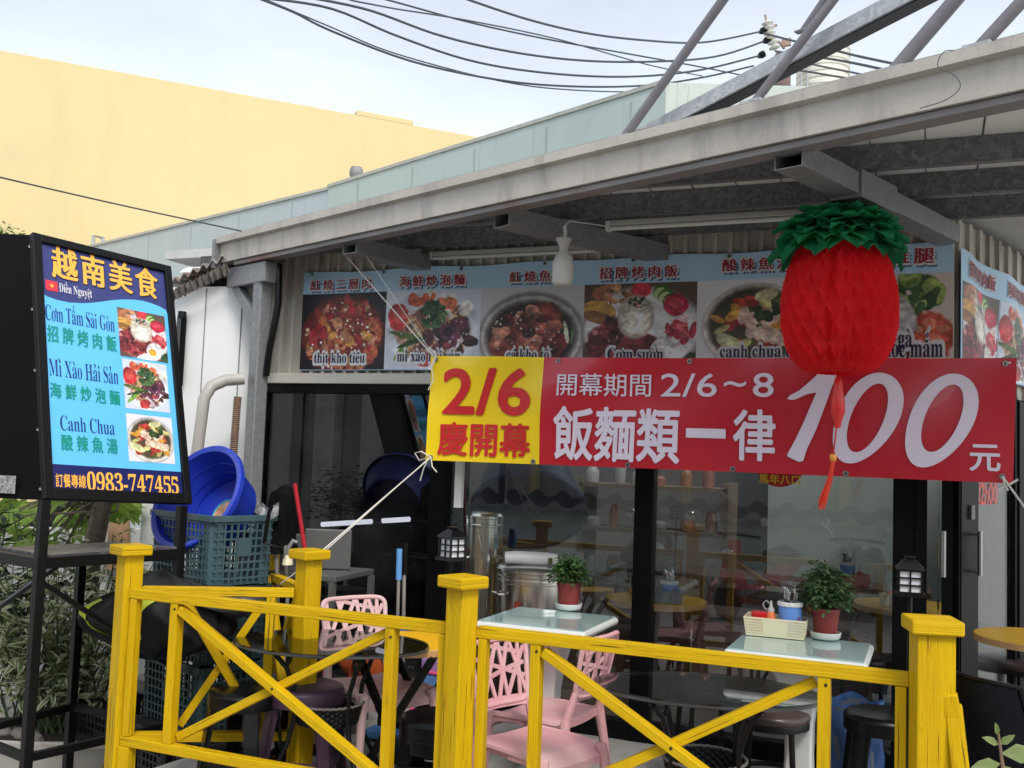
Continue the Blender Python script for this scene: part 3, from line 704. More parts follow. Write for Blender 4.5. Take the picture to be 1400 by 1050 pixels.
b = B(); b.prism([Vector((A0.x, A0.y, -.36)) + o for o in (Vector((0, 0, 0)), e2 * 6, e2 * 6 + Vector((-1.5, 3.5, 0)), Vector((-2, 3.5, 0)))], (0, 0, TOP + .29)); obj('end_wall', b, mat('streaked_green_cladding', (.42, .47, .42), .5, var=.06, scale=1.4, spots=((.10, .105, .09), 6, .58, .7, (4, 4, .25))), tb)
far.z = TOP; gd2 = (seam - far); gd2.z = 0; gd2.normalize(); gn2 = Vector((gd2.y, -gd2.x, 0)); RG2 = Matrix((gd2, -gn2, Z)).transposed()
b = B(); ctr = (seam + far) / 2 - gn2 * 2.43; b.box((ctr.x, ctr.y, TOP / 2 - .215), ((far - seam).length - .03, 4.8, TOP + .25), RG2); obj('wall', b, TEAL2, tb)
b = B()
for k in range(12):
    c = A0 - gd * (.5 + 1.38 * k) + gn * .004 if k < 5 else seam - gd2 * (1.0 + 1.6 * (k - 5)) - gn2 * .026; b.box((c.x, c.y, TOP / 2 - .12), (.016, .012, TOP - .1), RG)
obj('panel_seam', b, mat('seam', (.28, .33, .32), .6), tb)
b = B(); c = (A0 + seam) / 2 - gn * .03; b.box((c.x, c.y, TOP - .055), ((A0 - seam).length, .10, .05), RG); c = (seam + far) / 2 - gn2 * .05; b.box((c.x, c.y, TOP - .085), ((seam - far).length, .10, .05), RG2); obj('coping', b, mat('coping', (.36, .37, .33), .5, spots=((.3, .17, .08), 8, .62, .7, O1)), tb)
b = B(); c = (seam + far) / 2 - gn2 * .02; b.box((c.x, c.y, TOP - .83 * KT), ((far - seam).length, .3, .12), RG2); obj('ledge', b, TEAL2, tb)
# roof vent and pipe stub
vp = dep(487, 239, 11.8 * KT)
b = B(); b.lathe([(.0, .13), (.09, .13), (.11, .09), (.12, .0), (.10, -.04), (.10, -.2)], 20, vp); tag(obj('roof_vent', b, mat('vent_metal', (.20, .20, .195), .5, var=.35, scale=9), smooth=True, origin=vp), 'squat grey round roof vent above the green wall edge', 'vent')
pa, pb, pc = dep(128, 331, 15.1 * KT), dep(128, 322, 15.1 * KT), dep(141, 326, 15.1 * KT)
b = B(); b.tube([pa - Z * .6, pb, pc, pc - Z * .2], .04, 8); tag(obj('roof_pipe', b, mat('pipe_metal', (.35, .37, .38), .5), smooth=True, origin=pa), 'small bent metal pipe at the left end of the green roof edge', 'pipe')
# yellow building
y0, y1 = dep(0, 70, 22), dep(645, 185, 22 * 529 / 436)
yd = (y1 - y0); yd.z = 0; yd.normalize(); ynn = Vector((yd.y, -yd.x, 0)); RY = Matrix((yd, -ynn, Z)).transposed()
yb = thing('yellow_building', 'tall plain pale yellow rendered building filling the left background', 'building', (y0.x, y0.y, -.36), world=True)
YW = mat('pale_yellow_render', (.62, .495, .255), .8, var=.04, scale=.25, spots=((.50, .40, .22), .8, .56, .35, (1, 1, .15)), spots2=((.55, .45, .26), .22, .5, .6, O1), bump=.1, bscale=8)
c = y0.lerp(y1, .5) - ynn * 6 + yd * 4
b = B(); b.box((c.x, c.y, 4.81), ((y1 - y0).length + 26, 12, 10.36), RY); obj('wall', b, YW, yb)
k0 = onp(490, 151, y0, ynn)
b = B(); b.box(k0 + yd * .72 - ynn * 2.99 + Z * -.06, (1.5, 5.985, .12), RY); obj('parapet_block', b, YW, yb)
k1 = onp(425, 143, y0, ynn); b = B(); b.box(k1 - ynn * .3 - Z * .12, (.35, .3, .3), RY); obj('roof_hatch', b, mat('hatch', (.5, .5, .48), .6), yb)

# white building at the left, its corner rounded
wb = thing('white_annex', 'white metal sided annex with a ragged corrugated eave left of the column', 'building', (-5, 5.8, 0), world=True)
wa, wbq = dep(205, 520, 6.75), dep(342, 520, 6.55); wa.z = wbq.z = 0
wd = (wbq - wa).normalized(); wnn = Vector((wd.y, -wd.x, 0)); RW = Matrix((wd, -wnn, Z)).transposed()
b = B(); prf = [wa, wbq - wd * .10, wbq - wd * .05 - wnn * .012, wbq - wd * .015 - wnn * .04, wbq - wnn * .09, wbq - wnn * 2.0, wa - wnn * 2.0]
b.prism([p - Z * .36 for p in prf[::-1]], (0, 0, 2.92)); obj('wall', b, mat('white_metal_siding', (.80, .81, .80), .45, var=.03, scale=2, spots=((.4, .36, .3), 5, .63, .5, (1, 1, .3))), wb, smooth=True, sharp=30)
b = B()
for k in (.09, .36): b.box(wbq - wd * k + wnn * .002 + Z * 1.28, (.006, .006, 2.54), RW)
obj('siding_seam', b, mat('seam_grey', (.25, .25, .24), .7), wb)
ra, rb = dep(226, 388, 6.62), dep(316, 345, 6.50)
def corr(u, v):
    return ra.lerp(rb, u) - wnn * (v * .9) + Z * (.15 * v + .018 * cos(u * 2 * pi * 7))
b = B(); b.grid(84, 4, corr); b.grid(84, 1, lambda u, v: corr(u, 0) - Z * (.012 * v))
obj('corrugated_roof', b, mat('rusty_corrugated', (.34, .31, .28), .6, var=.3, scale=9, spots=((.16, .08, .04), 6, .46, .85, O1)), wb, smooth=True, sharp=60)
b = B(); rr_ = random.Random(2)
b.grid(90, 4, lambda u, v: ra.lerp(rb, u) - Z * (.075 + .055 * v + .010 * sin(u * 71) + .008 * sin(u * 173)) + wnn * (.03 - .05 * v + .012 * cos(u * 2 * pi * 11)))
obj('eave_lining', b, mat('eave_lining', (.24, .215, .19), .8, var=.5, scale=26), wb, smooth=True, sharp=60)
wc = dep(272, 372, 6.75); b = B()
b.grid(14, 8, lambda u, v: wc + wd * ((u - .5) * .30) + Z * (.06 * sin(pi * v)) - wnn * (v * .25))
obj('tarp_roll', b, WHITE, wb, smooth=True, sharp=80)
wv = dep(246, 480, 6.66); b = B(); b.box(wv, (.055, .04, .46), Matrix.Rotation(radians(-21), 3, 'Z')); b.lathe([(0, .05), (.028, .045), (.03, 0)], 12, wv + Z * .22); obj('wall_slot', b, BLKP, wb)
# duct pipe round the column
b = B(); pp = [dep(333, 518, 6.25), dep(308, 520, 6.2), dep(289, 528, 6.15), dep(279, 545, 6.1), dep(272, 600, 6.1), dep(262, 680, 6.05)]
b.tube(pp, [.036, .037, .038, .036, .035, .042], 14); dp = obj('duct_pipe', b, mat('old_white_pipe', (.42, .40, .36), .5, var=.10, spots=((.2, .15, .1), 9, .6, .6, O1)), smooth=True, sharp=60, origin=pp[-1])
tag(dp, 'grimy white bent pipe emerging left of the steel column', 'pipe')
b = B(); q0, q1 = dep(325, 543, 6.2), dep(319, 622, 6.15); n = 60
b.tube([q0.lerp(q1, i / n) for i in range(n + 1)], [.020 if i % 2 else .027 for i in range(n + 1)], 10)
tag(obj('flexible_hose', b, mat('rusty_hose', (.26, .17, .12), .6, var=.3, scale=14), smooth=True, sharp=50, origin=q1), 'rusty ribbed flexible hose hanging beside the steel column', 'hose')

# water tank, power pole, wires
tk = dep(1125, 108, 17)
b = B(); pr = [(0, .62), (.30, .62), (.42, .56)]
for k in range(16): z = .5 - .11 * k; pr += [(.44, z), (.44, z - .05), (.425, z - .065), (.425, z - .09)]
b.lathe(pr, 40, tk); wt = thing('water_tank', 'cream ribbed cylindrical water tank on a far roof', 'water tank', tk, world=True)
obj('tank_body', b, mat('cream_tank', (.60, .57, .50), .45, var=.06), wt, smooth=True, sharp=25)
b = B(); b.tube([tk + Vector((-.30, -.40, .7)), tk + Vector((-.30, -.40, -1.2))], .015, 6); b.tube([tk + Vector((-.20, -.44, .7)), tk + Vector((-.20, -.44, -1.2))], .015, 6); obj('pipe', b, mat('pipe_metal', (.3, .3, .3)), wt)
b = B(); b.box(tk + Vector((.25, -.4, -.45)), (.1, .1, .14)); obj('valve_box', b, mat('vent_metal', (.3, .3, .3)), wt)
pp0 = dep(1069, 90, 13.5)
pol = thing('power_pole', 'rusty brown steel pole with white insulators behind the canopy', 'utility pole', (pp0.x, pp0.y, -.36), world=True)
RM = mat('rust_brown_steel', (.16, .095, .085), .7, var=.3, scale=6)
b = B(); b.box((pp0.x, pp0.y, pp0.z / 2 - .105), (.19, .19, pp0.z + .51), Matrix.Rotation(.4, 3, 'Z')); obj('pole', b, RM, pol)
ins = dep(1056, 62, 13.3)
POR = mat('porcelain', (.62, .60, .54), .3, var=.08)
def insul(px0, py0, px1, py1, nsh):
    a, c = dep(px0, py0, 13.3), dep(px1, py1, 13.3); d = (c - a); L = d.length; T = d.normalized().to_track_quat('Z', 'Y').to_matrix()
    pr = [(0, 0)]
    for k in range(nsh): z = L * (k + .1) / nsh; h = L / nsh; pr += [(.04, z), (.075, z + h * .15), (.08, z + h * .45), (.04, z + h * .6), (.036, z + h * .85)]
    pr += [(0, L)]; b = B(); b.lathe(pr, 16, a, T); obj('insulator', b, POR, pol, smooth=True, sharp=60)
insul(1054, 55, 1049, 28, 4); insul(1060, 68, 1056, 54, 2)
b = B(); b.tube([dep(1048, 30, 13.3), dep(1046, 20, 13.3)], .014, 6); b.tube([dep(1046, 40, 13.3), dep(1062, 34, 13.3)], .02, 6); b.tube([dep(1050, 52, 13.3), dep(1066, 58, 13.3), dep(1072, 66, 13.4)], .02, 6)
b.box(dep(1075, 58, 13.4), (.12, .05, .1)); obj('crossarm', b, mat('arm_metal', (.3, .2, .15), .6), pol)
for px, py in ((1041, 43), (1046, 56), (1039, 76)):
    b = B(); a = dep(px - 3, py + 2, 13.3); c = dep(px + 6, py - 3, 13.3); b.tube([a, a.lerp(c, .5), c], [.02, .05, .045], 8); obj('cable_clamp', b, BLKP, pol, smooth=True)
WIRE = mat('black_cable', (.05, .06, .068), .5, var=.1)
def wire(pts, d0, d1, r, lab, cat='wire', grp='overhead wires', n=40):
    """smooth sagging cable through photo points, its distance going from d0 to d1 metres"""
    m = len(pts); P3 = []
    for i in range(n + 1):
        t = i / n * (m - 1); k = min(int(t), m - 2); f = t - k
        p0, p1, p2, p3 = pts[max(k - 1, 0)], pts[k], pts[k + 1], pts[min(k + 2, m - 1)]
        xy = [0.5 * (2 * p1[j] + (p2[j] - p0[j]) * f + (2 * p0[j] - 5 * p1[j] + 4 * p2[j] - p3[j]) * f * f + (3 * p1[j] - p0[j] - 3 * p2[j] + p3[j]) * f ** 3) for j in (0, 1)]
        P3.append(dep(xy[0], xy[1], d0 + (d1 - d0) * i / n))
    if pts[0][1] < 13 and cat == 'wire' and grp == 'overhead wires': P3 = [P3[0] + (P3[0] - P3[1]).normalized() * k + Z * (.012 * k * k) for k in (9, 6, 3, 1)] + P3   # on towards the next pole
    b = B(); b.tube(P3, r, 6); return tag(obj(cat.replace(' ', '_'), b, WIRE, smooth=True, origin=P3[0]), lab, cat, grp)
wire([(630, -4), (720, 26), (800, 45), (880, 55), (960, 58), (1041, 43)], 9, 13.3, .012, 'topmost black overhead wire reaching the upper insulator')
wire([(500, -8), (545, 4), (640, 30), (740, 52), (850, 72), (950, 90), (1020, 104)], 9.5, 14, .010, 'black overhead wire second from the top, passing behind the first strut')
wire([(420, -4), (505, 14), (600, 48), (700, 71), (800, 83), (900, 84), (980, 77), (1046, 56)], 9, 13.3, .0125, 'thick black overhead wire ending at the lower insulator')
wire([(350, -4), (450, 11), (540, 48), (640, 82), (740, 99), (850, 105), (950, 97), (1039, 76)], 9, 13.3, .0125, 'thick black overhead wire ending just under the insulators')
wire([(344, -6), (400, 16), (450, 41), (560, 83), (680, 109), (780, 118), (880, 117), (960, 106), (1030, 90)], 8.5, 13.5, .012, 'long sagging black overhead wire, lowest of the thick ones')
wire([(365, 0), (450, 36), (540, 73), (690, 112), (800, 124), (910, 125), (1000, 120), (1110, 123)], 9.5, 14, .008, 'thin black wire hanging lowest of all the overhead wires')
wire([(540, 12), (640, 28), (760, 53), (880, 87), (960, 104)], 9.5, 14, .008, 'thin black wire crossing between the thicker overhead wires')
wire([(1043, 45), (1085, 56), (1122, 64), (1170, 76), (1226, 88)], 13.3, 10, .014, 'topmost black wire leading right from the insulators to the gutter')
wire([(1060, 70), (1100, 76), (1150, 83), (1218, 97)], 13.3, 10, .014, 'second black wire leading right from the insulators past the tank')
wire([(1075, 80), (1110, 88), (1160, 98), (1200, 106)], 13.3, 10, .011, 'third black wire leading right in front of the white tank')
wire([(1065, 92), (1110, 99), (1165, 108), (1200, 112)], 13.3, 10, .012, 'lowest black wire leading right in front of the white tank')
wire([(1030, 112), (1080, 118), (1120, 124)], 13.3, 11, .012, 'short black wire low beside the rusty pole')
wire([(-6, 241), (150, 277), (330, 316)], 5.0, 6.3, .0045, 'thin black wire crossing the yellow building to the gutter end', n=12)
wire([(1304, 69), (1292, 70), (1284, 80), (1283, 92), (1300, 100), (1312, 112), (1310, 124), (1290, 138), (1258, 148)], 3.12, 3.10, .0016, 'thin stray wire dangling over the face of the gutter', grp='stray wire')

# =================================================================== BANNERS
def ink(name, c, rough=.45): return flat(name, c, rough, var=.02)
I_RED = ink('ink_red', rgb(150, 34, 52)); I_WHITE = ink('ink_white', (.70, .69, .70)); I_NAVY = ink('ink_navy', rgb(22, 28, 66))
I_BLUE = ink('ink_sky_blue', rgb(172, 208, 234)); I_GOLD = ink('ink_gold', rgb(252, 182, 70)); I_GREEN = ink('ink_green', rgb(0, 140, 122))
RING = mat('grommet_metal', (.45, .45, .43), .3, metal=.9)
HOLE = flat('grommet_hole', (.01, .01, .01))
# long food banner across the shop front
FY = WY - .045
def fb_w(x, z): return .004 * sin(x * 5.1 + .6) + .006 * sin(x * 2.3 + 2 * z) + .004 * max(0, (z - 2.5)) * sin(x * 17)
def FB(x, z, l): return Vector((x, FY + fb_w(x, z) - l, z))
def fbp(px, py): p = ony(px, py, FY); return p.x, p.z
fx0, fx1 = fbp(412, 440)[0], fbp(1303, 440)[0]
fz0 = 2.005
def ftop(x): return 2.628 + .020 * (x - fx0) / (fx1 - fx0) + .006 * sin(x * 8.2)
fb = thing('menu_banner', 'long printed food banner with six dish photos along the shop front', 'banner', (-1.8, FY, 2.0), world=True)
b = B(); b.grid(160, 14, lambda u, v: FB(fx0 + (fx1 - fx0) * u, fz0 + (ftop(fx0 + (fx1 - fx0) * u) - fz0) * v, 0)); obj('cloth', b, I_BLUE, fb, smooth=True, sharp=80)
edges = [fbp(x, 440)[0] for x in (412, 528, 657, 798, 952, 1120, 1303)]
ztop = 2.488
for k, (kind) in enumerate(('pork', 'noodle', 'fish', 'rice', 'soup', 'chicken')):
    xa, xb = edges[k], edges[k + 1]
    picture('dish_picture', kind, lambda s, t, l, xa=xa, xb=xb: FB(xa + (xb - xa) * s, fz0 + .004 + (ztop - fz0) * t, l), fb, 132, 100, shade_fade=.12)  # prints dulled: fading and canopy shade both put into the colours
def ftitle(txt, px0, px1, py):
    x0, x1 = fbp(px0, py)[0], fbp(px1, py)[0]; zc = fbp((px0 + px1) / 2, py)[1]; h = (x1 - x0) / len(txt) * .74
    bx = (x0, zc - h / 2, x1, zc + h / 2)
    b = B(); text(b, txt, (bx[0] - .006, bx[1] - .006, bx[2] + .006, bx[3] + .006), FB, 'song', .050, .0022, 1.22); obj('lettering', b, I_WHITE, fb)
    b = B(); text(b, txt, bx, FB, 'song', .008, .0045, 1.22); obj('lettering', b, I_RED, fb)
    b = B(); text(b, txt, (bx[0] + .012, bx[1] - .018, bx[2] + .012, bx[3] - .018), FB, 'song', .03, .0012, 1.22); obj('letter_shadow', b, ink('ink_steel_blue', rgb(92, 112, 140)), fb)
for t, a, c, y in (('紅燒三層肉', 425, 508, 389), ('海鮮炒泡麵', 548, 636, 384), ('紅燒魚', 697, 753, 378), ('招牌烤肉飯', 820, 926, 372), ('酸辣魚湯', 988, 1082, 361), ('滷雞腿', 1183, 1277, 351)):
    ftitle(t, a, c, y)
def fname(txt, px0, px1, py, hh=.066, dz=0):
    x0, x1 = fbp(px0, py)[0], fbp(px1, py)[0]; zc = fbp((px0 + px1) / 2, py)[1]
    bx = (x0, zc - hh / 2, x1, zc + hh / 2)
    b = B(); text(b, txt, (x0 - .008, bx[1] - .008, x1 + .008, bx[3] + .008), FB, 'serif', .095, .003); obj('lettering', b, I_WHITE, fb)
    b = B(); text(b, txt, bx, FB, 'serif', .004, .0055); obj('lettering', b, I_NAVY, fb)
for t, a, c, y in (('thịt kho tiêu', 429, 499, 489), ('mì xào hải sản', 544, 630, 487), ('cá kho tô', 693, 751, 485), ('Cơm sườn', 831, 907, 484), ('canh chua cá', 984, 1092, 480), ('gà', 1228, 1247, 467), ('nước mắm', 1196, 1289, 480)):
    fname(t, a, c, y)
def grommets(parent, pts, n, r=.011):
    T = Vector(n).to_track_quat('Z', 'Y').to_matrix()
    for p in pts:
        b = B(); b.lathe([(r * .45, 0), (r * .6, .003), (r, .003), (r * 1.1, 0)], 14, p, T); o = obj('grommet', b, RING, parent, smooth=True)
        b = B(); b.lathe([(.0, .001), (r * .5, .001)], 10, p, T); obj('grommet_hole', b, HOLE, o)
grommets(fb, [FB(fx0 + (fx1 - fx0) * (k + .12) / 7.2, ftop(fx0 + (fx1 - fx0) * (k + .12) / 7.2) - .014, .003) for k in range(8)], (0, -1, 0))

# the same banner continuing along the side wall
sb = thing('menu_banner', 'wrinkled food banner on the side wall, seen at a slant round the shop corner', 'banner', P0 + Z * 2, world=True)
def SB(x, z, l):
    top = 2.625 - .03 * sin(min(1, x / 1.4) * pi) - .05 * max(0, x - .9)
    zz = 2.005 + (top - 2.005) * (z - 2.0) / .63
    return P0 + SD * x + SN * (.024 + l + .018 * sin(x * 9 + z * 3) * min(1, x * 4)) + Z * zz
b = B(); b.grid(70, 12, lambda u, v: SB(3.0 * u, 2.0 + .63 * v, 0)); obj('cloth', b, I_BLUE, sb, smooth=True, sharp=80)
for k, kind in enumerate(('rice', 'noodle', 'pork', 'soup', 'fish')):
    picture('dish_picture', kind, lambda s, t, l, k=k: SB(.02 + .58 * k + .57 * s, 2.004 + .46 * t, l), sb, 60, 60)
for k, t in enumerate(('招牌烤肉飯', '海鮮炒泡麵', '三層肉', '紅燒魚')):
    x0 = .10 + .58 * k; w = .086 * len(t)
    b = B(); text(b, t, (x0 - .006, 2.497, x0 + w + .006, 2.592), SB, 'song', .04, .003); obj('lettering', b, I_WHITE, sb)
    b = B(); text(b, t, (x0, 2.503, x0 + w, 2.586), SB, 'song', .008, .006); obj('lettering', b, I_RED, sb)

# red and yellow opening banner on strings
BY = 4.88
C = {k: ony(*p, BY) for k, p in dict(tl=(588, 486), tr=(1390, 489), br=(1385, 661), bl=(580, 629)).items()}
def bw(x, z):
    s = (x - C['bl'].x) / (C['br'].x - C['bl'].x); t = (z - 1.45) / .68
    return .012 * sin(5.2 * s + 1) + .010 * sin(12 * s + 4 * t) + .008 * sin(24 * s - 7 * t + 2 * sin(5 * s)) * (.3 + t) + .010 * max(0, t - .7) * sin(44 * s) + .018 * exp(-((s - .02) ** 2 + (t - 1) ** 2) * 90) + .012 * exp(-((s - 1) ** 2 + (t - 1) ** 2) * 60) + .003 * sin(30 * (s + t * .4)) * exp(-s * 7)
def BN(x, z, l): return Vector((x, BY + bw(x, z) - l * 1.9, z))
def bilin(u, v):
    p = C['bl'].lerp(C['br'], u).lerp(C['tl'].lerp(C['tr'], u), v)
    sag = -.010 * sin(pi * u) * (v - .2) + .006 * sin(pi * v) * (-1 if u < .5 else 1) * abs(2 * u - 1) ** 3
    return p.x + sag * .3, p.z + sag
rbn = thing('opening_banner', 'large red and yellow opening sale banner hung on strings under the canopy', 'banner', (C['bl'].x, BY, 1.45), world=True)
us = (ony(738, 560, BY).x - C['bl'].x) / (C['br'].x - C['bl'].x)
def vin(name, c): return mat(name, c, .27, var=.07, scale=3, coat=.3, bump=.2, bscale=5)
b = B(); b.grid(30, 24, lambda u, v: BN(*bilin(u * us, v), 0)); obj('yellow_panel', b, vin('vinyl_yellow', rgb(242, 208, 22)), rbn, smooth=True, sharp=80)
b = B(); b.grid(90, 24, lambda u, v: BN(*bilin(us + u * (1 - us), v), 0)); obj('red_panel', b, vin('vinyl_red', rgb(188, 22, 40)), rbn, smooth=True, sharp=80)
def bpx(x0, y0, x1, y1): a, c = ony(x0, y0, BY), ony(x1, y1, BY); return (a.x, a.z, c.x, c.z)
B_RED = ink('ink_banner_red', rgb(196, 34, 36)); B_WHITE = ink('ink_banner_white', rgb(224, 212, 226))
def btext(t, box, m, style, off): b = B(); text(b, t, bpx(*box), BN, style, off, .004); obj('lettering', b, m, rbn)
btext('2/6', (605, 565, 725, 505), B_RED, 'sans', .022)
btext('慶開幕', (597, 621, 725, 580), B_RED, 'cjk', .022)
btext('開幕期間', (762, 541, 890, 511), B_WHITE, 'cjk', .004)
btext('2/6', (903, 542, 981, 511), B_WHITE, 'sans', .006)
btext('~', (991, 529, 1021, 522), B_WHITE, 'sans', .008)
btext('8', (1031, 543, 1059, 511), B_WHITE, 'sans', .010)
btext('飯麵類', (757, 627, 930, 559), B_WHITE, 'cjk', .022)
btext('一', (939, 597, 992, 588), B_WHITE, 'cjk', .012)
btext('律', (1003, 628, 1060, 562), B_WHITE, 'cjk', .022)
btext('元', (1326, 643, 1367, 609), B_WHITE, 'cjk', .020)
def zpx(x, y): p = ony(1050 + x / 2.56, 270 + y / 2.56, BY); return p.x, p.z
b = B()
one = [(70, 706), (80, 694), (112, 678), (150, 646), (186, 612), (210, 612), (246, 622), (252, 634), (238, 640), (226, 664), (200, 736), (168, 818), (138, 880), (124, 922), (110, 926), (68, 906), (70, 896), (96, 850), (128, 784), (158, 716), (172, 684), (140, 690), (100, 708), (84, 710)]
top, bot = [], []
n = len(one); idx = [b._p(BN(*zpx(*q), .0045)) for q in one]
def tri(*k): b.face([idx[i] for i in k])
for k in ((0, 1, 22, 23), (1, 2, 22), (2, 3, 21, 22), (3, 4, 20, 21), (4, 5, 20), (5, 6, 8, 20), (6, 7, 8), (8, 9, 20), (9, 10, 19, 20), (10, 11, 18, 19), (11, 12, 17, 18), (12, 13, 16, 17), (13, 14, 15, 16)): tri(*k[::-1])
for cx0, cy0, a0, b0, ic, jc, a1, b1 in ((349, 770, 112, 158, 349, 772, 60, 120), (606, 778, 116, 164, 610, 773, 63, 118)):
    N = 56; ou, inn = [], []
    for k in range(N):
        t = 2 * pi * k / N
        e = 1 + .03 * sin(3 * t + 1)
        y = b0 * sin(t) * e; ou.append(b._p(BN(*zpx(cx0 + a0 * cos(t) * e + .33 * y, cy0 - y), .0045)))
        y = b1 * sin(t); inn.append(b._p(BN(*zpx(ic + a1 * cos(t) + .33 * y, jc - y), .0045)))
    for k in range(N): b.face((ou[k], ou[(k + 1) % N], inn[(k + 1) % N], inn[k]))
obj('lettering', b, B_WHITE, rbn)
gp = [BN(*bilin(u, v), .003) for u, v in ((.012, .965), (.26, .97), (.50, .97), (.74, .97), (.985, .95), (.012, .03), (.22, .025), (.40, .025), (.58, .025), (.76, .025), (.985, .05))]
grommets(rbn, gp, (0, -1, 0), .012)
ROPE = mat('white_string', (.66, .64, .58), .8, var=.1, scale=60)
def rope(pts, lab, r=.0035, sag=.0, loop=None):
    b = B()
    for p, q in zip(pts, pts[1:]):
        p, q = Vector(p), Vector(q); b.tube([p.lerp(q, i / 10) - Z * sag * sin(pi * i / 10) for i in range(11)], r, 6)
    if loop:
        for c, seq in loop: b.tube([Vector(c) + Vector(d) for d in seq], r, 6)
    return tag(obj('string', b, ROPE, smooth=True, sharp=80, origin=pts[0]), lab, 'string', 'strings tying the banner')
tl, bl, tr, br = gp[0], gp[5], gp[4], gp[10]
rafL = onz(486, 342, 2.70)
bow = lambda s: [(0, 0, 0), (-.05 * s, -.02, .03), (-.09 * s, -.02, .02), (-.06 * s, -.02, -.02), (0, -.02, 0), (-.03 * s, -.02, -.06), (-.05 * s, -.02, -.13)]
rope([tl, onz(470, 346, 2.665)], 'white string from the banner upper left corner up to the canopy rafter', .0038, 0, [(tl, [(0, -.01, 0), (-.015, -.02, -.05), (.0, -.02, -.11), (-.03, -.02, -.17)]), (tl, [(0, 0, 0), (-.02, -.01, .05), (.01, -.02, .02), (-.03, -.02, -.06)])])
rope([tl, onz(494, 340, 2.665)], 'thin doubled string beside it, from the banner upper left corner to the rafter', .002)
p4 = Vector((-2.62, 3.92, .96))
rope([bl, dep(437, 756, 4.62)], 'white string from the banner lower left corner down to the back fence post', .0038, .0, [(bl, bow(1)), (bl, [(0, 0, 0), (.02, -.02, -.05), (.05, -.02, -.08)])])
rope([bl + Z * .004, dep(448, 750, 4.75), dep(384, 798, 4.85)], 'second white string from the banner lower left corner running past the back fence post', .0028)
rope([br, dep(1409, 705, 4.2)], 'white string from the banner lower right corner running down out of view', .005, 0, [(br, [(-.02, -.02, -.06), (.03, -.02, -.03), (.06, -.02, -.01)]), (br, [(.0, -.01, 0), (.01, -.02, -.04), (.02, -.02, -.06)])])
rope([tr, tr + Vector((.35, .15, .09))], 'short white string from the banner upper right corner to the side wall', .005)

# =================================================================== PINEAPPLE PAPER LANTERN
LC = dep(1146, 408, 4.22)
lan = thing('pineapple_lantern', 'hanging red honeycomb paper pineapple lantern with green paper leaves and tassel', 'lantern', LC, world=True)
prof = [(-.318, .075), (-.312, .125), (-.29, .168), (-.25, .203), (-.19, .230), (-.11, .247), (-.03, .249), (.05, .240), (.13, .219), (.19, .190), (.235, .152), (.27, .105), (.285, .05)]
def rad(z):
    for (z0, r0), (z1, r1) in zip(prof, prof[1:]):
        if z <= z1: return r0 + (r1 - r0) * (z - z0) / (z1 - z0)
    return prof[-1][1]
NT, NZ, ND = 300, 170, 21
b = B()
def lanp(u, v):
    z = -.318 + .603 * v; th = 2 * pi * u
    a = th * ND / (2 * pi) + z / .135 + .22 * sin(z * 9 + 2 * th) * .5; c = th * ND / (2 * pi) - z / .135 + .18 * sin(z * 7 - th)
    fa, fc = a - math.floor(a), c - math.floor(c)
    da, dc = min(fa, 1 - fa), min(fc, 1 - fc)
    dd = min(da, dc); h = -.040 * (1 - exp(-dd * 8.5))
    edge = min(1, (z + .318) / .05 + .25, (.285 - z) / .05 + .2)
    seam = -.035 * exp(-((th - 4.66 - .25 * z) / .07) ** 2) * (.6 + .4 * sin(z * 25))
    r = .95 * rad(z) * (1 + .015 * sin(3 * th + 1)) + (h + seam) * edge + .008
    return LC + Vector((r * cos(th), r * sin(th), z))
b.grid(NT, NZ, lanp)
obj('paper_body', b, mat('red_tissue', rgb(240, 40, 50), .8, var=.12, scale=4, sub=.52), lan, smooth=True, sharp=75)
b = B(); rr = random.Random(3)
for ring, (n, z0, el, L, w) in enumerate(((20, .215, -.50, .205, .14), (20, .220, -.30, .195, .14), (19, .226, -.08, .185, .135), (18, .232, .14, .175, .13), (17, .236, .36, .155, .12), (15, .240, .58, .135, .11), (12, .243, .82, .11, .10), (9, .246, 1.08, .09, .085))):
    for k in range(n):
        th = 2 * pi * (k + .5 * (ring % 2) + rr.uniform(-.2, .2)) / n; e = el + rr.uniform(-.10, .10)
        d = Vector((cos(th) * cos(e), sin(th) * cos(e), sin(e)))
        p = LC + Vector((cos(th) * (.10 - .008 * ring), sin(th) * (.10 - .008 * ring), z0 + .068))
        nn = Vector((-cos(th) * sin(e), -sin(th) * sin(e), cos(e)))
        Lk = L * rr.uniform(.88, 1.12); sd = d.cross(nn).normalized(); wk = w * rr.uniform(.85, 1.15); ph = rr.uniform(0, 6)
        def lf(u, v, p=p, d=d, nn=nn, Lk=Lk, sd=sd, wk=wk, ph=ph):
            s = (u - .5) * 2; prof_w = min(1, .35 + v * 1.2) * (1 - max(0, (v - .58) / .42) ** 2.2)
            return p + d * Lk * v + sd * (s * wk * .5 * prof_w) + nn * (.018 * abs(s) - .05 * v * v + .010 * sin(ph + 9 * v) * s + .006 * sin(ph * 2 + 14 * v))
        b.grid(4, 7, lf)
obj('paper_leaves', b, mat('green_tissue', rgb(36, 150, 98), .8, var=.2, scale=6, sub=.4), lan, smooth=True, sharp=80)
top = dep(1150, 262, 4.30)
b = B(); b.tube([LC + Z * .28, Vector((LC.x, LC.y, 2.72))], .003, 6); obj('hanging_cord', b, mat('red_cord', rgb(150, 25, 35), .7), lan)
b = B(); z = -.315
b.lathe([(.006, -.325), (.016, -.345), (.020, -.39), (.028, -.43), (.029, -.48), (.016, -.52), (.012, -.545)], 14, LC + Vector((.004, 0, 0))); obj('tassel_head', b, mat('red_satin', rgb(225, 52, 48), .35, sub=.2), lan, smooth=True)
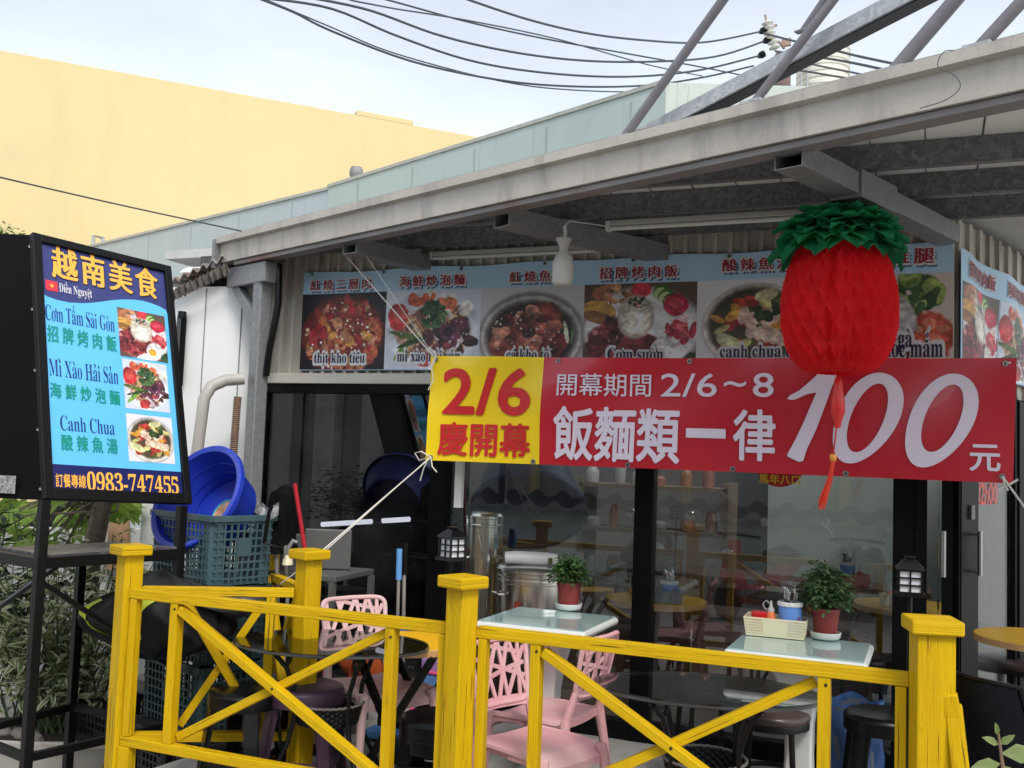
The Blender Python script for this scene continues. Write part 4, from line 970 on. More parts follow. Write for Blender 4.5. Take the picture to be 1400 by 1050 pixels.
b = B(); b.tube([LC + Z * -.54, LC + Vector((-.012, 0, -.66))], .0035, 6); obj('tassel_cord', b, mat('red_cord2', rgb(190, 40, 45), .6), lan)
b = B(); b.lathe([(.012, 0), (.014, -.018), (.011, -.03)], 12, LC + Vector((-.012, 0, -.655))); obj('tassel_bead', b, mat('gold_bead', rgb(225, 150, 60), .3, metal=.3), lan)
b = B(); rr = random.Random(5)
for k in range(38):
    a = rr.uniform(0, 6.3); r0 = rr.uniform(0, .007); p = LC + Vector((-.012 + r0 * cos(a), r0 * sin(a), -.68)); e = rr.uniform(.16, .21)
    q = p + Vector((-.045 + rr.uniform(-.013, .013), rr.uniform(-.012, .012), -e))
    b.tube([p, p.lerp(q, .5) + Vector((.006, 0, .0)), q], [.0022, .0022, .0012], 4)
obj('tassel', b, mat('orange_red_thread', rgb(238, 74, 48), .5, sub=.25), lan, smooth=True)

# hanging white bottle shaped lamp and the tube lamps under the canopy
hl = dep(769, 392, 4.9)
lamp = thing('hanging_lamp', 'white vase shaped plastic hanging lamp under the canopy in front of the food banner', 'lamp', hl, world=True)
b = B(); b.lathe([(0, .0), (.035, .002), (.049, .015), (.053, .04), (.053, .098)], 24, hl, cap=False); b.lathe([(.054, .098), (.054, .104), (.052, .118), (.045, .14), (.030, .165), (.022, .175), (.021, .19), (.030, .215), (.040, .232), (.041, .238), (.0, .238)], 24, hl)
obj('lamp_body', b, mat('milky_plastic', (.62, .61, .57), .35, var=.05, sub=.3), lamp, smooth=True, sharp=40)
b = B(); b.tube([hl + Z * .236, hl + Vector((.006, 0, .27)), hl + Vector((.0, 0, .30))], .009, 8); b.tube([hl + Z * .30, hl + Z * .33 + Vector((.02, .02, 0)), onz(828, 309, 2.70)], .003, 5); obj('wire_hook', b, WHITE, lamp)
def tube_lamp(a, c, lab):
    p, q = onz(*a, 2.695), onz(*c, 2.695); q.y = p.y
    t = thing('tube_lamp', lab, 'tube lamp', p.lerp(q, .5), world=True, group='unlit tube lamps under the canopy')
    b = B(); b.bar(p + Z * .018, q + Z * .018, .045, .026); obj('housing', b, mat('lamp_housing', (.50, .49, .45), .45, var=.05), t, bevel=.004)
    b = B(); b.tube([p.lerp(q, .015) + Vector((0, -.006, -.008)), p.lerp(q, .985) + Vector((0, -.006, -.008))], .012, 12); obj('tube', b, mat('lamp_tube', (.68, .68, .64), .3, var=.02), t, smooth=True)
    for r in (p, q):
        b = B(); b.box(r + Z * .005, (.022, .05, .05)); obj('end_cap', b, WHITE, t, bevel=.003)
tube_lamp((832, 311), (1112, 291), 'unlit tube lamp under the canopy right of the hanging white lamp')
tube_lamp((590, 352), (806, 336), 'unlit tube lamp under the canopy behind the hanging white lamp')
# lettering stuck on the door glass
hd = thing('glass_lettering', 'red opening time lettering stuck on the right door glass', 'lettering', P0 + SD * .4 + Z * 1.45, world=True)
def DG(x, z, l): return P0 + SD * x + SN * (.006 + l) + Z * z
b = B(); text(b, '12h00', (.33, 1.345, .62, 1.455), DG, 'sans', .010, .002); obj('lettering', b, ink('ink_coral', rgb(226, 84, 76)), hd)
wst = thing('window_sticker', 'round red paper sticker with yellow characters on the window above the motor scooter reflection', 'sticker', ony(1065, 640, WY - .01), world=True)
def WG(x, z, l): return Vector((x, WY - .002 - l, z))
sc = ony(1066, 637, WY); b = B(); b.poly([WG(sc.x + .13 * cos(2 * pi * k / 40), sc.z + .02 + .13 * sin(2 * pi * k / 40), .002) for k in range(40)][::1]); obj('paper', b, ink('paper_red', rgb(178, 30, 36)), wst)
b = B(); text(b, '馬年八口', (sc.x - .105, sc.z - .095, sc.x + .105, sc.z - .045), WG, 'cjk', .02, .004); obj('lettering', b, ink('ink_yellow', rgb(232, 200, 60)), wst)

# =================================================================== MENU LIGHT BOX ON ITS STAND
aF, tF, rF = 1.32641, .30423, -.04581
u0 = Vector((cos(aF), sin(aF), 0)); n0 = Vector((sin(aF), -cos(aF), 0)); v0 = Z * cos(tF) - n0 * sin(tF)
FU = u0 * cos(rF) + v0 * sin(rF); FV = v0 * cos(rF) - u0 * sin(rF); FN = FU.cross(FV).normalized()
if FN.dot(n0) < 0: FN = -FN
BL0 = dep(62, 683, 4.5); FW, FH = .7504, 1.3262
def SG(x, z, l): return BL0 + FU * x + FV * z + FN * l
def spx(px, py):
    p = onp(px, py, BL0, FN) - BL0; return p.dot(FU), p.dot(FV)
sg = thing('menu_sign', 'tall blue menu light box with dish photos, leaning back on a black steel stand', 'sign', (BL0.x, BL0.y, 0), world=True)
LD = -(CR @ Vector((1, 0, 0))); LD.z = 0; LD.normalize()
b = B(); c0, c1, c2, c3 = SG(0, 0, 0), SG(FW, 0, 0), SG(FW, FH, 0), SG(0, FH, 0)
lb = BL0 + LD * .62 + Vector((-.02, .08, .0)); lt = c3 + LD * .62 + Vector((-.02, .08, 0.02))
def six(a, e): b.poly([x + e for x in a])
for q in ((c0, c1, c2, c3), (lb, c0, c3, lt), (c1, lb, lt, c2), (c3, c2, lt), (c0, lb, c1)): b.poly([x - FN * .012 for x in q])
obj('light_box', b, mat('black_sign_panel', (.003, .003, .0033), .55, spec=.10, var=.4, scale=2, spots=((.03, .03, .032), 30, .66, .6, O1)), sg)
b = B(); bd = .032
for (x0, z0, x1, z1) in ((-.012, 0, bd, FH), (FW - bd, 0, FW + .008, FH), (bd, 0, FW - bd, bd + .02), (bd, FH - bd - .008, FW - bd, FH)):
    b.prism([SG(x0, z0, -.014), SG(x1, z0, -.014), SG(x1, z1, -.014), SG(x0, z1, -.014)][::-1], FN * .034)
obj('frame', b, BLKS, sg, bevel=.003)
for z in (.05, .33, .62, .93, 1.26):
    b = B(); b.lathe([(.008, 0), (.006, .004), (0, .005)], 8, BL0 + FV * z + LD * .02 + FN * .0, (LD.cross(Z)).to_track_quat('Z', 'Y').to_matrix())
    obj('rivet', b, mat('bare_rivet', (.4, .4, .4), .4, metal=.6), sg)
x0, x1, zb0, zt0 = bd, FW - bd, bd + .02, FH - bd - .008
b = B(); b.poly([SG(x0, zb0, .002), SG(x1, zb0, .002), SG(x1, zt0, .002), SG(x0, zt0, .002)]); obj('printed_panel', b, ink('print_navy', rgb(52, 58, 116), .35), sg)
zband = spx(160, 640)[1]
wave = [spx(40 + q[0] / 5.527, 310 + q[1] / 5.527) for q in ((66, 497), (130, 528), (200, 553), (300, 575), (400, 580), (480, 576), (560, 566), (630, 556), (700, 551), (780, 552), (850, 560), (920, 580), (980, 603), (1030, 632), (1085, 668))]
wave = [(x0, wave[0][1])] + [w for w in wave if x0 < w[0] < x1] + [(x1, wave[-1][1])]
b = B()
for (xa, za), (xb, zb_) in zip(wave, wave[1:]): b.poly([SG(xa, zband, .0035), SG(xb, zband, .0035), SG(xb, zb_, .0035), SG(xa, za, .0035)])
obj('sky_blue_field', b, ink('print_cyan', rgb(98, 190, 248), .35), sg)
b = B(); b.poly([SG(x0, zb0, .0035), SG(x1, zb0, .0035), SG(x1, zband, .0035), SG(x0, zband, .0035)]); obj('bottom_band', b, ink('print_dark_navy', rgb(26, 32, 92), .35), sg)
def stext(t, pa, pb, m, style, off=0., shadow=None, pitch=1.):
    a, c = spx(*pa), spx(*pb)
    if shadow is not None:
        b = B(); text(b, t, (a[0] + .004, a[1] - .003, c[0] + .004, c[1] - .003), SG, style, off + .01, .0044, pitch); obj('lettering', b, shadow, sg)
    b = B(); text(b, t, (a[0], a[1], c[0], c[1]), SG, style, off, .0055, pitch); obj('lettering', b, m, sg)
DN = ink('ink_deep', rgb(20, 24, 60)); S_NAVY = ink('ink_sign_navy', rgb(18, 52, 118))
stext('越南美食', (71.5, 379), (212.5, 370.5), I_GOLD, 'song', .012, DN, 1.12)
stext('Điền Nguyệt', (80.5, 399.5), (124.5, 396.5), I_WHITE, 'serif', .0)
stext('Cơm Tấm Sài Gòn', (61.7, 437.5), (155, 434), S_NAVY, 'serif', -.008)
stext('招牌烤肉飯', (64.8, 466.5), (157.6, 460.5), I_GREEN, 'song', .014, None, 1.32)
stext('Mì Xào Hải Sản', (66.7, 513.5), (160, 504), S_NAVY, 'serif', -.008)
stext('海鮮炒泡麵', (68.6, 543.5), (162, 535), I_GREEN, 'song', .014, None, 1.32)
stext('Canh Chua', (82, 588.5), (155, 575.5), S_NAVY, 'serif', -.008)
stext('酸辣魚湯', (84, 615.5), (159, 600.5), I_GREEN, 'song', .014, None, 1.32)
stext('訂餐專線', (75.8, 666), (116, 650), I_GOLD, 'cjk', .014)
stext('0983-747455', (119, 671), (242, 652), I_GOLD, 'serif', .004)
a, c = spx(62, 396.5), spx(78, 386)
b = B(); b.poly([SG(a[0], a[1], .0045), SG(c[0], a[1], .0045), SG(c[0], c[1], .0045), SG(a[0], c[1], .0045)]); obj('flag_emblem', b, ink('flag_red', rgb(222, 50, 66)), sg)
mx, mz, rs = (a[0] + c[0]) / 2, (a[1] + c[1]) / 2, .012
b = B(); o_ = [b._p(SG(mx + (rs if k % 2 == 0 else rs * .42) * sin(k * pi / 5), mz + (rs if k % 2 == 0 else rs * .42) * cos(k * pi / 5), .006)) for k in range(10)]; ce = b._p(SG(mx, mz, .006))
for k in range(10): b.face((ce, o_[(k + 1) % 10], o_[k]))
obj('flag_star', b, ink('flag_yellow', rgb(250, 205, 60)), sg)
for kind, pa, pb in (('rice', (164, 486.5), (224, 433)), ('noodle', (171, 558), (226.5, 499.5)), ('soup', (176, 630.5), (233.5, 572))):
    a, c = spx(*pa), spx(*pb)
    picture('dish_picture', kind, lambda s, t, l, a=a, c=c: SG(a[0] + (c[0] - a[0]) * s, a[1] + (c[1] - a[1]) * t, .0045), sg, 66, 72)
b = B(); q = BL0 + LD * .40 + FV * .03 - FN * -.004
b.poly([BL0 + LD * k + Z * z + Vector((-.004, -.004, 0)) + (Vector((-.02, .08, 0)) * (k / .62)) + (c3 - BL0) * (z / 1.3) * 0 for k, z in ((.145, .02), (.30, .02), (.30, .10), (.145, .10))]); obj('service_label', b, mat('label_grey', (.25, .25, .25), .5, var=.8, scale=90), sg)
# stand
NL = BL0 + Vector((-.005, .0, 0)); RL = SG(FW - .02, 0, -.03)
KL = dep(98, 965, 5.3); KL.z = 0; LL = dep(-45, 985, 4.75); LL.z = 0
b0 = [Vector((p.x, p.y, 0)) for p in (NL, RL, KL, LL)]
for p, zt, zg in zip(b0, (BL0.z, RL.z, .95, .95), (-.36, -.36, -.36, -.36)):
    b = B(); b.box(Vector((p.x, p.y, (zt + zg) / 2)), (.042, .042, zt - zg), Matrix.Rotation(aF, 3, 'Z')); obj('leg', b, BLKS, sg, bevel=.003)
def sbar(p, q, z0, z1, w=.03, h=.03, name='stand_bar', m=BLKS):
    b = B(); p, q = Vector(p), Vector(q); d = (q - p).normalized() * .02; b.bar(p + d + Z * z0, q - d + Z * z1, w, h); return obj(name, b, m, sg)
N0, R0, K0, L0 = b0
for p, q in ((N0, R0), (R0, K0), (K0, L0), (L0, N0)): sbar(p, q, .10, .10, .03, .035)
b = B(); b.prism([p + (p - (N0 + R0 + K0 + L0) / 4).normalized() * .03 + Z * .925 for p in (N0, R0, R0.lerp(K0, .55), N0.lerp(L0, .75))], (0, 0, .05))
obj('shelf', b, BLKS, sg, bevel=.004)
b = B(); rr = random.Random(4)
for k in range(7):
    t = (k + .5) / 7; p, q = N0.lerp(L0, .75).lerp(N0, t), R0.lerp(K0, .55).lerp(R0, t); b.bar(p.lerp(q, .05) + Z * .979, q.lerp(p, .03) + Z * (.979 + rr.uniform(0, .006)), .085, .012)
obj('shelf_board', b, mat('worn_black_board', (.05, .048, .055), .4, var=.5, scale=7, spots=((.25, .25, .28), 9, .52, .7, O1), bump=.3), sg)
sbar(L0, K0, .62, .92, .022, .022, 'diagonal_brace', mat('grey_steel_rod', (.10, .10, .105), .35, metal=.3)); sbar(N0, R0, .86, .40, .022, .022, 'diagonal_brace')

# =================================================================== YELLOW FENCE
FYL = 3.48
fence = thing('wooden_fence', 'yellow painted wooden fence with cross braces round the terrace', 'fence', (-1.64, FYL, 0), world=True)
RP = Matrix.Rotation(radians(-21.9), 3, 'Z')
def fpost(x, y, top=1.05, a=.086, rot=RP, cap=.15):
    b = B(); b.box((x, y, (top - .04) / 2), (a, a, top - .04), rot); p = obj('post', b, YEL, fence, bevel=.004)
    c = B(); c.box((x, y, top - .021), (cap * .93, cap * .93, .044), rot); obj('post_cap', c, YEL, p, bevel=.007)
P1, P2, P3, P4, P5 = (-3.275, 3.50), (-1.615, 3.44), (.005, 3.425), (-2.62, 3.92), (-3.42, 4.72)
fpost(*P1); fpost(*P2); fpost(*P3, rot=Matrix.Rotation(radians(14), 3, 'Z'), a=.112, cap=.165); fpost(*P4, top=1.045); fpost(*P5, top=1.0)
def fbar(name, p, q, w=.036, h=.036, up=Z, bev=.003):
    b = B(); b.bar(p, q, w, h, up); return obj(name, b, YEL, fence, bevel=bev)
def panel(xa, xb, ba, bb, y=FYL, zt=.845, zb=.215):
    fbar('top_rail', (xa, y, zt), (xb, y, zt), .046, .042); fbar('bottom_rail', (xa, y, zb), (xb, y, zb), .046, .040)
    for x in (ba, bb): fbar('baluster', (x, y + .004, zb + .0205), (x, y + .004, zt - .0215), .040, .048, (0, 1, 0))
    fbar('cross_brace', (ba + .03, y - .006, zt - .045), (bb - .03, y - .006, zb + .045), .034, .044, (0, 1, 0))
    m = .5; A = Vector((ba + .03, y + .030, zb + .045)); Bq = Vector((bb - .03, y + .030, zt - .045))
    fbar('cross_brace', A, Bq, .034, .044, (0, 1, 0))
panel(-3.232, -1.672, -2.985, -1.93); panel(-1.562, -.062, -1.325, -.318)
for x in (-3.205, -1.70, -1.535, -.085): fbar('side_batten', (x, FYL - .004, .237), (x, FYL - .004, .822), .034, .040, (0, 1, 0))
fbar('lower_batten', (-3.21, FYL, .0), (-3.21, FYL, .193), .06, .05, (0, 1, 0))
def panel2(p, q, zt, zb, zt2=None, br=True):
    p, q = Vector((*p, 0)), Vector((*q, 0)); d = (q - p).normalized(); p, q = p + d * .06, q - d * .06; zt2 = zt2 or zt
    fbar('top_rail', p + Z * zt, q + Z * zt2, .046, .040); fbar('bottom_rail', p + Z * zb, q + Z * zb, .046, .040)
    n = Vector((d.y, -d.x, 0))
    if br:
        a, c = p + d * .16, q - d * .10
        for k in (a, c): fbar('baluster', k + Z * (zb + .021), k + Z * (zt - .021), .040, .048, n)
        fbar('cross_brace', a + d * .03 + Z * (zt - .045) + n * .012, c - d * .03 + Z * (zb + .045) + n * .012, .034, .044, n)
        fbar('cross_brace', a + d * .03 + Z * (zb + .045) - n * .024, c - d * .03 + Z * (zt - .045) - n * .024, .034, .044, n)
panel2(P1, P4, .85, .215); panel2(P4, P5, .85, .215, .80)
SCR = mat('rusty_screw', (.05, .03, .02), .6, metal=.4)
for x, z in ((-3.20, .80), (-3.20, .26), (-2.985, .80), (-1.93, .79), (-1.70, .78), (-1.535, .79), (-1.325, .80), (-1.325, .26), (-.318, .80), (-.318, .27), (-.085, .79), (-2.46, .53), (-.82, .53)):
    b = B(); b.lathe([(0, .003), (.005, .002), (.006, 0)], 8, (x + .006, FYL - (.0205 if abs(x + 2.46) > .1 and abs(x + .82) > .1 else .029), z), Matrix.Rotation(pi / 2, 3, 'X')); obj('screw_head', b, SCR, fence)
fbar('leaning_brace', (.065, 3.405, .80), (.155, 3.30, .0), .05, .05, (1, 0, 0), .006)
fbar('brace_block', (.052, 3.40, .83), (.065, 3.40, .76), .05, .05, (1, 0, 0), .006)

# solar lanterns on stakes
def lantern_at(p, lab, rz):
    t = thing('solar_lantern', lab, 'lantern', p, rz, group='solar stake lanterns by the fence posts')
    b = B(); b.lathe([(.0, .052), (.018, .050), (.040, .036), (.062, .020), (.064, .014), (.0, .014)], 4, T=Matrix.Rotation(pi / 4, 3, 'Z')); b.box((0, 0, .054), (.034, .034, .006)); obj('roof', b, BLKP, t, bevel=.001)
    b = B(); s = .036
    for sx in (-1, 1):
        for sy in (-1, 1): b.box((sx * s, sy * s, -.024), (.007, .007, .076))
    for k in range(4):
        Rk = Matrix.Rotation(k * pi / 2, 3, 'Z')
        b.box(Rk @ Vector((0, -s, -.024)), (.005, .005, .072), Rk)
        for z in (-.0605, -.036, -.012, .012): b.box(Rk @ Vector((0, -s - .0007, z)), (.066, .0052, .005), Rk)
    b.box((0, 0, -.068), (.094, .094, .010)); obj('cage', b, BLKP, t)
    b = B(); b.box((0, 0, -.024), (.064, .064, .072)); obj('lamp_glass', b, mat('frosted_panel', (.62, .64, .68), .4, var=.05), t)
    b = B(); b.tube([(0, 0, -.072), (0, 0, -p.z + .02)], .008, 8); obj('stake', b, BLKP, t)
lantern_at(dep(619, 740, 3.90), 'black solar stake lantern with white panes behind the middle fence post', radians(64))
lantern_at(dep(1244, 784, 3.36), 'black solar stake lantern with white panes behind the right fence post', radians(4))

# =================================================================== TABLES
TEALG = mat('sea_green_table_glass', (.30, .44, .42), .10, var=.04, scale=4, coat=.6, spec=.6, spots=((.36, .47, .46), 3, .5, .5, O1))
def cafe_table(c, sx, sy, lab):
    t = thing('cafe_table', lab, 'table', (c[0], c[1], 0), 0, 'square white pedestal tables')
    b = B(); b.box((0, 0, .728), (sx, sy, .034)); obj('tabletop', b, mat('white_enamel', (.66, .67, .64), .3, var=.04, spots=((.25, .22, .18), 22, .70, .6, O1)), t, bevel=.014)
    b = B(); b.box((0, 0, .748), (sx - .03, sy - .03, .006)); obj('glass_sheet', b, TEALG, t, bevel=.001)
    b = B(); pr = [(.24, .0), (.24, .015), (.20, .035), (.115, .08), (.085, .16), (.078, .30), (.080, .42), (.095, .52), (.13, .62), (.185, .70), (.20, .71)]
    b.lathe(pr, 4, T=Matrix.Rotation(pi / 4, 3, 'Z')); obj('pedestal', b, mat('white_pedestal', (.60, .60, .58), .4, var=.05, spots=((.35, .33, .3), 5, .6, .5, O1)), t, smooth=True, sharp=50, bevel=.01)
    return t
cafe_table((-1.66, 4.50), .535, .52, 'square sea green glass topped white pedestal table between two pink chairs')
cafe_table((-.505, 4.46), .56, .50, 'square sea green glass topped white pedestal table with a cream condiment basket')
IRON = mat('black_wrought_iron', (.006, .006, .006), .4, spec=.3, var=.3, scale=20)
WICK = mat('black_wicker', (.010, .009, .009), .5, spec=.3, var=.4, scale=30)
def glass_table(c, rz, lab, rx=.44, ry=.30, zt=.65):
    t = thing('glass_table', lab, 'table', (c[0], c[1], 0), rz, 'oval glass tables with wicker baskets')
    b = B(); n = 56; R = [(cos(2 * pi * k / n), sin(2 * pi * k / n)) for k in range(n)]
    b.prism([(rx * x, ry * y, zt - .008) for x, y in R][::-1], (0, 0, .008)); obj('glass_top', b, GLT, t, smooth=True, sharp=40)
    b = B(); b.tube([(rx * .995 * x, ry * .995 * y, zt - .012) for x, y in R] + [(rx * .995, 0, zt - .012)], .006, 6); obj('rim', b, mat('rim_metal', (.12, .13, .13), .3, metal=.6), t, smooth=True)
    for k in range(4):
        a = pi / 4 + k * pi / 2; d = Vector((cos(a), sin(a) * .85, 0)); b = B()
        pts = [d * .30 + Z * .0, d * .27 + Z * .10, d * .20 + Z * .22, d * .165 + Z * .34, d * .175 + Z * .45, d * .22 + Z * .555, d * .27 + Z * .605]
        b.tube(pts, .011, 8)
        c0 = d * .235 + Z * .585
        b.tube([c0 + d * (.055 * (1 - q / 11) * cos(q * .62 + .4)) + Z * (.055 * (1 - q / 11) * sin(q * .62 + .4)) for q in range(10)], .009, 8)
        obj('leg', b, IRON, t, smooth=True)
    b = B()
    def bask(u, v):
        th = 2 * pi * u; r = .135 + .02 * v; z = .30 + .085 * v
        return Vector((r * cos(th), r * sin(th), z)) * 1 + Vector((cos(th), sin(th), 0)) * (.004 * sin(v * 22) * (1 if int(u * 48) % 2 else -1))
    b.grid(96, 20, bask); b.lathe([(.0, .302), (.135, .30)], 32); obj('wicker_basket', b, WICK, t, smooth=True)
    b = B(); b.tube([Vector((.158 * cos(2 * pi * k / 72), .158 * sin(2 * pi * k / 72), .388 + .003 * (k % 2))) for k in range(73)], .006, 6); obj('basket_rim', b, mat('wicker_rim', (.20, .18, .16), .6), t, smooth=True)
    return t
glass_table((-2.47, 3.90), radians(16), 'oval dark glass table with scrolled iron legs nearer the green crates')
glass_table((-.79, 3.90), radians(12), 'oval dark glass table with scrolled iron legs beside the round brown stool', .43, .27)
YT = mat('yellow_laminate', rgb(224, 172, 24), .5, var=.06, scale=9, spec=.25); TAN = mat('tan_edge_band', rgb(196, 152, 98), .5, var=.1)
def round_table(c, r, zt, lab, th=.03, leg='post'):
    t = thing('round_table', lab, 'table', (c[0], c[1], 0))
    b = B(); b.lathe([(0, zt), (r - .004, zt), (r - .0035, zt - .001)], 56); obj('tabletop', b, YT, t, smooth=True, sharp=30)
    b = B(); b.lathe([(r - .003, zt - .001), (r, zt - .004), (r, zt - th), (0, zt - th)], 56); obj('edge_band', b, TAN, t, smooth=True, sharp=30)
    if leg == 'post':
        b = B(); b.lathe([(.22, 0), (.22, .02), (.05, .04), (.035, .08), (.035, zt - th - .03), (.12, zt - th)], 24); obj('pedestal', b, BLKS, t, smooth=True, sharp=40)
    else:
        for s, q in ((1, -1), (-1, -1), (1, 1), (-1, 1)):
            b = B(); b.bar((.2 * s, .15 * q, zt - th), (-.16 * s if leg == 'fold' else .24 * s, .18 * q, 0), .022, .034); obj('leg', b, BLKS, t)
    return t
yl = dep(556, 878, 4.62); round_table((yl.x - .01, yl.y + .05), .25, yl.z, 'small round yellow table with slanted folding legs behind the left fence panel', .032, 'fold')
yr = onz(1408, 872, .75); round_table((yr.x + .06, yr.y + .04), .30, .75, 'round yellow table at the right edge in front of the green side wall')

# =================================================================== CHAIRS AND STOOLS
PINK = mat('pink_plastic', (.66, .345, .365), .42, var=.05, scale=3, spots=((.62, .44, .42), 2.2, .52, .7, O1))
PINKP = mat('pale_pink_plastic', (.70, .47, .46), .42, var=.05, scale=3)
def pink_chair(m):
    t = thing('pink_chair', '', 'chair', (0, 0, 0), 0, 'pink plastic lattice back chairs')
    b = B()
    def seat(u, v):
        x, y = (u - .5) * .40, (v - .5) * .41 * (1.04 if u > .5 else 1 - .06 * (1 - 2 * u)); e = max(0, (u - .82) / .18)
        return Vector((x, y, .447 - .05 * e * e - .012 * (1 - (2 * v - 1) ** 2) - .012 * max(0, abs(2 * v - 1) - .8) / .2))
    b.grid(16, 12, seat); b2 = b
    b.grid(16, 12, lambda u, v: seat(1 - u, v) - Z * .022)
    for f in (lambda s: (s, 0), lambda s: (s, 1), lambda s: (0, s), lambda s: (1, s)):
        b.grid(16, 1, lambda u, v, f=f: seat(*f(u)) - Z * (.034 * v))
    obj('seat', b, m, t, smooth=True, sharp=50)
    for s in (-1, 1):
        b = B(); b.tube([(.195, s * .185, .435), (.205, s * .20, .38), (.215, s * .21, .2), (.225, s * .22, 0)], [.026, .024, .020, .017], 10); obj('leg', b, m, t, smooth=True)
        b = B(); b.tube([(-.20, s * .18, .445), (-.205, s * .195, .38), (-.235, s * .21, .2), (-.27, s * .22, 0)], [.026, .025, .021, .017], 10); obj('leg', b, m, t, smooth=True)
        b = B(); b.tube([(-.19, s * .185, .435), (-.16, s * .19, .425), (.0, s * .20, .428), (.17, s * .20, .425)], .018, 8); obj('seat_rail', b, m, t, smooth=True)
    # lattice back in its own plane
    bk = lambda y, z: Vector((-.195 - (z - .45) * .24 - .035 * (1 - (y / .2) ** 2), y, z))
    b = B(); fr = []
    for q in range(40):
        a = 2 * pi * q / 40; e = .62; cxx = (abs(cos(a)) ** .28) * (1 if cos(a) >= 0 else -1); czz = (abs(sin(a)) ** .28) * (1 if sin(a) >= 0 else -1)
        fr.append(bk(.19 * cxx * (.86 + .14 * (czz + 1) / 2), .69 + .138 * czz))
    b.tube(fr + [fr[0]], .0125, 8, caps=False)
    for s in (-1, 1): b.tube([bk(s * .160, .60), bk(s * .165, .53), Vector((-.20, s * .18, .43))], [.013, .018, .024], 8)
    obj('back_frame', b, m, t, smooth=True)
    b = B(); rr = random.Random(12)
    segs = [(-.17, .60, -.05, .82), (-.16, .57, -.165, .82), (-.12, .56, -.19, .79), (-.11, .56, .02, .82), (-.02, .56, -.09, .82), (0, .56, .09, .82), (.06, .56, .03, .82), (.05, .56, .18, .79),
            (.13, .56, .15, .82), (.17, .58, .10, .82), (-.17, .64, .17, .72), (-.18, .77, .17, .66), (-.10, .82, .17, .76)]
    for y0_, z0_, y1_, z1_ in segs:
        p, q = bk(y0_ * .95, z0_), bk(y1_ * .95, z1_); n = 5
        for k in range(n):
            a, c = y0_ + (y1_ - y0_) * k / n, y0_ + (y1_ - y0_) * (k + 1) / n; za, zc = z0_ + (z1_ - z0_) * k / n, z0_ + (z1_ - z0_) * (k + 1) / n
            b.bar(bk(a * .95, za), bk(c * .95, zc), .008, .019, (0, 1, 0) if abs(a - c) < abs(za - zc) else (0, 0, 1))
    b.grid(14, 1, lambda u, v: bk((u - .5) * .34, .535 + .045 * v) - Vector((.006, 0, 0))); b.grid(14, 1, lambda u, v: bk((.5 - u) * .34, .535 + .045 * v) + Vector((.006, 0, 0)))
    obj('back_lattice', b, m, t, smooth=True, sharp=40)
    return t
ch = pink_chair(PINK); ca = onz(748, 995, .44)
ch.location = (ca.x - .03, ca.y + .00, -.01); ch.rotation_euler = (0, 0, radians(-22)); ch.scale = (.9, .9, .9); ch['label'] = 'deep pink plastic chair nearest the fence, its lattice back beside the middle fence post'
cb = onz(742, 962, .44)
ch2 = copy_tree(ch, (cb.x - .02, cb.y + .10, 0), radians(172), 'pink plastic chair half tucked under the square table, facing left')
cc = onz(500, 930, .44)
ch3 = pink_chair(PINKP); ch3.location = (cc.x + .01, cc.y + .10, 0); ch3.rotation_euler = (0, 0, radians(-30)); ch3.scale = (.95, .95, .93); ch3['label'] = 'pale faded pink chair behind the oval glass table near the back fence post'
def stool(m, name, lab, loc, rz=0, h=.45, w=.30, grp=None):
    t = thing(name, lab, 'stool', loc, rz, grp)
    b = B(); b.lathe([(0, h), (w * .44, h), (w * .50, h - .008), (w * .52, h - .025), (w * .52, h - .075), (w * .50, h - .078)], 32); obj('seat', b, m, t, smooth=True, sharp=50)
    for k in range(4):
        a = pi / 4 + k * pi / 2; d = Vector((cos(a), sin(a), 0)); sdv = Vector((-d.y, d.x, 0)); b = B()
        b.prism([d * (w * .49) + sdv * .035 + Z * (h - .06), d * (w * .49) - sdv * .035 + Z * (h - .06), d * (w * .66) - sdv * .028, d * (w * .66) + sdv * .028], -d * .012 + Z * .0)
        b.prism([d * (w * .49) + sdv * .035 + Z * (h - .06), d * (w * .40) + sdv * .035 + Z * (h - .06), d * (w * .60) + sdv * .028, d * (w * .66) + sdv * .028], sdv * -.008)
        obj('leg', b, m, t)
    for z, r in ((.12, .60),):
        b = B()
        for k in range(4):
            a, c = pi / 4 + k * pi / 2, pi / 4 + (k + 1) * pi / 2; b.bar((cos(a) * w * r, sin(a) * w * r, z), (cos(c) * w * r, sin(c) * w * r, z), .010, .05)
        obj('stretcher', b, m, t)
    return t
PURP = mat('purple_plastic', (.055, .026, .05), .45, var=.12, scale=4)
st = onz(392, 940, .45)
stool(PURP, 'plastic_stool', 'dark purple plastic stool behind the front fence panel beside the oval glass table', (st.x + .03, st.y + .10, 0), .3, .45, .34)
st = onz(308, 948, .45)
stool(BLKP, 'plastic_stool', 'glossy black plastic stool just inside the left corner of the fence', (st.x - .02, st.y + .16, 0), .1, .44, .30)
st = onz(592, 995, .36)
s0 = stool(BLKP, 'plastic_stool', 'lower black plastic stool of the stack behind the middle fence post', (st.x - .02, st.y + .10, 0), .2, .33, .33, 'stacked black stools')
copy_tree(s0, (st.x - .02, st.y + .10, .06), .25, 'upper black plastic stool of the stack behind the middle fence post')
st = onz(1208, 975, .46)
stool(BLKP, 'plastic_stool', 'black plastic stool left of the right fence post', (st.x, st.y + .02, 0), .2, .46, .32)
LEATH = mat('brown_vinyl', (.055, .032, .028), .4, var=.2, scale=9, coat=.2)
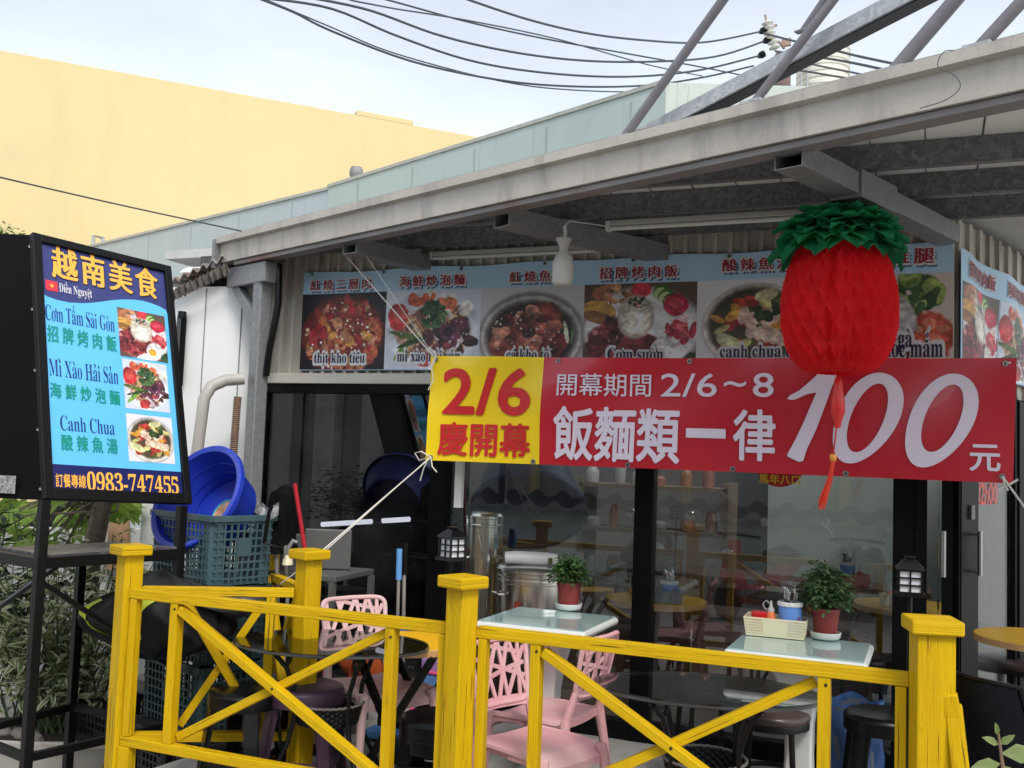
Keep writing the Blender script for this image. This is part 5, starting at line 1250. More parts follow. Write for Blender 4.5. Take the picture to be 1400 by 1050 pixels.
def bar_stool(loc, lab, rz=0, h=.50, seatm=LEATH):
    t = thing('round_stool', lab, 'stool', loc, rz, 'round padded metal stools')
    b = B(); b.lathe([(0, h), (.10, h - .002), (.15, h - .012), (.163, h - .028), (.158, h - .045), (0, h - .046)], 32); obj('cushion', b, seatm, t, smooth=True, sharp=60)
    b = B(); b.lathe([(.155, h - .046), (.158, h - .055), (.158, h - .075), (.145, h - .075)], 32); obj('seat_ring', b, IRON, t, smooth=True, sharp=40)
    for k in range(4):
        a = pi / 4 + k * pi / 2; b = B(); b.tube([(cos(a) * .135, sin(a) * .135, h - .06), (cos(a) * .15, sin(a) * .15, .25), (cos(a) * .17, sin(a) * .17, 0)], .012, 8); obj('leg', b, IRON, t, smooth=True)
    b = B(); b.tube([(.155 * cos(2 * pi * k / 32), .155 * sin(2 * pi * k / 32), .22) for k in range(33)], .011, 8); obj('foot_ring', b, IRON, t, smooth=True)
    return t
st = onz(1054, 972, .48); r1 = bar_stool((st.x, st.y, 0), 'round brown padded stool right of the oval glass table')
copy_tree(r1, (-.95, 4.72, 0), .5, 'round padded stool behind the right oval glass table by the window')
st = onz(1392, 905, .5); copy_tree(r1, (st.x + .06, st.y + .12, 0), .2, 'round dark padded stool under the round yellow table at the right edge')
# black mesh armchair, lower right corner
mc = dep(1378, 990, 3.15); mesh = mat('black_mesh', (.008, .009, .016), .75, spec=.2, var=.3, scale=40)
t = thing('mesh_chair', 'black mesh office chair with chrome armrests in the lower right corner', 'chair', (mc.x + .10, mc.y + .12, 0), radians(40))
def cback(u, v): y = (u - .5) * .46; return Vector((-.22 - .10 * v + .05 * (2 * u - 1) ** 2, y * (1 - .12 * v * v), .47 + .40 * v))
b = B(); b.grid(14, 14, cback); b.grid(14, 14, lambda u, v: cback(1 - u, v) - Vector((.018, 0, 0))); obj('backrest', b, mesh, t, smooth=True)
b = B(); b.tube([cback(0, v / 8) for v in range(9)] + [cback(u / 8, 1) for u in range(1, 9)] + [cback(1, 1 - v / 8) for v in range(1, 9)], .012, 8); obj('back_frame', b, BLKP, t, smooth=True)
b = B(); b.box((.02, 0, .45), (.48, .48, .06)); obj('seat', b, mesh, t, bevel=.02)
for s in (-1, 1):
    b = B(); b.tube([(-.16, s * .25, .42), (-.16, s * .27, .58), (-.12, s * .28, .65), (.14, s * .28, .66), (.2, s * .27, .60), (.16, s * .25, .42)], .012, 10); obj('armrest_frame', b, CHROME, t, smooth=True)
    b = B(); b.tube([(-.14, s * .28, .668), (.0, s * .285, .682), (.15, s * .28, .672)], [.02, .026, .02], 10); obj('armrest', b, BLKP, t, smooth=True)
b = B(); b.tube([(.02, 0, .42), (.02, 0, .1)], .03, 12); obj('gas_lift', b, CHROME, t)
for k in range(5):
    a = 2 * pi * k / 5; b = B(); b.tube([(.02, 0, .12), (.02 + .26 * cos(a), .26 * sin(a), .07)], [.025, .016], 8); b.lathe([(.026, -.014), (.026, .014)], 14, (.02 + .27 * cos(a), .27 * sin(a), .028), Matrix.Rotation(pi / 2, 3, 'X'), cap=True); obj('leg', b, BLKP, t)

# =================================================================== THINGS ON THE TABLES
TERR = mat('terracotta_plastic', rgb(128, 46, 42), .5, var=.07, scale=5)
SOIL = mat('soil', (.03, .02, .014), .95, var=.4, scale=40)
HERB = leaf_mat('herb_leaf', (.035, .085, .022), (.09, .18, .05), (.085, .17, .045), .25, .9)
HERB2 = leaf_mat('pale_herb_leaf', (.04, .095, .03), (.14, .22, .10), (.11, .20, .07), .25, .85)
STEM = mat('green_stem', (.06, .09, .03), .7, var=.2)
def potted(loc, lab, r=.060, h=.118, seed=1, crown=.12, ch_=.12, leafm=HERB, nl=420, L=.040):
    t = thing('potted_plant', lab, 'plant', loc, seed, 'potted herbs on the tables')
    b = B(); b.lathe([(.0, .004), (r * .95, .004), (r * 1.08, .012), (r * 1.14, .034), (r * 1.06, .034), (r * 1.0, .016)], 32); obj('saucer', b, WHITE, t, smooth=True, sharp=50)
    b = B(); b.lathe([(r * .80, .018), (r * .98, h), (r * 1.03, h), (r * 1.05, h + .022), (r * .95, h + .022), (r * .9, h)], 32); obj('pot', b, TERR, t, smooth=True, sharp=40)
    b = B(); b.lathe([(0, h + .006), (r * .93, h + .004)], 24); obj('soil', b, SOIL, t)
    rr = random.Random(seed); sb_ = B(); lb_ = B(); base = h + .01
    for k in range(34):
        a, e = rr.uniform(0, 2 * pi), rr.uniform(.45, 1.5); d = Vector((cos(a) * cos(e), sin(a) * cos(e), sin(e))); p = Vector((rr.uniform(-.02, .02), rr.uniform(-.02, .02), base)); Ln = ch_ * rr.uniform(.7, 1.15)
        q = p + Vector((d.x * crown * 1.0, d.y * crown * 1.0, d.z * Ln)); m = p.lerp(q, .5) + Z * .02; sb_.tube([p, m, q], .0016, 4)
        for j in range(nl // 68):
            f = rr.uniform(.35, 1.02); c = p.lerp(m, f * 2) if f < .5 else m.lerp(q, f * 2 - 1)
            aa = rr.uniform(0, 2 * pi); dd = Vector((cos(aa), sin(aa), rr.uniform(-.3, .7))) + d * .6
            lb_.leaf(c, dd, Vector((rr.uniform(-.5, .5), rr.uniform(-.5, .5), 1)), L * rr.uniform(.55, 1.15), L * rr.uniform(.38, .6))
    for k in range(nl):
        a, e, q_ = rr.uniform(0, 2 * pi), rr.uniform(-.35, 1.57), rr.uniform(.35, 1) ** .5; wv_ = 1 + .22 * sin(3 * a + seed) + .18 * sin(5 * a + 4 * e) + rr.uniform(-.08, .16)
        c = Vector((crown * .80 * cos(a) * cos(e) * wv_ * q_, crown * .80 * sin(a) * cos(e) * wv_ * q_, base + ch_ * .32 + ch_ * .78 * sin(e) * q_ * wv_))
        lb_.leaf(c, Vector((cos(a), sin(a), rr.uniform(-.6, .9))), Vector((rr.uniform(-.6, .6), rr.uniform(-.6, .6), 1)), L * rr.uniform(.55, 1.2), L * rr.uniform(.38, .62))
    obj('stems', sb_, STEM, t); obj('foliage', lb_, leafm, t)
    return t
pl1 = onz(779, 833, .752); potted((pl1.x, pl1.y + .05 - .07, .751), 'red brown pot of bushy green herbs on a white saucer, alone on its table', seed=2, nl=1400, crown=.105, ch_=.105, L=.024)
pl2 = onz(1126, 872, .752); potted((pl2.x + .01, pl2.y - .03, .751), 'red brown pot of leafy green plant on a white saucer beside the condiment basket', .059, .115, 3, .115, .155, HERB2, 1100, .032)
BKT = mat('cream_basket', rgb(222, 214, 180), .5, var=.04); BKB = mat('blue_grey_basket', rgb(110, 132, 142), .5, var=.04); BKP = mat('pink_basket', rgb(196, 128, 122), .5, var=.04)
BLUEC = mat('blue_plastic_tub', rgb(104, 152, 222), .4, var=.05, scale=4)
def basket(loc, rz, m, lab, sx=.265, sy=.155, h=.072):
    t = thing('condiment_basket', lab, 'basket', loc, rz, 'plastic condiment baskets')
    b = B()
    for s, ax, Ln, D in ((1, 0, sx, sy), (-1, 0, sx, sy), (1, 1, sy, sx), (-1, 1, sy, sx)):
        def P(u, v, s=s, ax=ax, Ln=Ln, D=D): k = .92 + .08 * v; return Vector(((u - .5) * Ln * k, s * D / 2 * k, .006 + h * v)) if ax == 0 else Vector((s * D / 2 * k, (u - .5) * Ln * k, .006 + h * v))
        nh = int(Ln / .0085); rows = 6
        for j in range(rows + 1):
            v = j / rows; b.bar(P(0, v), P(1, v), .004, .0055 if 0 < j < rows else .008)
        cols = [k for k in range(nh + 1) if True]
        for k in cols: b.bar(P(k / nh, 0), P(k / nh, 1), .004, .0046, (1, 0, 0) if ax == 0 else (0, 1, 0))
        for a_, c_ in ((.30, .70),):
            q = [P(a_, .04), P(c_, .04), P(c_, .96), P(a_, .96)]; nn = Vector((0, s, 0)) if ax == 0 else Vector((s, 0, 0)); b.prism([p + nn * .0005 for p in q], nn * .003)
        for j in (0, 1): pass
    b.box((0, 0, .006), (sx * .9, sy * .9, .004))
    for k in (-1, 1):
        for q in (-1, 1): b.box((k * sx * .40, q * sy * .36, .002), (.012, .012, .008))
    obj('basket_body', b, m, t)
    b = B(); b.tube([(sx / 2 * x, sy / 2 * y, h + .0065) for x, y in ((-1, -1), (1, -1), (1, 1), (-1, 1), (-1, -1))], .0045, 6); obj('rim', b, m, t)
    return t
def chopstick_box(loc, lab, r=.053, h=.128, clear=.095, seed=1):
    t = thing('utensil_tub', lab, 'utensil tub', loc, seed)
    b = B(); b.lathe([(0, .0), (r * .86, .0), (r * .98, h), (r, h)], 32); obj('tub_body', b, BLUEC, t, smooth=True, sharp=40)
    b = B(); b.lathe([(r * 1.0, h - .004), (r * 1.07, h - .002), (r * 1.07, h + .012), (r * .96, h + .016), (r * .96, h)], 32); obj('white_collar', b, WHITE, t, smooth=True, sharp=40)
    b = B(); b.lathe([(r * .95, h + .012), (r * .93, h + clear), (r * .90, h + clear + .003), (0, h + clear + .003)], 32); obj('clear_cover', b, CLR, t, smooth=True, sharp=40)
    rr = random.Random(seed)
    for k in range(9):
        b = B(); a = rr.uniform(0, 6.3); p = Vector((.02 * cos(a), .02 * sin(a), .02)); q = Vector((.026 * cos(a + .5), .026 * sin(a + .5), h + rr.uniform(.04, .07))); b.tube([p, q], [.004, .0055], 6); b.lathe([(0, -.010), (.007, -.006), (.009, 0), (.007, .008), (0, .011)], 10, q)
        obj('spoon', b, CHROME, t, smooth=True)
    b = B(); a0 = radians(-62 - seed * 57.3)
    for k in range(5): b.grid(8, 2, lambda u, v, k=k: Vector(((r * .93 + .002) * cos(a0 + .55 * u), (r * .93 + .002) * sin(a0 + .55 * u), .012 + .010 * k + .006 * v + .03 * u)))
    obj('printed_mark', b, ink('mark_maroon', rgb(140, 30, 70)), t)
    return t
def sauce(loc, lab, m, cap, r=.017, h=.062, handle=False):
    t = thing('sauce_bottle', lab, 'bottle', loc); b = B(); b.lathe([(0, 0), (r, 0), (r, h * .75), (r * .8, h * .9), (r * .62, h)], 20); obj('bottle', b, m, t, smooth=True, sharp=50)
    b = B(); b.lathe([(r * .68, h - .004), (r * .68, h + .012), (r * .35, h + .018), (r * .22, h + .045), (0, h + .046)], 14); obj('cap', b, cap, t, smooth=True, sharp=50)
    if handle: b = B(); b.tube([(-r * .6, 0, h), (-r * 1.4, 0, h + .012), (-r * 1.7, 0, h + .03), (-r * 1.0, 0, h + .045), (-r * .2, 0, h + .03)], .0025, 6); obj('cap_strap', b, cap, t, smooth=True)
    return t
ORG = mat('orange_sauce', rgb(232, 122, 60), .3, var=.06); CAPW = mat('translucent_cap', (.66, .64, .60), .4, sub=.3)
kb = onz(1062, 868, .752); K = Vector((kb.x, kb.y - .015, .752)); rzb = radians(2)
basket(K, rzb, BKT, 'cream perforated condiment basket on the square table')
chopstick_box(K + Vector((.058, .005, .010)), 'blue utensil tub with a clear lid in the cream basket', seed=1)
sauce(K + Vector((-.022, -.02, .010)), 'orange sauce bottle with a loop cap in the cream basket', ORG, CAPW, .021, .098, True)
t = thing('sauce_jar', 'small red lidded jar at the left end of the cream basket', 'jar', K + Vector((-.072, .0, .010))); b = B(); b.lathe([(0, 0), (.036, 0), (.038, .064), (.035, .068)], 24); obj('jar', b, mat('chilli_jar', rgb(160, 30, 28), .3), t, smooth=True, sharp=40)
b = B(); b.lathe([(.039, .064), (.040, .084), (.036, .088), (0, .089)], 24); obj('lid', b, mat('red_lid', rgb(205, 38, 38), .35), t, smooth=True, sharp=40)
b = B(); b.tube([K + Vector((-.05, .03, .06)), K + Vector((-.035, .035, .085)), K + Vector((-.02, .03, .06))], .010, 8); tag(obj('paper_napkin', b, WHITE, smooth=True, origin=K), 'crumpled white napkin between the red jar and sauce bottle', 'napkin')

# =================================================================== PINK DUSTPAN, MOPS, BIN AND OTHER THINGS BY THE WALL
def stick(p, q, r, m, lab, name, cat, grip=None):
    t = thing(name, lab, cat, q, world=True); b = B(); b.tube([p, q], r, 10); obj('handle', b, m, t, smooth=True)
    if grip: b = B(); b.tube([p + (q - p) * -.02, p + (q - p) * .14], r * 1.7, 12); obj('grip', b, grip, t, smooth=True)
    return t
def down(px, py, px2, py2, d): a, c = dep(px, py, d), dep(px2, py2, d); k = a.z / (a.z - c.z); return a, a + (c - a) * k
ALU = mat('aluminium_handle', (.5, .5, .5), .35, metal=.7); BLG = mat('blue_grip', rgb(96, 156, 216), .5)
a, c = down(546, 756, 542, 900, 5.2); t = stick(a, c, .009, ALU, 'silver mop handle with a blue grip leaning by the dark window', 'mop', 'mop', BLG)
b = B(); b.box(c + Z * .04, (.3, .10, .05)); obj('mop_head', b, BLG, t, bevel=.01)
a, c = down(553, 748, 551, 900, 5.25); t = stick(a, c, .010, ALU, 'silver broom handle with a black grip standing behind the mop', 'broom', 'broom', BLKP)
b = B(); q = a.lerp(c, .42); b.box(q, (.05, .04, .05)); b.tube([q + Vector((-.02, -.03, .02)), q + Vector((.03, -.04, -.02)), q + Vector((.02, -.03, .04))], .012, 8); obj('clip', b, mat('blue_red_clip', rgb(70, 84, 160), .5, var=.8, scale=30), t, bevel=.005)
b = B(); b.box(c + Z * .06, (.28, .06, .12)); obj('brush', b, BLKP, t, bevel=.01)
a, c = down(403, 661, 416, 745, 5.2); stick(a, c, .011, mat('red_plastic', rgb(176, 30, 42), .45), 'bright red broom handle leaning beside the black jacket', 'red_broom', 'broom')
jc = dep(381, 705, 5.40)
t = thing('jacket', 'black jacket hung over a chair beside the red broom handle', 'jacket', jc, world=True)
b = B(); Rj = Matrix.Rotation(YAW, 3, 'Z')
def jk(u, v): th = 2 * pi * u; r = (.078 + .016 * sin(3 * th) + .012 * sin(7 * th + 9 * v)) * (1.15 - .35 * v) * (sin(pi * min(1, v * .94 + .06)) ** .35 if v > .9 else 1); return jc + Rj @ Vector((r * cos(th) * 1.0 + .03 * v, r * sin(th) * .6, -.20 + .37 * v))
b.grid(48, 24, jk); obj('cloth', b, mat('black_cloth', (.005, .005, .006), .9, spec=.1, var=.4, scale=9), t, smooth=True, sharp=80)
b = B(); b.tube([dep(372, 692, 5.2), dep(368, 700, 5.2), dep(361, 742, 5.2), dep(382, 748, 5.2), dep(392, 742, 5.2)], .010, 8); obj('bag_strap', b, BLKP, t, smooth=True)
cl = dep(366, 698, 5.3); b = B(); b.grid(10, 8, lambda u, v: cl + Rj @ Vector(((u - .5) * .12, .03 * sin(6 * u), (v - .5) * .07 + .02 * sin(5 * u + 2))))
tag(obj('folded_cloth', b, mat('patterned_cloth', (.3, .3, .31), .9, var=1.0, scale=22, spots=((.04, .04, .05), 26, .5, .9, O1)), smooth=True, origin=cl), 'grey and white patterned cloth beside the blue tub', 'cloth')
t = thing('steel_chair', 'bare metal chair legs and hook under the black jacket', 'chair', dep(385, 830, 5.4), world=True)
b = B()
for px in (377, 390):
    b = B(); b.tube([dep(px, 745, 5.35), dep(px + 3, 815, 5.35), Vector((dep(px + 3, 815, 5.35).x, dep(px + 3, 815, 5.35).y, 0))], .011, 8)
    obj('leg', b, mat('dull_metal', (.35, .35, .34), .4, metal=.5), t, smooth=True)
b = B(); b.tube([dep(393, 768, 5.3), dep(395, 748, 5.3), dep(401, 739, 5.3), dep(406, 742, 5.3)], .012, 8); obj('hook', b, MATS['dull_metal'], t, smooth=True)
b = B(); b.lathe([(.03, 0), (.025, .03), (.012, .05)], 14, dep(393, 772, 5.28)); obj('nozzle', b, BKT, t, smooth=True)
# steel stove unit
sv = dep(440, 812, 5.55); Rg = Matrix.Rotation(radians(4), 3, 'Z'); GM = mat('brushed_steel_panel', (.13, .13, .125), .45, metal=.3, var=.12, scale=2)
t = thing('stove_unit', 'grey steel stove unit with an upright back plate behind the back fence post', 'stove', (sv.x, sv.y, 0), world=True)
b = B(); b.box((sv.x - .02, sv.y + .02, .82), (.42, .45, .03), Rg); obj('worktop', b, GM, t, bevel=.004)
b = B(); q0, q1 = dep(418, 752, 5.6), dep(476, 800, 5.6); b.box(((q0.x + q1.x) / 2, (q0.y + q1.y) / 2, .95), (.26, .02, .22), Matrix.Rotation(YAW, 3, 'Z')); obj('back_plate', b, GM, t, bevel=.006)
for sx in (-.2, .2):
    for sy in (-.2, .2): b = B(); b.box((sv.x + sx - .02, sv.y + sy + .02, .40), (.03, .03, .81)); obj('leg', b, GM, t)
b = B(); b.box((sv.x - .02, sv.y + .04, .58), (.36, .4, .30)); obj('burner_box', b, BLKS, t, bevel=.01)
gp_ = dep(372, 780, 5.6); b = B(); b.box((gp_.x, gp_.y + .1, .52), (.5, .03, 1.0), Matrix.Rotation(YAW, 3, 'Z')); tag(obj('metal_sheet', b, mat('dull_grey_sheet', (.10, .10, .098), .55, var=.15), bevel=.004, origin=(gp_.x, gp_.y + .1, 0)), 'dull grey metal sheet standing behind the metal chair legs', 'metal sheet')
b = B(); q = onz(455, 915, .36); 
def ob(u, v): th = 2 * pi * u; return Vector((q.x, q.y + .25, .36)) + Vector(((.10 + .04 * sin(4 * th) + .02 * sin(9 * th + 8 * v)) * cos(th) * sin(pi * v * .97 + .05), .07 * sin(th) * sin(pi * v * .97 + .05), .08 * cos(pi * v) + .03 * sin(5 * th + 4 * v)))
b.grid(36, 14, ob); tag(obj('orange_cloth', b, mat('orange_cloth', rgb(176, 78, 26), .85, var=.3, scale=9), smooth=True, sharp=80, origin=(q.x, q.y + .25, .25)), 'crumpled orange cloth behind the pale pink chair', 'cloth')
b = B(); q = onz(440, 950, .28); b.lathe([(0, 0), (.10, 0), (.12, .10), (.125, .10)], 24, (q.x, q.y + .3, .18)); tag(obj('purple_basin', b, mat('violet_plastic', rgb(96, 72, 150), .45), smooth=True, sharp=40, origin=(q.x, q.y + .3, .18)), 'small violet plastic basin behind the wicker basket', 'basin')
dp_ = onz(545, 1000, .05)
t = thing('dustpan', 'pink and blue long handled dustpan leaning by the pale pink chair', 'dustpan', (dp_.x, dp_.y + .5, 0), radians(-10))
b = B(); b.box((0, 0, .12), (.30, .05, .22), Matrix.Rotation(radians(-25), 3, 'X')); obj('pan', b, mat('dustpan_blue', rgb(70, 104, 150), .45), t, bevel=.01)
b = B(); b.tube([(-.17, -.06, .03), (-.15, .03, .24), (.15, .03, .24), (.17, -.06, .03), (-.17, -.06, .03)], .014, 8); obj('pan_rim', b, mat('hot_pink', rgb(214, 84, 130), .45), t, smooth=True)
b = B(); b.box((-.10, .10, .20), (.2, .1, .22)); obj('lilac_box', b, mat('lilac', rgb(160, 120, 170), .5), t, bevel=.01)
bn = onz(1165, 962, .40); t = thing('waste_bin', 'blue plastic bag lined waste bin beside the black stool', 'bin', (bn.x, bn.y, 0))
b = B(); b.lathe([(.11, 0), (.13, .40)], 24); obj('bin_body', b, mat('bin_grey', (.15, .17, .2), .5), t, smooth=True)
b = B()
def bag(u, v): th = 2 * pi * u; r = .128 + .012 * sin(5 * th + 7 * v) + .006 * sin(13 * th) + .012 * v * (1 - v); return Vector((r * cos(th), r * sin(th), .10 + .315 * v + .014 * sin(4 * th + 1) * v))
b.grid(64, 14, bag); obj('bin_bag', b, mat('blue_bag', rgb(84, 122, 176), .35, var=.12, sub=.35), t, smooth=True, sharp=80)

# =================================================================== CRATES, TUB AND BAG LEFT OF THE FENCE
CRT = mat('teal_crate', rgb(60, 86, 92), .5, var=.10, scale=5, spots=((.06, .11, .12), 4, .55, .5, O1)); CRTD = mat('dark_green_crate', rgb(34, 58, 60), .5, var=.15, scale=5); CRTB = mat('black_crate', (.02, .021, .024), .5, var=.2)
def crate(loc, rz, m, lab, sx=.60, sy=.38, h=.36, grp='plastic crates stacked behind the fence'):
    t = thing('crate', lab, 'crate', loc, rz, grp)
    b = B()
    for s, ax, Ln, D in ((1, 0, sx, sy), (-1, 0, sx, sy), (1, 1, sy, sx), (-1, 1, sy, sx)):
        def P(u, v, s=s, ax=ax, Ln=Ln, D=D): k = .955 + .045 * v; return Vector(((u - .5) * Ln * k, s * D / 2 * k, h * v)) if ax == 0 else Vector((s * D / 2 * k, (u - .5) * Ln * k, h * v))
        nh = int(Ln / .036)
        for j in range(1, 9): b.bar(P(.04, j / 9), P(.96, j / 9), .008, .010)
        for k in range(1, nh): b.bar(P(k / nh, .02), P(k / nh, .97), .008, .011, (1, 0, 0) if ax == 0 else (0, 1, 0))
        n = Vector((0, s, 0)) if ax == 0 else Vector((s, 0, 0))
        b.prism([P(.40, .42) + n * .001, P(.62, .42) + n * .001, P(.62, .68) + n * .001, P(.40, .68) + n * .001], n * .008)
    obj('grid_walls', b, m, t)
    for x in (-1, 1):
        for y in (-1, 1):
            b = B(); w0 = .075
            b.prism([(x * sx * .4775, y * (sy * .4775 - w0), 0), (x * sx * .4775, y * (sy * .4775 - .02), 0), (x * (sx * .4775 - .02), y * sy * .4775, 0), (x * (sx * .4775 - w0), y * sy * .4775, 0), (x * (sx * .4775 - w0), y * (sy * .4775 - w0), 0)], (x * .008, y * .008, h * .97)); obj('corner_post', b, m, t)
    b = B()
    for p, q in (((-1, -1), (1, -1)), ((1, -1), (1, 1)), ((1, 1), (-1, 1)), ((-1, 1), (-1, -1))): b.bar((p[0] * sx / 2, p[1] * sy / 2, h - .016), (q[0] * sx / 2, q[1] * sy / 2, h - .016), .026, .032)
    obj('rim', b, m, t, bevel=.003)
    b = B(); b.box((0, 0, .012), (sx * .93, sy * .93, .016)); obj('floor', b, m, t)
    return t
rc = radians(-19); NC = dep(274, 706, 4.98)
cdx = Vector((cos(rc), sin(rc), 0)); cdy = Vector((-sin(rc), cos(rc), 0))
CC = Vector((NC.x, NC.y, 0)) - cdx * .30 + cdy * .26
crate(CC + Z * .79, rc, CRT, 'teal plastic crate holding the big blue tub, topmost of the stack')
crate(CC + Z * .40 - cdx * .03, rc + .03, CRTD, 'dark green plastic crate second from the top of the stack', h=.385)
crate(CC + Z * .015 - cdx * .01, rc - .02, CRTD, 'dark green plastic crate third from the top of the stack, standing on the lowest one', h=.38)
crate(CC - Z * .36 - cdx * .02, rc + .02, CRTB, 'black plastic crate at the bottom of the stack', h=.37)
crate(CC - cdx * .72 - Z * .36, rc + .08, CRTB, 'black plastic crate on the ground left of the stack, behind the sign stand', h=.36)
# tub
cR = Vector(CR @ Vector((1, 0, 0))); cU = Vector(CR @ Vector((0, 1, 0))); cB = Vector(CR @ Vector((0, 0, 1)))
ax = (cR * -.46 + cU * .52 + cB * .72).normalized(); Tt = ax.to_track_quat('Z', 'Y').to_matrix()
RC = dep(267, 678, 5.3)
tub = thing('plastic_tub', 'large blue plastic tub tilted on its side in the teal crate', 'tub', RC - ax * .24, world=True)
BLU = mat('royal_blue_plastic', rgb(30, 56, 176), .38, var=.06, scale=3, spots=((.02, .05, .33), 5, .55, .4, O1))
b = B(); R_ = .282
b.lathe([(0, -.235), (.19, -.235), (.205, -.228), (.235, -.12), (.238, -.115), (R_ - .012, -.004), (R_ + .012, .004), (R_ + .020, .0), (R_ + .020, -.028), (R_ + .012, -.028), (R_ + .010, -.01), (.246, -.10), (.212, -.236), (.20, -.245), (0, -.245)], 56, RC, Tt)
obj('tub_body', b, BLU, tub, smooth=True, sharp=35)
b = B(); b.lathe([(0, .0), (.085, .0)], 36, RC - ax * .233, Tt); o = obj('round_label', b, mat('tub_label', rgb(205, 150, 110), .5, var=.7, scale=16, spots=((.03, .35, .55), 18, .5, .9, O1), spots2=((.75, .72, .6), 26, .58, .9, O1)), tub)
b = B(); b.tube([RC - ax * .232 + Tt @ Vector((.087 * cos(2 * pi * k / 40), .087 * sin(2 * pi * k / 40), 0)) for k in range(41)], .004, 6); obj('label_ring', b, ink('label_cyan', rgb(60, 190, 220)), tub)
b = B()
for rr_, zz in ((.208, -.205), (.222, -.16), (.243, -.095)): b.tube([RC + Tt @ Vector((rr_ * cos(2 * pi * k / 56), rr_ * sin(2 * pi * k / 56), zz)) for k in range(57)], .003, 5)
obj('moulded_rings', b, BLU, tub, smooth=True)
# black bag with reflective bands
bgm = mat('black_oilcloth', (.008, .008, .0085), .6, spec=.2, var=.3, scale=7, bump=.3, bscale=14)
bc = dep(215, 838, 4.90)
bagt = thing('bag', 'big black sagging bag with yellow green reflective bands behind the fence corner', 'bag', (bc.x, bc.y, bc.z - .22), world=True)
rr = random.Random(9)
def bagf(u, v):
    th = 2 * pi * u; s = sin(pi * v) ** .55
    w = 1 + .10 * sin(3 * th + 2 * v) + .06 * sin(7 * th + 11 * v) + .03 * sin(15 * th - 7 * v)
    return bc + Rj @ Vector((.37 * cos(th) * s * w + .03 * sin(9 * v), .12 * sin(th) * s * w, -.21 + .42 * v - .06 * (cos(th) ** 2) * v + .02 * sin(5 * th + 6 * v)))
b = B(); b.grid(72, 36, bagf); obj('bag_body', b, bgm, bagt, smooth=True, sharp=85)
def bandf(u0_, lean):
    b = B()
    def f(u, v):
        p = bagf((u0_ + (u - .5) * .036 + lean * (v - .5)) % 1, .28 + .48 * v); d = (p - bc).normalized(); return p + d * .008
    b.grid(4, 16, f); return b
HV = mat('lime_reflective', rgb(168, 180, 44), .4, var=.08)
obj('reflective_band', bandf(.61, -.06), HV, bagt, smooth=True); obj('reflective_band', bandf(.735, .05), HV, bagt, smooth=True)
tb_ = dep(300, 822, 4.92)
b = B(); b.grid(36, 18, lambda u, v: tb_ + Rj @ Vector((.24 * cos(2 * pi * u) * sin(pi * v) ** .6, .12 * sin(2 * pi * u) * sin(pi * v) ** .6, -.07 + .13 * v + .02 * sin(6 * pi * u + 5 * v))))
tag(obj('plastic_bag', b, mat('grey_black_bag', (.03, .03, .032), .4, spec=.3, var=.4, scale=9, bump=.4, bscale=12), smooth=True, sharp=85, origin=tb_ - Z * .07), 'shiny black plastic bag under the teal crate', 'bag')

# =================================================================== INSIDE THE WINDOW
WD = mat('brown_wood', (.15, .075, .04), .55, var=.35, scale=3, stretch=(1, 1, 8), spots=((.05, .025, .015), 5, .55, .6, (1, 1, 6)))
PX = dep(733, 800, 5.75); PT = dep(663, 760, 5.95)
bench = thing('wooden_bench', 'low brown wooden bench inside the window carrying the steel pots', 'bench', ((PX.x + PT.x) / 2, 5.82, 0), world=True)
b = B(); b.box((-2.10, 5.83, .47), (1.06, .56, .04)); obj('seat', b, WD, bench, bevel=.004)
for x in (-2.58, -1.62):
    b = B(); b.box((x, 5.83, .225), (.05, .5, .45)); obj('leg', b, WD, bench)
b = B(); b.box((-2.10, 5.60, .24), (.9, .02, .40)); obj('front_panel', b, WD, bench)
def pot(px0, px1, pyt, d, lab, seam=(), name='steel_pot', h=None):
    a, c = dep(px0, pyt, d), dep(px1, pyt, d); r = (a - c).length / 2; m = (a + c) / 2; H = m.z - .492
    t = thing(name, lab, 'pot', (m.x, m.y, .492), 0, 'polished steel stock pots on the bench')
    pr = [(0, 0), (r * .96, 0), (r * .98, .012)]
    for s in seam: pr += [(r * .98, H * s - .012), (r * 1.0, H * s - .008), (r * 1.0, H * s + .004), (r * .98, H * s + .008)]
    pr += [(r * .98, H - .03), (r * 1.02, H - .026), (r * 1.02, H - .012), (r * .99, H - .006)]
    b = B(); b.lathe(pr, 48); obj('pot_body', b, STEEL, t, smooth=True, sharp=25)
    b = B(); b.lathe([(r * .99, H - .006), (r * .95, H + .004), (r * .6, H + .012), (0, H + .014)], 48); obj('lid', b, STEEL, t, smooth=True, sharp=50)
    for a_ in (-2.3, -.2):
        b = B(); p = Vector((cos(a_) * r, sin(a_) * r, H * .62)); sdv = Vector((-sin(a_), cos(a_), 0)); o = Vector((cos(a_), sin(a_), 0))
        b.tube([p - sdv * .05, p - sdv * .05 + o * .03, p + sdv * .05 + o * .03, p + sdv * .05], .006, 8); obj('pot_handle', b, STEEL, t, smooth=True)
    return t, r, H
tp, r, H = pot(637, 690, 702, 6.0, 'tall narrow polished steel stock pot by the black window post', (.9,))
b = B(); b.grid(10, 1, lambda u, v: Vector(((r * .985 + .002) * cos(-.62 + .32 * u), (r * .985 + .002) * sin(-.62 + .32 * u), H * (.70 + .13 * v)))); obj('sticker', b, mat('pot_sticker', rgb(120, 170, 190), .4, var=.5, scale=30), tp)
b = B(); b.prism([Vector((r * cos(-1.35) - .03, r * sin(-1.35) - .014, H * .62)), Vector((r * cos(-1.35) + .03, r * sin(-1.35) - .014, H * .62)), Vector((r * cos(-1.35), r * sin(-1.35) - .02, H * .82))], (0, -.006, 0)); obj('spout_guard', b, STEEL, tp)
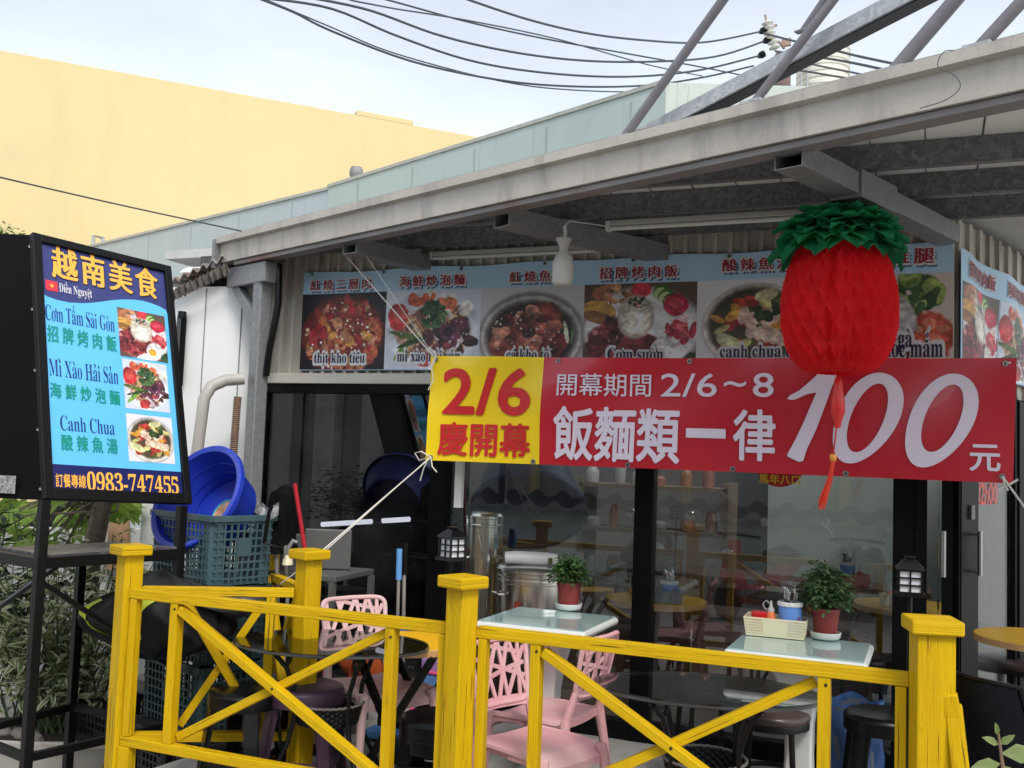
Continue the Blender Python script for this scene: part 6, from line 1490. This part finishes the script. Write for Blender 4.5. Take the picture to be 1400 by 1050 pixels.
wp, r, H = pot(680, 786, 774, 5.75, 'wide polished steel stock pot with a rolled white bag on its lid', (.80, .86))
b = B(); a0 = -1.75
b.grid(8, 8, lambda u, v: Vector(((r * .985 + .003) * cos(a0 + .2 * u), (r * .985 + .003) * sin(a0 + .2 * u), H * (.38 + .16 * v)))); obj('red_stamp', b, mat('red_stamp', rgb(130, 52, 36), .5, var=.6, scale=40), wp)
b = B(); wl = wp.location + Vector((0, -.06, H + .045))
b.tube([wl + Rj @ Vector((x, 0, .004 * sin(40 * x))) for x in (-.16, -.155, -.10, 0, .08, .14, .15)], [.012, .036, .04, .042, .040, .036, .01], 14)
rl = obj('plastic_roll', b, mat('white_film', (.66, .66, .63), .35, var=.08, bump=.3, bscale=30), smooth=True, sharp=60, origin=wl); tag(rl, 'rolled white plastic bag lying on the lid of the wide steel pot', 'plastic roll')
b = B(); b.box(wl + Rj @ Vector((.10, -.042, -.003)), (.024, .004, .034), Rj); o = obj('price_tag', b, mat('tag_brown', (.08, .07, .02), .5), rl); o.location = -Vector(wl)
# dark blue basin added in place of the tub reflection in the window
bd_ = dep(722, 700, 6.5)
b = B(); T2 = Vector((.28, -.62, -.74)).normalized().to_track_quat('Z', 'Y').to_matrix()
b.lathe([(0, -.30), (.26, -.30), (.30, -.27), (.36, 0), (.385, .01), (.385, -.02), (.365, -.03)], 48, bd_, T2); tag(obj('mirrored_tub_shape', b, mat('navy_plastic', (.018, .035, .15), .4, var=.1), smooth=True, sharp=35, origin=bd_), 'large dark blue basin shape added behind the steel pots in place of the tub reflection', 'basin')
yv = dep(790, 770, 6.1); b = B(); b.lathe([(0, -.2), (.035, -.2), (.035, .06), (0, .065)], 18, yv); tag(obj('towel_roll', b, mat('roll_grey', (.42, .42, .42), .6), smooth=True, sharp=40, origin=yv - Z * .2), 'upright pale grey roll behind the potted herbs inside the window', 'roll')
b = B(); b.box(dep(628, 662, 5.62), (.045, .03, .26)); tag(obj('paper_strip', b, WHITE, origin=dep(628, 700, 5.62)), 'narrow white paper strip hanging inside by the black window post', 'paper strip')
# tables and condiments inside
it = dep(890, 822, 5.85); tz = it.z
round_table((it.x + .0, it.y + .12), .30, tz, 'round yellow table inside the window behind the blue grey basket')
basket((it.x + .05, it.y + .02, tz + .002), .2, BKB, 'blue grey basket with lemons on the yellow table inside the window', .26, .17, .06)
chopstick_box((it.x + .10, it.y + .03, tz + .010), 'blue utensil tub with a clear lid in the blue grey basket inside', .05, .10, .10, 3)
L0_ = Vector((it.x - .03, it.y + .02, tz + .045))
for k in range(4):
    q = L0_ + Vector((.058 * k - .085, .012 * (k % 2), .004 * (k % 3))); b = B(); b.lathe([(0, -.03), (.022, -.018), (.03, 0), (.022, .018), (0, .03)], 14, q)
    tag(obj('lemon', b, mat('lemon_orange', rgb(214, 160, 60), .5, var=.3, scale=18), smooth=True, origin=q), 'orange yellow lemon in the blue grey basket inside the window', 'lemon', 'lemons in the blue grey basket')
i2 = dep(1165, 800, 6.4)
t = thing('counter', 'dark wooden counter along the inside of the window', 'counter', (-.75, i2.y + .05, 0), world=True)
b = B(); b.box((-.72, i2.y + .10, i2.z - .02), (1.45, .40, .035)); obj('worktop', b, WD, t, bevel=.004)
for x in (-1.40, -.72, -.06):
    b = B(); b.box((x, i2.y + .10, (i2.z - .04) / 2), (.05, .34, i2.z - .04)); obj('leg', b, WD, t)
b = B(); b.box((-.72, i2.y + .27, .35), (1.36, .02, .6)); obj('back_panel', b, WD, t)
basket((i2.x, i2.y, i2.z), .1, BKP, 'pink basket with a red sauce bottle on the counter behind the window', .21, .13, .06)
chopstick_box((i2.x - .03, i2.y + .02, i2.z + .008), 'blue utensil tub full of black spoons in the pink basket inside', .048, .12, .09, 5)
sauce((i2.x + .05, i2.y - .02, i2.z + .008), 'red sauce bottle in the pink basket inside', mat('red_sauce', rgb(176, 74, 60), .35), WHITE, .022, .085)
# condiments behind the right door glass
d3 = P0 + SD * .46 - SN * .45
round_table((d3.x + .05, d3.y + .10), .30, .76, 'round yellow table behind the right door glass')
basket((d3.x, d3.y, .762), 1.2, BKT, 'cream basket on the yellow table behind the right door glass', .22, .13, .06)
chopstick_box((d3.x + .06, d3.y + .03, .77), 'blue utensil tub in the cream basket behind the right door glass', .048, .12, .09, 2)
sauce((d3.x - .05, d3.y - .01, .77), 'orange sauce bottle in the cream basket behind the right door glass', ORG, CAPW, .022, .075)
copy_tree(r1, (d3.x - .22, d3.y - .10, 0), .4, 'round padded stool behind the right door glass')
# wooden boxes and shelves low inside the middle window
for k, (x, y, w, h, lab) in enumerate(((-1.10, 6.15, .40, .62, 'brown wooden crate box standing behind the right oval glass table inside the window'), (-1.72, 6.55, .5, .58, 'wide brown wooden box between the bench and the black post inside'), (-.48, 6.12, .34, .60, 'narrow brown wooden box below the counter inside the window'))):
    t = thing('wooden_box', lab, 'box', (x, y, 0)); b = B()
    for z in np.arange(.06, h, .115): b.box((0, -.16, float(z)), (w, .018, .105)); b.box((0, .16, float(z)), (w, .018, .105)); b.box((-w / 2 + .01, 0, float(z)), (.018, .30, .105)); b.box((w / 2 - .01, 0, float(z)), (.018, .30, .105))
    obj('planks', b, WD, t, bevel=.003); b = B(); b.box((0, 0, h), (w + .02, .36, .02)); obj('lid', b, WD, t, bevel=.003)
sh = thing('kitchen_shelf', 'pale shelf with bowls and bottles deep inside the shop', 'shelf', (-2.05, 8.0, 0), world=True)
b = B()
for z in (.55, .95, 1.30): b.box((-2.05, 8.0, z), (1.2, .4, .03))
for x in (-2.64, -1.46): b.box((x, 8.0, .68), (.04, .4, 1.36))
obj('frame', b, mat('pale_wood', (.22, .16, .10), .6, var=.2), sh)
rr = random.Random(21); b = B(); b2 = B()
for z in (.57, .97, 1.32):
    for k in range(6):
        x = -2.55 + .19 * k + rr.uniform(-.03, .03); h = rr.uniform(.06, .2); r = rr.uniform(.03, .06); bowl_ = rr.random() < .5
        bb = B(); bb.lathe([(0, z), (r, z), (r * 1.05, z + h * .7), (r * .6, z + h), (0, z + h)], 14, (x, 7.9, 0))
        if bowl_: tag(obj('bowl', bb, mat('bowl_grey', (.36, .36, .35), .4), smooth=True, sharp=40, origin=(x, 7.9, z)), 'pale bowl standing on the kitchen shelf deep inside the shop', 'bowl', 'bowls on the kitchen shelf')
        else: tag(obj('bottle', bb, mat('bottle_mix', (.3, .12, .08), .4, var=.6, scale=5), smooth=True, sharp=40, origin=(x, 7.9, z)), 'reddish brown bottle standing on the kitchen shelf deep inside the shop', 'bottle', 'bottles on the kitchen shelf')
tt = thing('table', 'dark dining table on thin metal legs deep inside the shop', 'table', (-1.6, 7.1, 0), world=True)
b = B(); b.box((-1.6, 7.1, .74), (1.0, .5, .03)); obj('tabletop', b, DARKIN, tt)
for sx in (-.45, .45):
    for sy in (-.2, .2): b = B(); b.tube([(-1.6 + sx, 7.1 + sy, .73), (-1.6 + sx, 7.1 + sy, 0)], .012, 8); obj('leg', b, CHROME, tt)
b = B(); b.box((-.06, 7.35, .55), (.02, .5, 1.1)); 
# =================================================================== PLANTS AT THE LEFT
VAR = leaf_mat('variegated_leaf', (.16, .26, .08), (.78, .75, .54), (.34, .42, .17), .4, .40)
BARK = mat('grey_bark', (.13, .10, .075), .85, var=.4, scale=24, spots=((.35, .28, .2), 14, .6, .7, O1), bump=.5, bscale=40)
rr = random.Random(31)
pb_ = dep(60, 1040, 5.75)
pt = thing('planter', 'long pale stained planter with rounded rim under the variegated shrub', 'planter', (pb_.x, pb_.y, -.36), YAW)
b = B(); W2 = 1.1
b.lathe([(.0, .0), (.30, .0), (.36, .20), (.40, .21), (.41, .25), (.385, .26), (.36, .23), (0, .22)], 40, T=Matrix.Diagonal((1.7, .8, .85)))
obj('planter_body', b, mat('pale_planter', (.56, .53, .47), .6, var=.08, spots=((.25, .17, .11), 6, .55, .7, O1)), pt, smooth=True, sharp=50)
b = B(); b.lathe([(0, .235), (.36, .232)], 30, T=Matrix.Diagonal((1.7, .8, .85))); obj('soil', b, SOIL, pt)
def shrub(c, lab, w, dpt, h0, h1, n, L, m, seed, name='variegated_shrub', nb=40, grp=None):
    rr = random.Random(seed); t = thing(name, lab, 'shrub', c, 0, grp); st, lf = B(), B()
    for k in range(nb):
        p = Vector((rr.uniform(-w, w) * .45, rr.uniform(-dpt, dpt) * .45, h0)); q = Vector((rr.uniform(-w, w), rr.uniform(-dpt, dpt), h0 + (h1 - h0) * rr.uniform(.45, 1.0) ** .8)); q = Rj @ q; p = Rj @ p
        m_ = p.lerp(q, .5) + Vector((rr.uniform(-.06, .06), rr.uniform(-.06, .06), .03)); st.tube([p, m_, q], [.006, .0045, .0025], 5)
        for j in range(n // nb):
            f = rr.uniform(.15, 1.03); cc_ = p.lerp(m_, f * 2) if f < .5 else m_.lerp(q, f * 2 - 1); a = rr.uniform(0, 6.28)
            lf.leaf(cc_, Vector((cos(a), sin(a), rr.uniform(-.5, .7))), Vector((rr.uniform(-.5, .5), rr.uniform(-.5, .5), 1)), L * rr.uniform(.5, 1.2), L * rr.uniform(.28, .5), .3, rr.uniform(0, .4))
    obj('stems', st, STEM, t); obj('foliage', lf, m, t); return t
shrub((pb_.x, pb_.y, -.16), 'variegated cream and green shrub growing in the long planter', .56, .20, .0, 1.08, 1250, .105, VAR, 5, nb=64)
sc2 = dep(105, 930, 6.1); shrub((sc2.x, sc2.y, -.36), 'taller loose variegated shrub with pinkish tips behind the sign stand legs', .30, .22, .02, 1.32, 700, .07, leaf_mat('pinkish_leaf', (.16, .21, .07), (.56, .40, .28), (.36, .38, .18), .35, .62), 8, nb=36)
sc3 = dep(10, 840, 6.4); shrub((sc3.x, sc3.y, -.36), 'dark green leafy shrub at the left edge below the sign shelf', .4, .25, .3, 1.5, 700, .11, leaf_mat('dark_leaf', (.022, .05, .018), (.08, .13, .05), (.05, .09, .03), .3, .8), 11, nb=30)
gp2 = dep(122, 990, 6.0); t = thing('flower_pot', 'grey green plastic flower pot under the tall shrub', 'flower pot', (gp2.x, gp2.y, -.36)); b = B(); b.lathe([(0, 0), (.10, 0), (.13, .28), (.14, .28), (.14, .31), (.12, .31), (0, .29)], 28); obj('pot', b, mat('grey_green_pot', (.14, .16, .14), .6, var=.2), t, smooth=True, sharp=40)
stn = dep(25, 1012, 5.62)
for k in range(5):
    b = B(); c_ = stn + Vector((.06 * k - .1, .03 * (k % 2), .02)); b.lathe([(0, -.03), (.04, -.015), (.045, .01), (.02, .035), (0, .04)], 9, c_, Matrix.Rotation(.5 * k, 3, 'X'))
    tag(obj('stone', b, mat('stone', (.22, .20, .18), .8, var=.3, scale=20), smooth=True, origin=c_), 'small grey stone lying in the planter at the left edge', 'stone', 'stones in the planter')
# papaya like tree behind the sign
def lobed(b, c, d, nrm, s):
    d = Vector(d).normalized(); n = Vector(nrm).normalized(); sd = d.cross(n).normalized(); n = sd.cross(d)
    pts = []
    for k in range(15):
        a = -2.5 + 5.0 * k / 14; r = s * (1.0 if k % 2 == 0 else .55) * (1 - .18 * abs(a) / 2.5); pts.append(c + d * (r * cos(a)) + sd * (r * sin(a)) - n * (.25 * r * r / s))
    ce = b._p(c); ids = [b._p(p) for p in pts]
    for i, j in zip(ids, ids[1:]): b.face((ce, j, i), [(0, 0), (.7, .3), (.7, .3)])
BRT = leaf_mat('bright_lobed_leaf', (.16, .28, .03), (.3, .42, .08), (.28, .42, .07), .5, .95)
tr0 = dep(128, 760, 6.9)
t = thing('papaya_tree', 'small tree with bright lobed leaves and a slanting trunk behind the sign stand', 'tree', (tr0.x, tr0.y, -.36), world=True)
b = B(); tq = [Vector((dep(118, 800, 6.05).x, dep(118, 800, 6.05).y, -.36)), dep(122, 775, 6.05), dep(132, 728, 6.05), dep(140, 690, 6.05), dep(150, 640, 6.1)]
b.tube(tq, [.075, .065, .06, .055, .045], 12); obj('trunk', b, BARK, t, smooth=True)
b = B(); lf = B(); rr = random.Random(17)
for k in range(54):
    px, py = rr.uniform(-30, 185), rr.uniform(672, 742) if rr.random() < .8 else rr.uniform(735, 760); d_ = rr.uniform(6.2, 7.3)
    if px > 130: py = rr.uniform(675, 705)
    c_ = dep(px, py, d_); b.tube([tq[3] + Vector((rr.uniform(-.1, .1), rr.uniform(-.1, .1), rr.uniform(-.05, .25))), tq[3].lerp(c_, .6) + Z * .08, c_], [.007, .006, .004], 5)
    lobed(lf, c_, Vector((rr.uniform(-1, 1), rr.uniform(-1, .2), rr.uniform(-.9, -.1))), Vector((rr.uniform(-.4, .4), rr.uniform(-1, 0), 1)), rr.uniform(.10, .17))
obj('branches', b, BARK, t); obj('crown', lf, BRT, t)
# clipped tree crown far left beyond the sign
fc = dep(-20, 362, 15); rr = random.Random(23)
t = thing('roadside_tree', 'bright green tree crown peeping over the top left corner of the sign', 'tree', (fc.x, fc.y, -.36), world=True)
b = B(); b.tube([(fc.x, fc.y, -.36), (fc.x + .1, fc.y, 2.5), (fc.x, fc.y, fc.z - .3)], [.14, .11, .05], 10); obj('trunk', b, BARK, t, smooth=True)
lf = B()
for k in range(6500):
    a, e, r = rr.uniform(0, 6.28), rr.uniform(-1, 1.5), rr.uniform(.5, 1) ** .5; p = fc + Vector((cos(a) * cos(e) * .55 * r - .2, sin(a) * cos(e) * .6 * r, sin(e) * .42 * r - .06)) * 2 * (1 + .14 * sin(5 * a + 3 * e))
    lf.leaf(p, (cos(a), sin(a), rr.uniform(-.5, .8)), (rr.uniform(-.5, .5), rr.uniform(-.5, .5), 1), rr.uniform(.05, .09), rr.uniform(.03, .05))
obj('crown', lf, leaf_mat('tree_leaf', (.09, .18, .025), (.2, .3, .06), (.17, .30, .05), .35, .95), t)
# sprig of leaves in the lower right corner
sq = dep(1392, 1055, 2.75); t = thing('leafy_sprig', 'young plant with a few pale green leaves in the lower right corner', 'plant', (sq.x - .06, sq.y, 0), world=True)
b = B(); lf = B(); base = Vector((sq.x - .06, sq.y, 0)); tip = dep(1365, 1003, 2.75); b.tube([base, dep(1371, 1048, 2.75), tip], [.006, .005, .003], 6); obj('stem', b, mat('reddish_stem', (.22, .13, .09), .6), t)
for px, py, dx, dy, L in ((1366, 1018, -1, .55, .055), (1366, 1018, .7, .6, .05), (1368, 1030, 1.5, .05, .125), (1368, 1044, -1.2, 0, .085), (1369, 1046, .6, -.5, .06), (1364, 1006, -.2, 1, .04)):
    lf.leaf(dep(px, py, 2.75), cR * dx + cU * dy + cB * .25, cB * .8 + cU * .6, L, L * .42, .2, .15)
obj('leaves', lf, leaf_mat('sprig_leaf', (.15, .22, .06), (.3, .36, .14), (.24, .30, .10), .35, .9), t)
t = thing('garden_wall', 'whitewashed low wall with stains behind the plants at the left', 'wall', (-6.4, 6.4, 0), world=True)
b = B(); b.bar(dep(-260, 860, 7.2) * 1.0 + Z * 0, dep(210, 860, 7.6), .1, 1.5); obj('wall_face', b, mat('whitewash', (.50, .51, .52), .7, var=.15, scale=2, spots=((.22, .16, .11), 3, .56, .7, O1)), t)
b = B(); b.bar(dep(-60, 735, 7.9), dep(108, 735, 8.0), .3, .55); tag(obj('dark_shed_backdrop', b, mat('dark_shed', (.008, .010, .008), .9, var=.5, scale=6), origin=dep(20, 760, 7.95)), 'dark shed wall behind the lobed leaves at the left', 'shed')  # near-black wall set as a backdrop behind the leaves
wr = dep(163, 722, 7.5); b = B(); b.lathe([(0, -.3), (.075, -.3), (.08, .0), (.065, .08), (.05, .22), (0, .22)], 18, wr); tag(obj('clay_jar', b, mat('rusty_clay', (.34, .20, .11), .7, var=.35, scale=7), smooth=True, sharp=50, origin=wr - Z * .3), 'rust brown tall jar by the white wall left of the teal crate', 'jar')

# =================================================================== ACROSS THE STREET (seen mirrored in the windows)
op = thing('street_building', 'grey building with shutters and a dark tiled eave across the street', 'building', (-3, -5.2, -.36), world=True)
b = B(); b.box((-3, -6.2, 2.27), (26, 2, 5.26)); obj('wall', b, mat('grey_render', (.42, .425, .41), .8, var=.2, scale=.8), op)
for x in (-7.5, -4.9, -2.3):
    b = B(); b.box((x, -5.17, .95), (1.5, .06, 2.1)); s = obj('shutter', b, mat('grey_shutter', (.40, .41, .42), .5, var=.1, stretch=(1, 1, 30), scale=1), op)
for x in (-8.6, -6.2, -3.6, -1.2, .8):
    b = B(); b.box((x, -5.1, 1.17), (.14, .14, 3.06)); obj('post', b, mat('pale_yellow_post', (.66, .52, .24), .6, var=.1), op)
b = B(); b.box((-2.4, -5.08, .25), (1.6, .08, .7)); obj('yellow_panel', b, MATS['pale_yellow_post'], op)
for x in (-9.3, -10.3, -8.2):
    b = B(); b.box((x, -5.0, 1.47), (.42, .3, 3.66)); obj('pillar', b, mat('pale_pillar', (.76, .76, .72), .7, var=.15), op)
st_ = thing('street_tree', 'small dark street tree across the road, mirrored in the left window', 'tree', (-7.9, -2.6, -.36)); rr = random.Random(77); b, lf = B(), B()
b.tube([(0, 0, 0), (.05, 0, .5), (0, .05, .95)], [.05, .04, .03], 8)
for k in range(26):
    a = rr.uniform(0, 6.28); q = Vector((cos(a) * rr.uniform(.3, 1.0), sin(a) * rr.uniform(.3, .8), rr.uniform(.8, 1.5))); b.tube([(0, .05, .9), q * .6 + Z * .45, q], [.018, .01, .006], 5)
    for j in range(40): lf.leaf(q + Vector((rr.gauss(0, .14), rr.gauss(0, .14), rr.gauss(0, .10))), (rr.gauss(0, 1), rr.gauss(0, 1), .2), (rr.gauss(0, .4), rr.gauss(0, .4), 1), .10, .05)
obj('trunk', b, BARK, st_); obj('crown', lf, HERB, st_)
tw = thing('tiled_wall', 'low wall capped with wavy dark roof tiles across the street', 'wall', (-2.5, -3.6, -.36), world=True)
TILE = mat('dark_roof_tile', (.05, .052, .055), .45, var=.25, scale=5)
b = B(); b.box((-2.5, -3.7, .18), (9, .16, 1.08)); obj('wall', b, mat('pale_green_wall', (.58, .68, .62), .7, var=.12, scale=1), tw)
b = B(); b.grid(520, 6, lambda u, v: Vector((-7 + 9 * u, -3.42 - .34 * v, .78 + .16 * v + .075 * abs(sin(u * 9 * pi / .21)) ** .6 * (1 if sin(u * 9 * pi / .21) > 0 else -.3)))); obj('tiles', b, TILE, tw, smooth=True, sharp=60)
b = B(); b.grid(520, 1, lambda u, v: Vector((-7 + 9 * u, -3.415, .79 - .07 * v + .075 * abs(sin(u * 9 * pi / .21)) ** .6 * (1 if sin(u * 9 * pi / .21) > 0 else -.3)))); obj('tile_edge', b, mat('tile_edge', (.34, .34, .35), .5, var=.2), tw)
def scooter(loc, rz, body, lab):
    t = thing('motor_scooter', lab, 'scooter', loc, rz, 'parked scooters across the street'); b = B()
    b.tube([(.52, 0, .95), (.55, 0, .70), (.58, 0, .55), (.40, 0, .30), (.10, 0, .26), (-.18, 0, .34), (-.35, 0, .58), (-.70, 0, .66)], [.07, .12, .15, .13, .13, .15, .17, .09], 12); obj('body', b, body, t, smooth=True)
    b = B(); b.tube([(-.70, 0, .72), (-.45, 0, .76), (-.12, 0, .72)], [.06, .12, .10], 10); obj('seat', b, BLKP, t, smooth=True)
    b = B(); b.tube([(.44, -.32, 1.0), (.50, -.1, 1.02), (.50, .1, 1.02), (.44, .32, 1.0)], .02, 8); obj('handlebar', b, BLKP, t, smooth=True)
    for s in (-1, 1):
        m = B(); m.tube([(.46, s * .26, 1.01), (.44, s * .36, 1.16)], .007, 6); m.lathe([(0, -.01), (.055, -.006), (.06, .004), (0, .006)], 18, (.44, s * .38, 1.19), Vector((-1, 0, .1)).to_track_quat('Z', 'Y').to_matrix()); obj('mirror', m, CHROME, t, smooth=True)
    for x in (.62, -.55):
        w = B(); w.lathe([(.10, -.05), (.2, -.05), (.235, -.02), (.235, .02), (.2, .05), (.10, .05)], 28, (x, 0, .235), Matrix.Rotation(pi / 2, 3, 'X')); o = obj('wheel', w, BLKP, t, smooth=True)
    h = B(); h.lathe([(0, .04), (.07, .02), (.08, -.02)], 16, (.66, 0, .78), Vector((1, 0, .2)).to_track_quat('Z', 'Y').to_matrix()); obj('headlight', h, CHROME, t, smooth=True)
    return t
s1 = scooter((-1.95, -2.1, -.36), radians(120), mat('red_scooter_paint', (.50, .02, .04), .3, coat=.5), 'dark red scooter parked across the street, mirrored in the window')
scooter((-.75, -2.5, -.36), radians(100), BLKP, 'black scooter parked across the street, mirrored beside the red one')
scooter((-3.3, -2.4, -.36), radians(80), mat('grey_scooter_paint', (.12, .12, .13), .3, coat=.5), 'grey scooter parked across the street, mirrored in the left window')
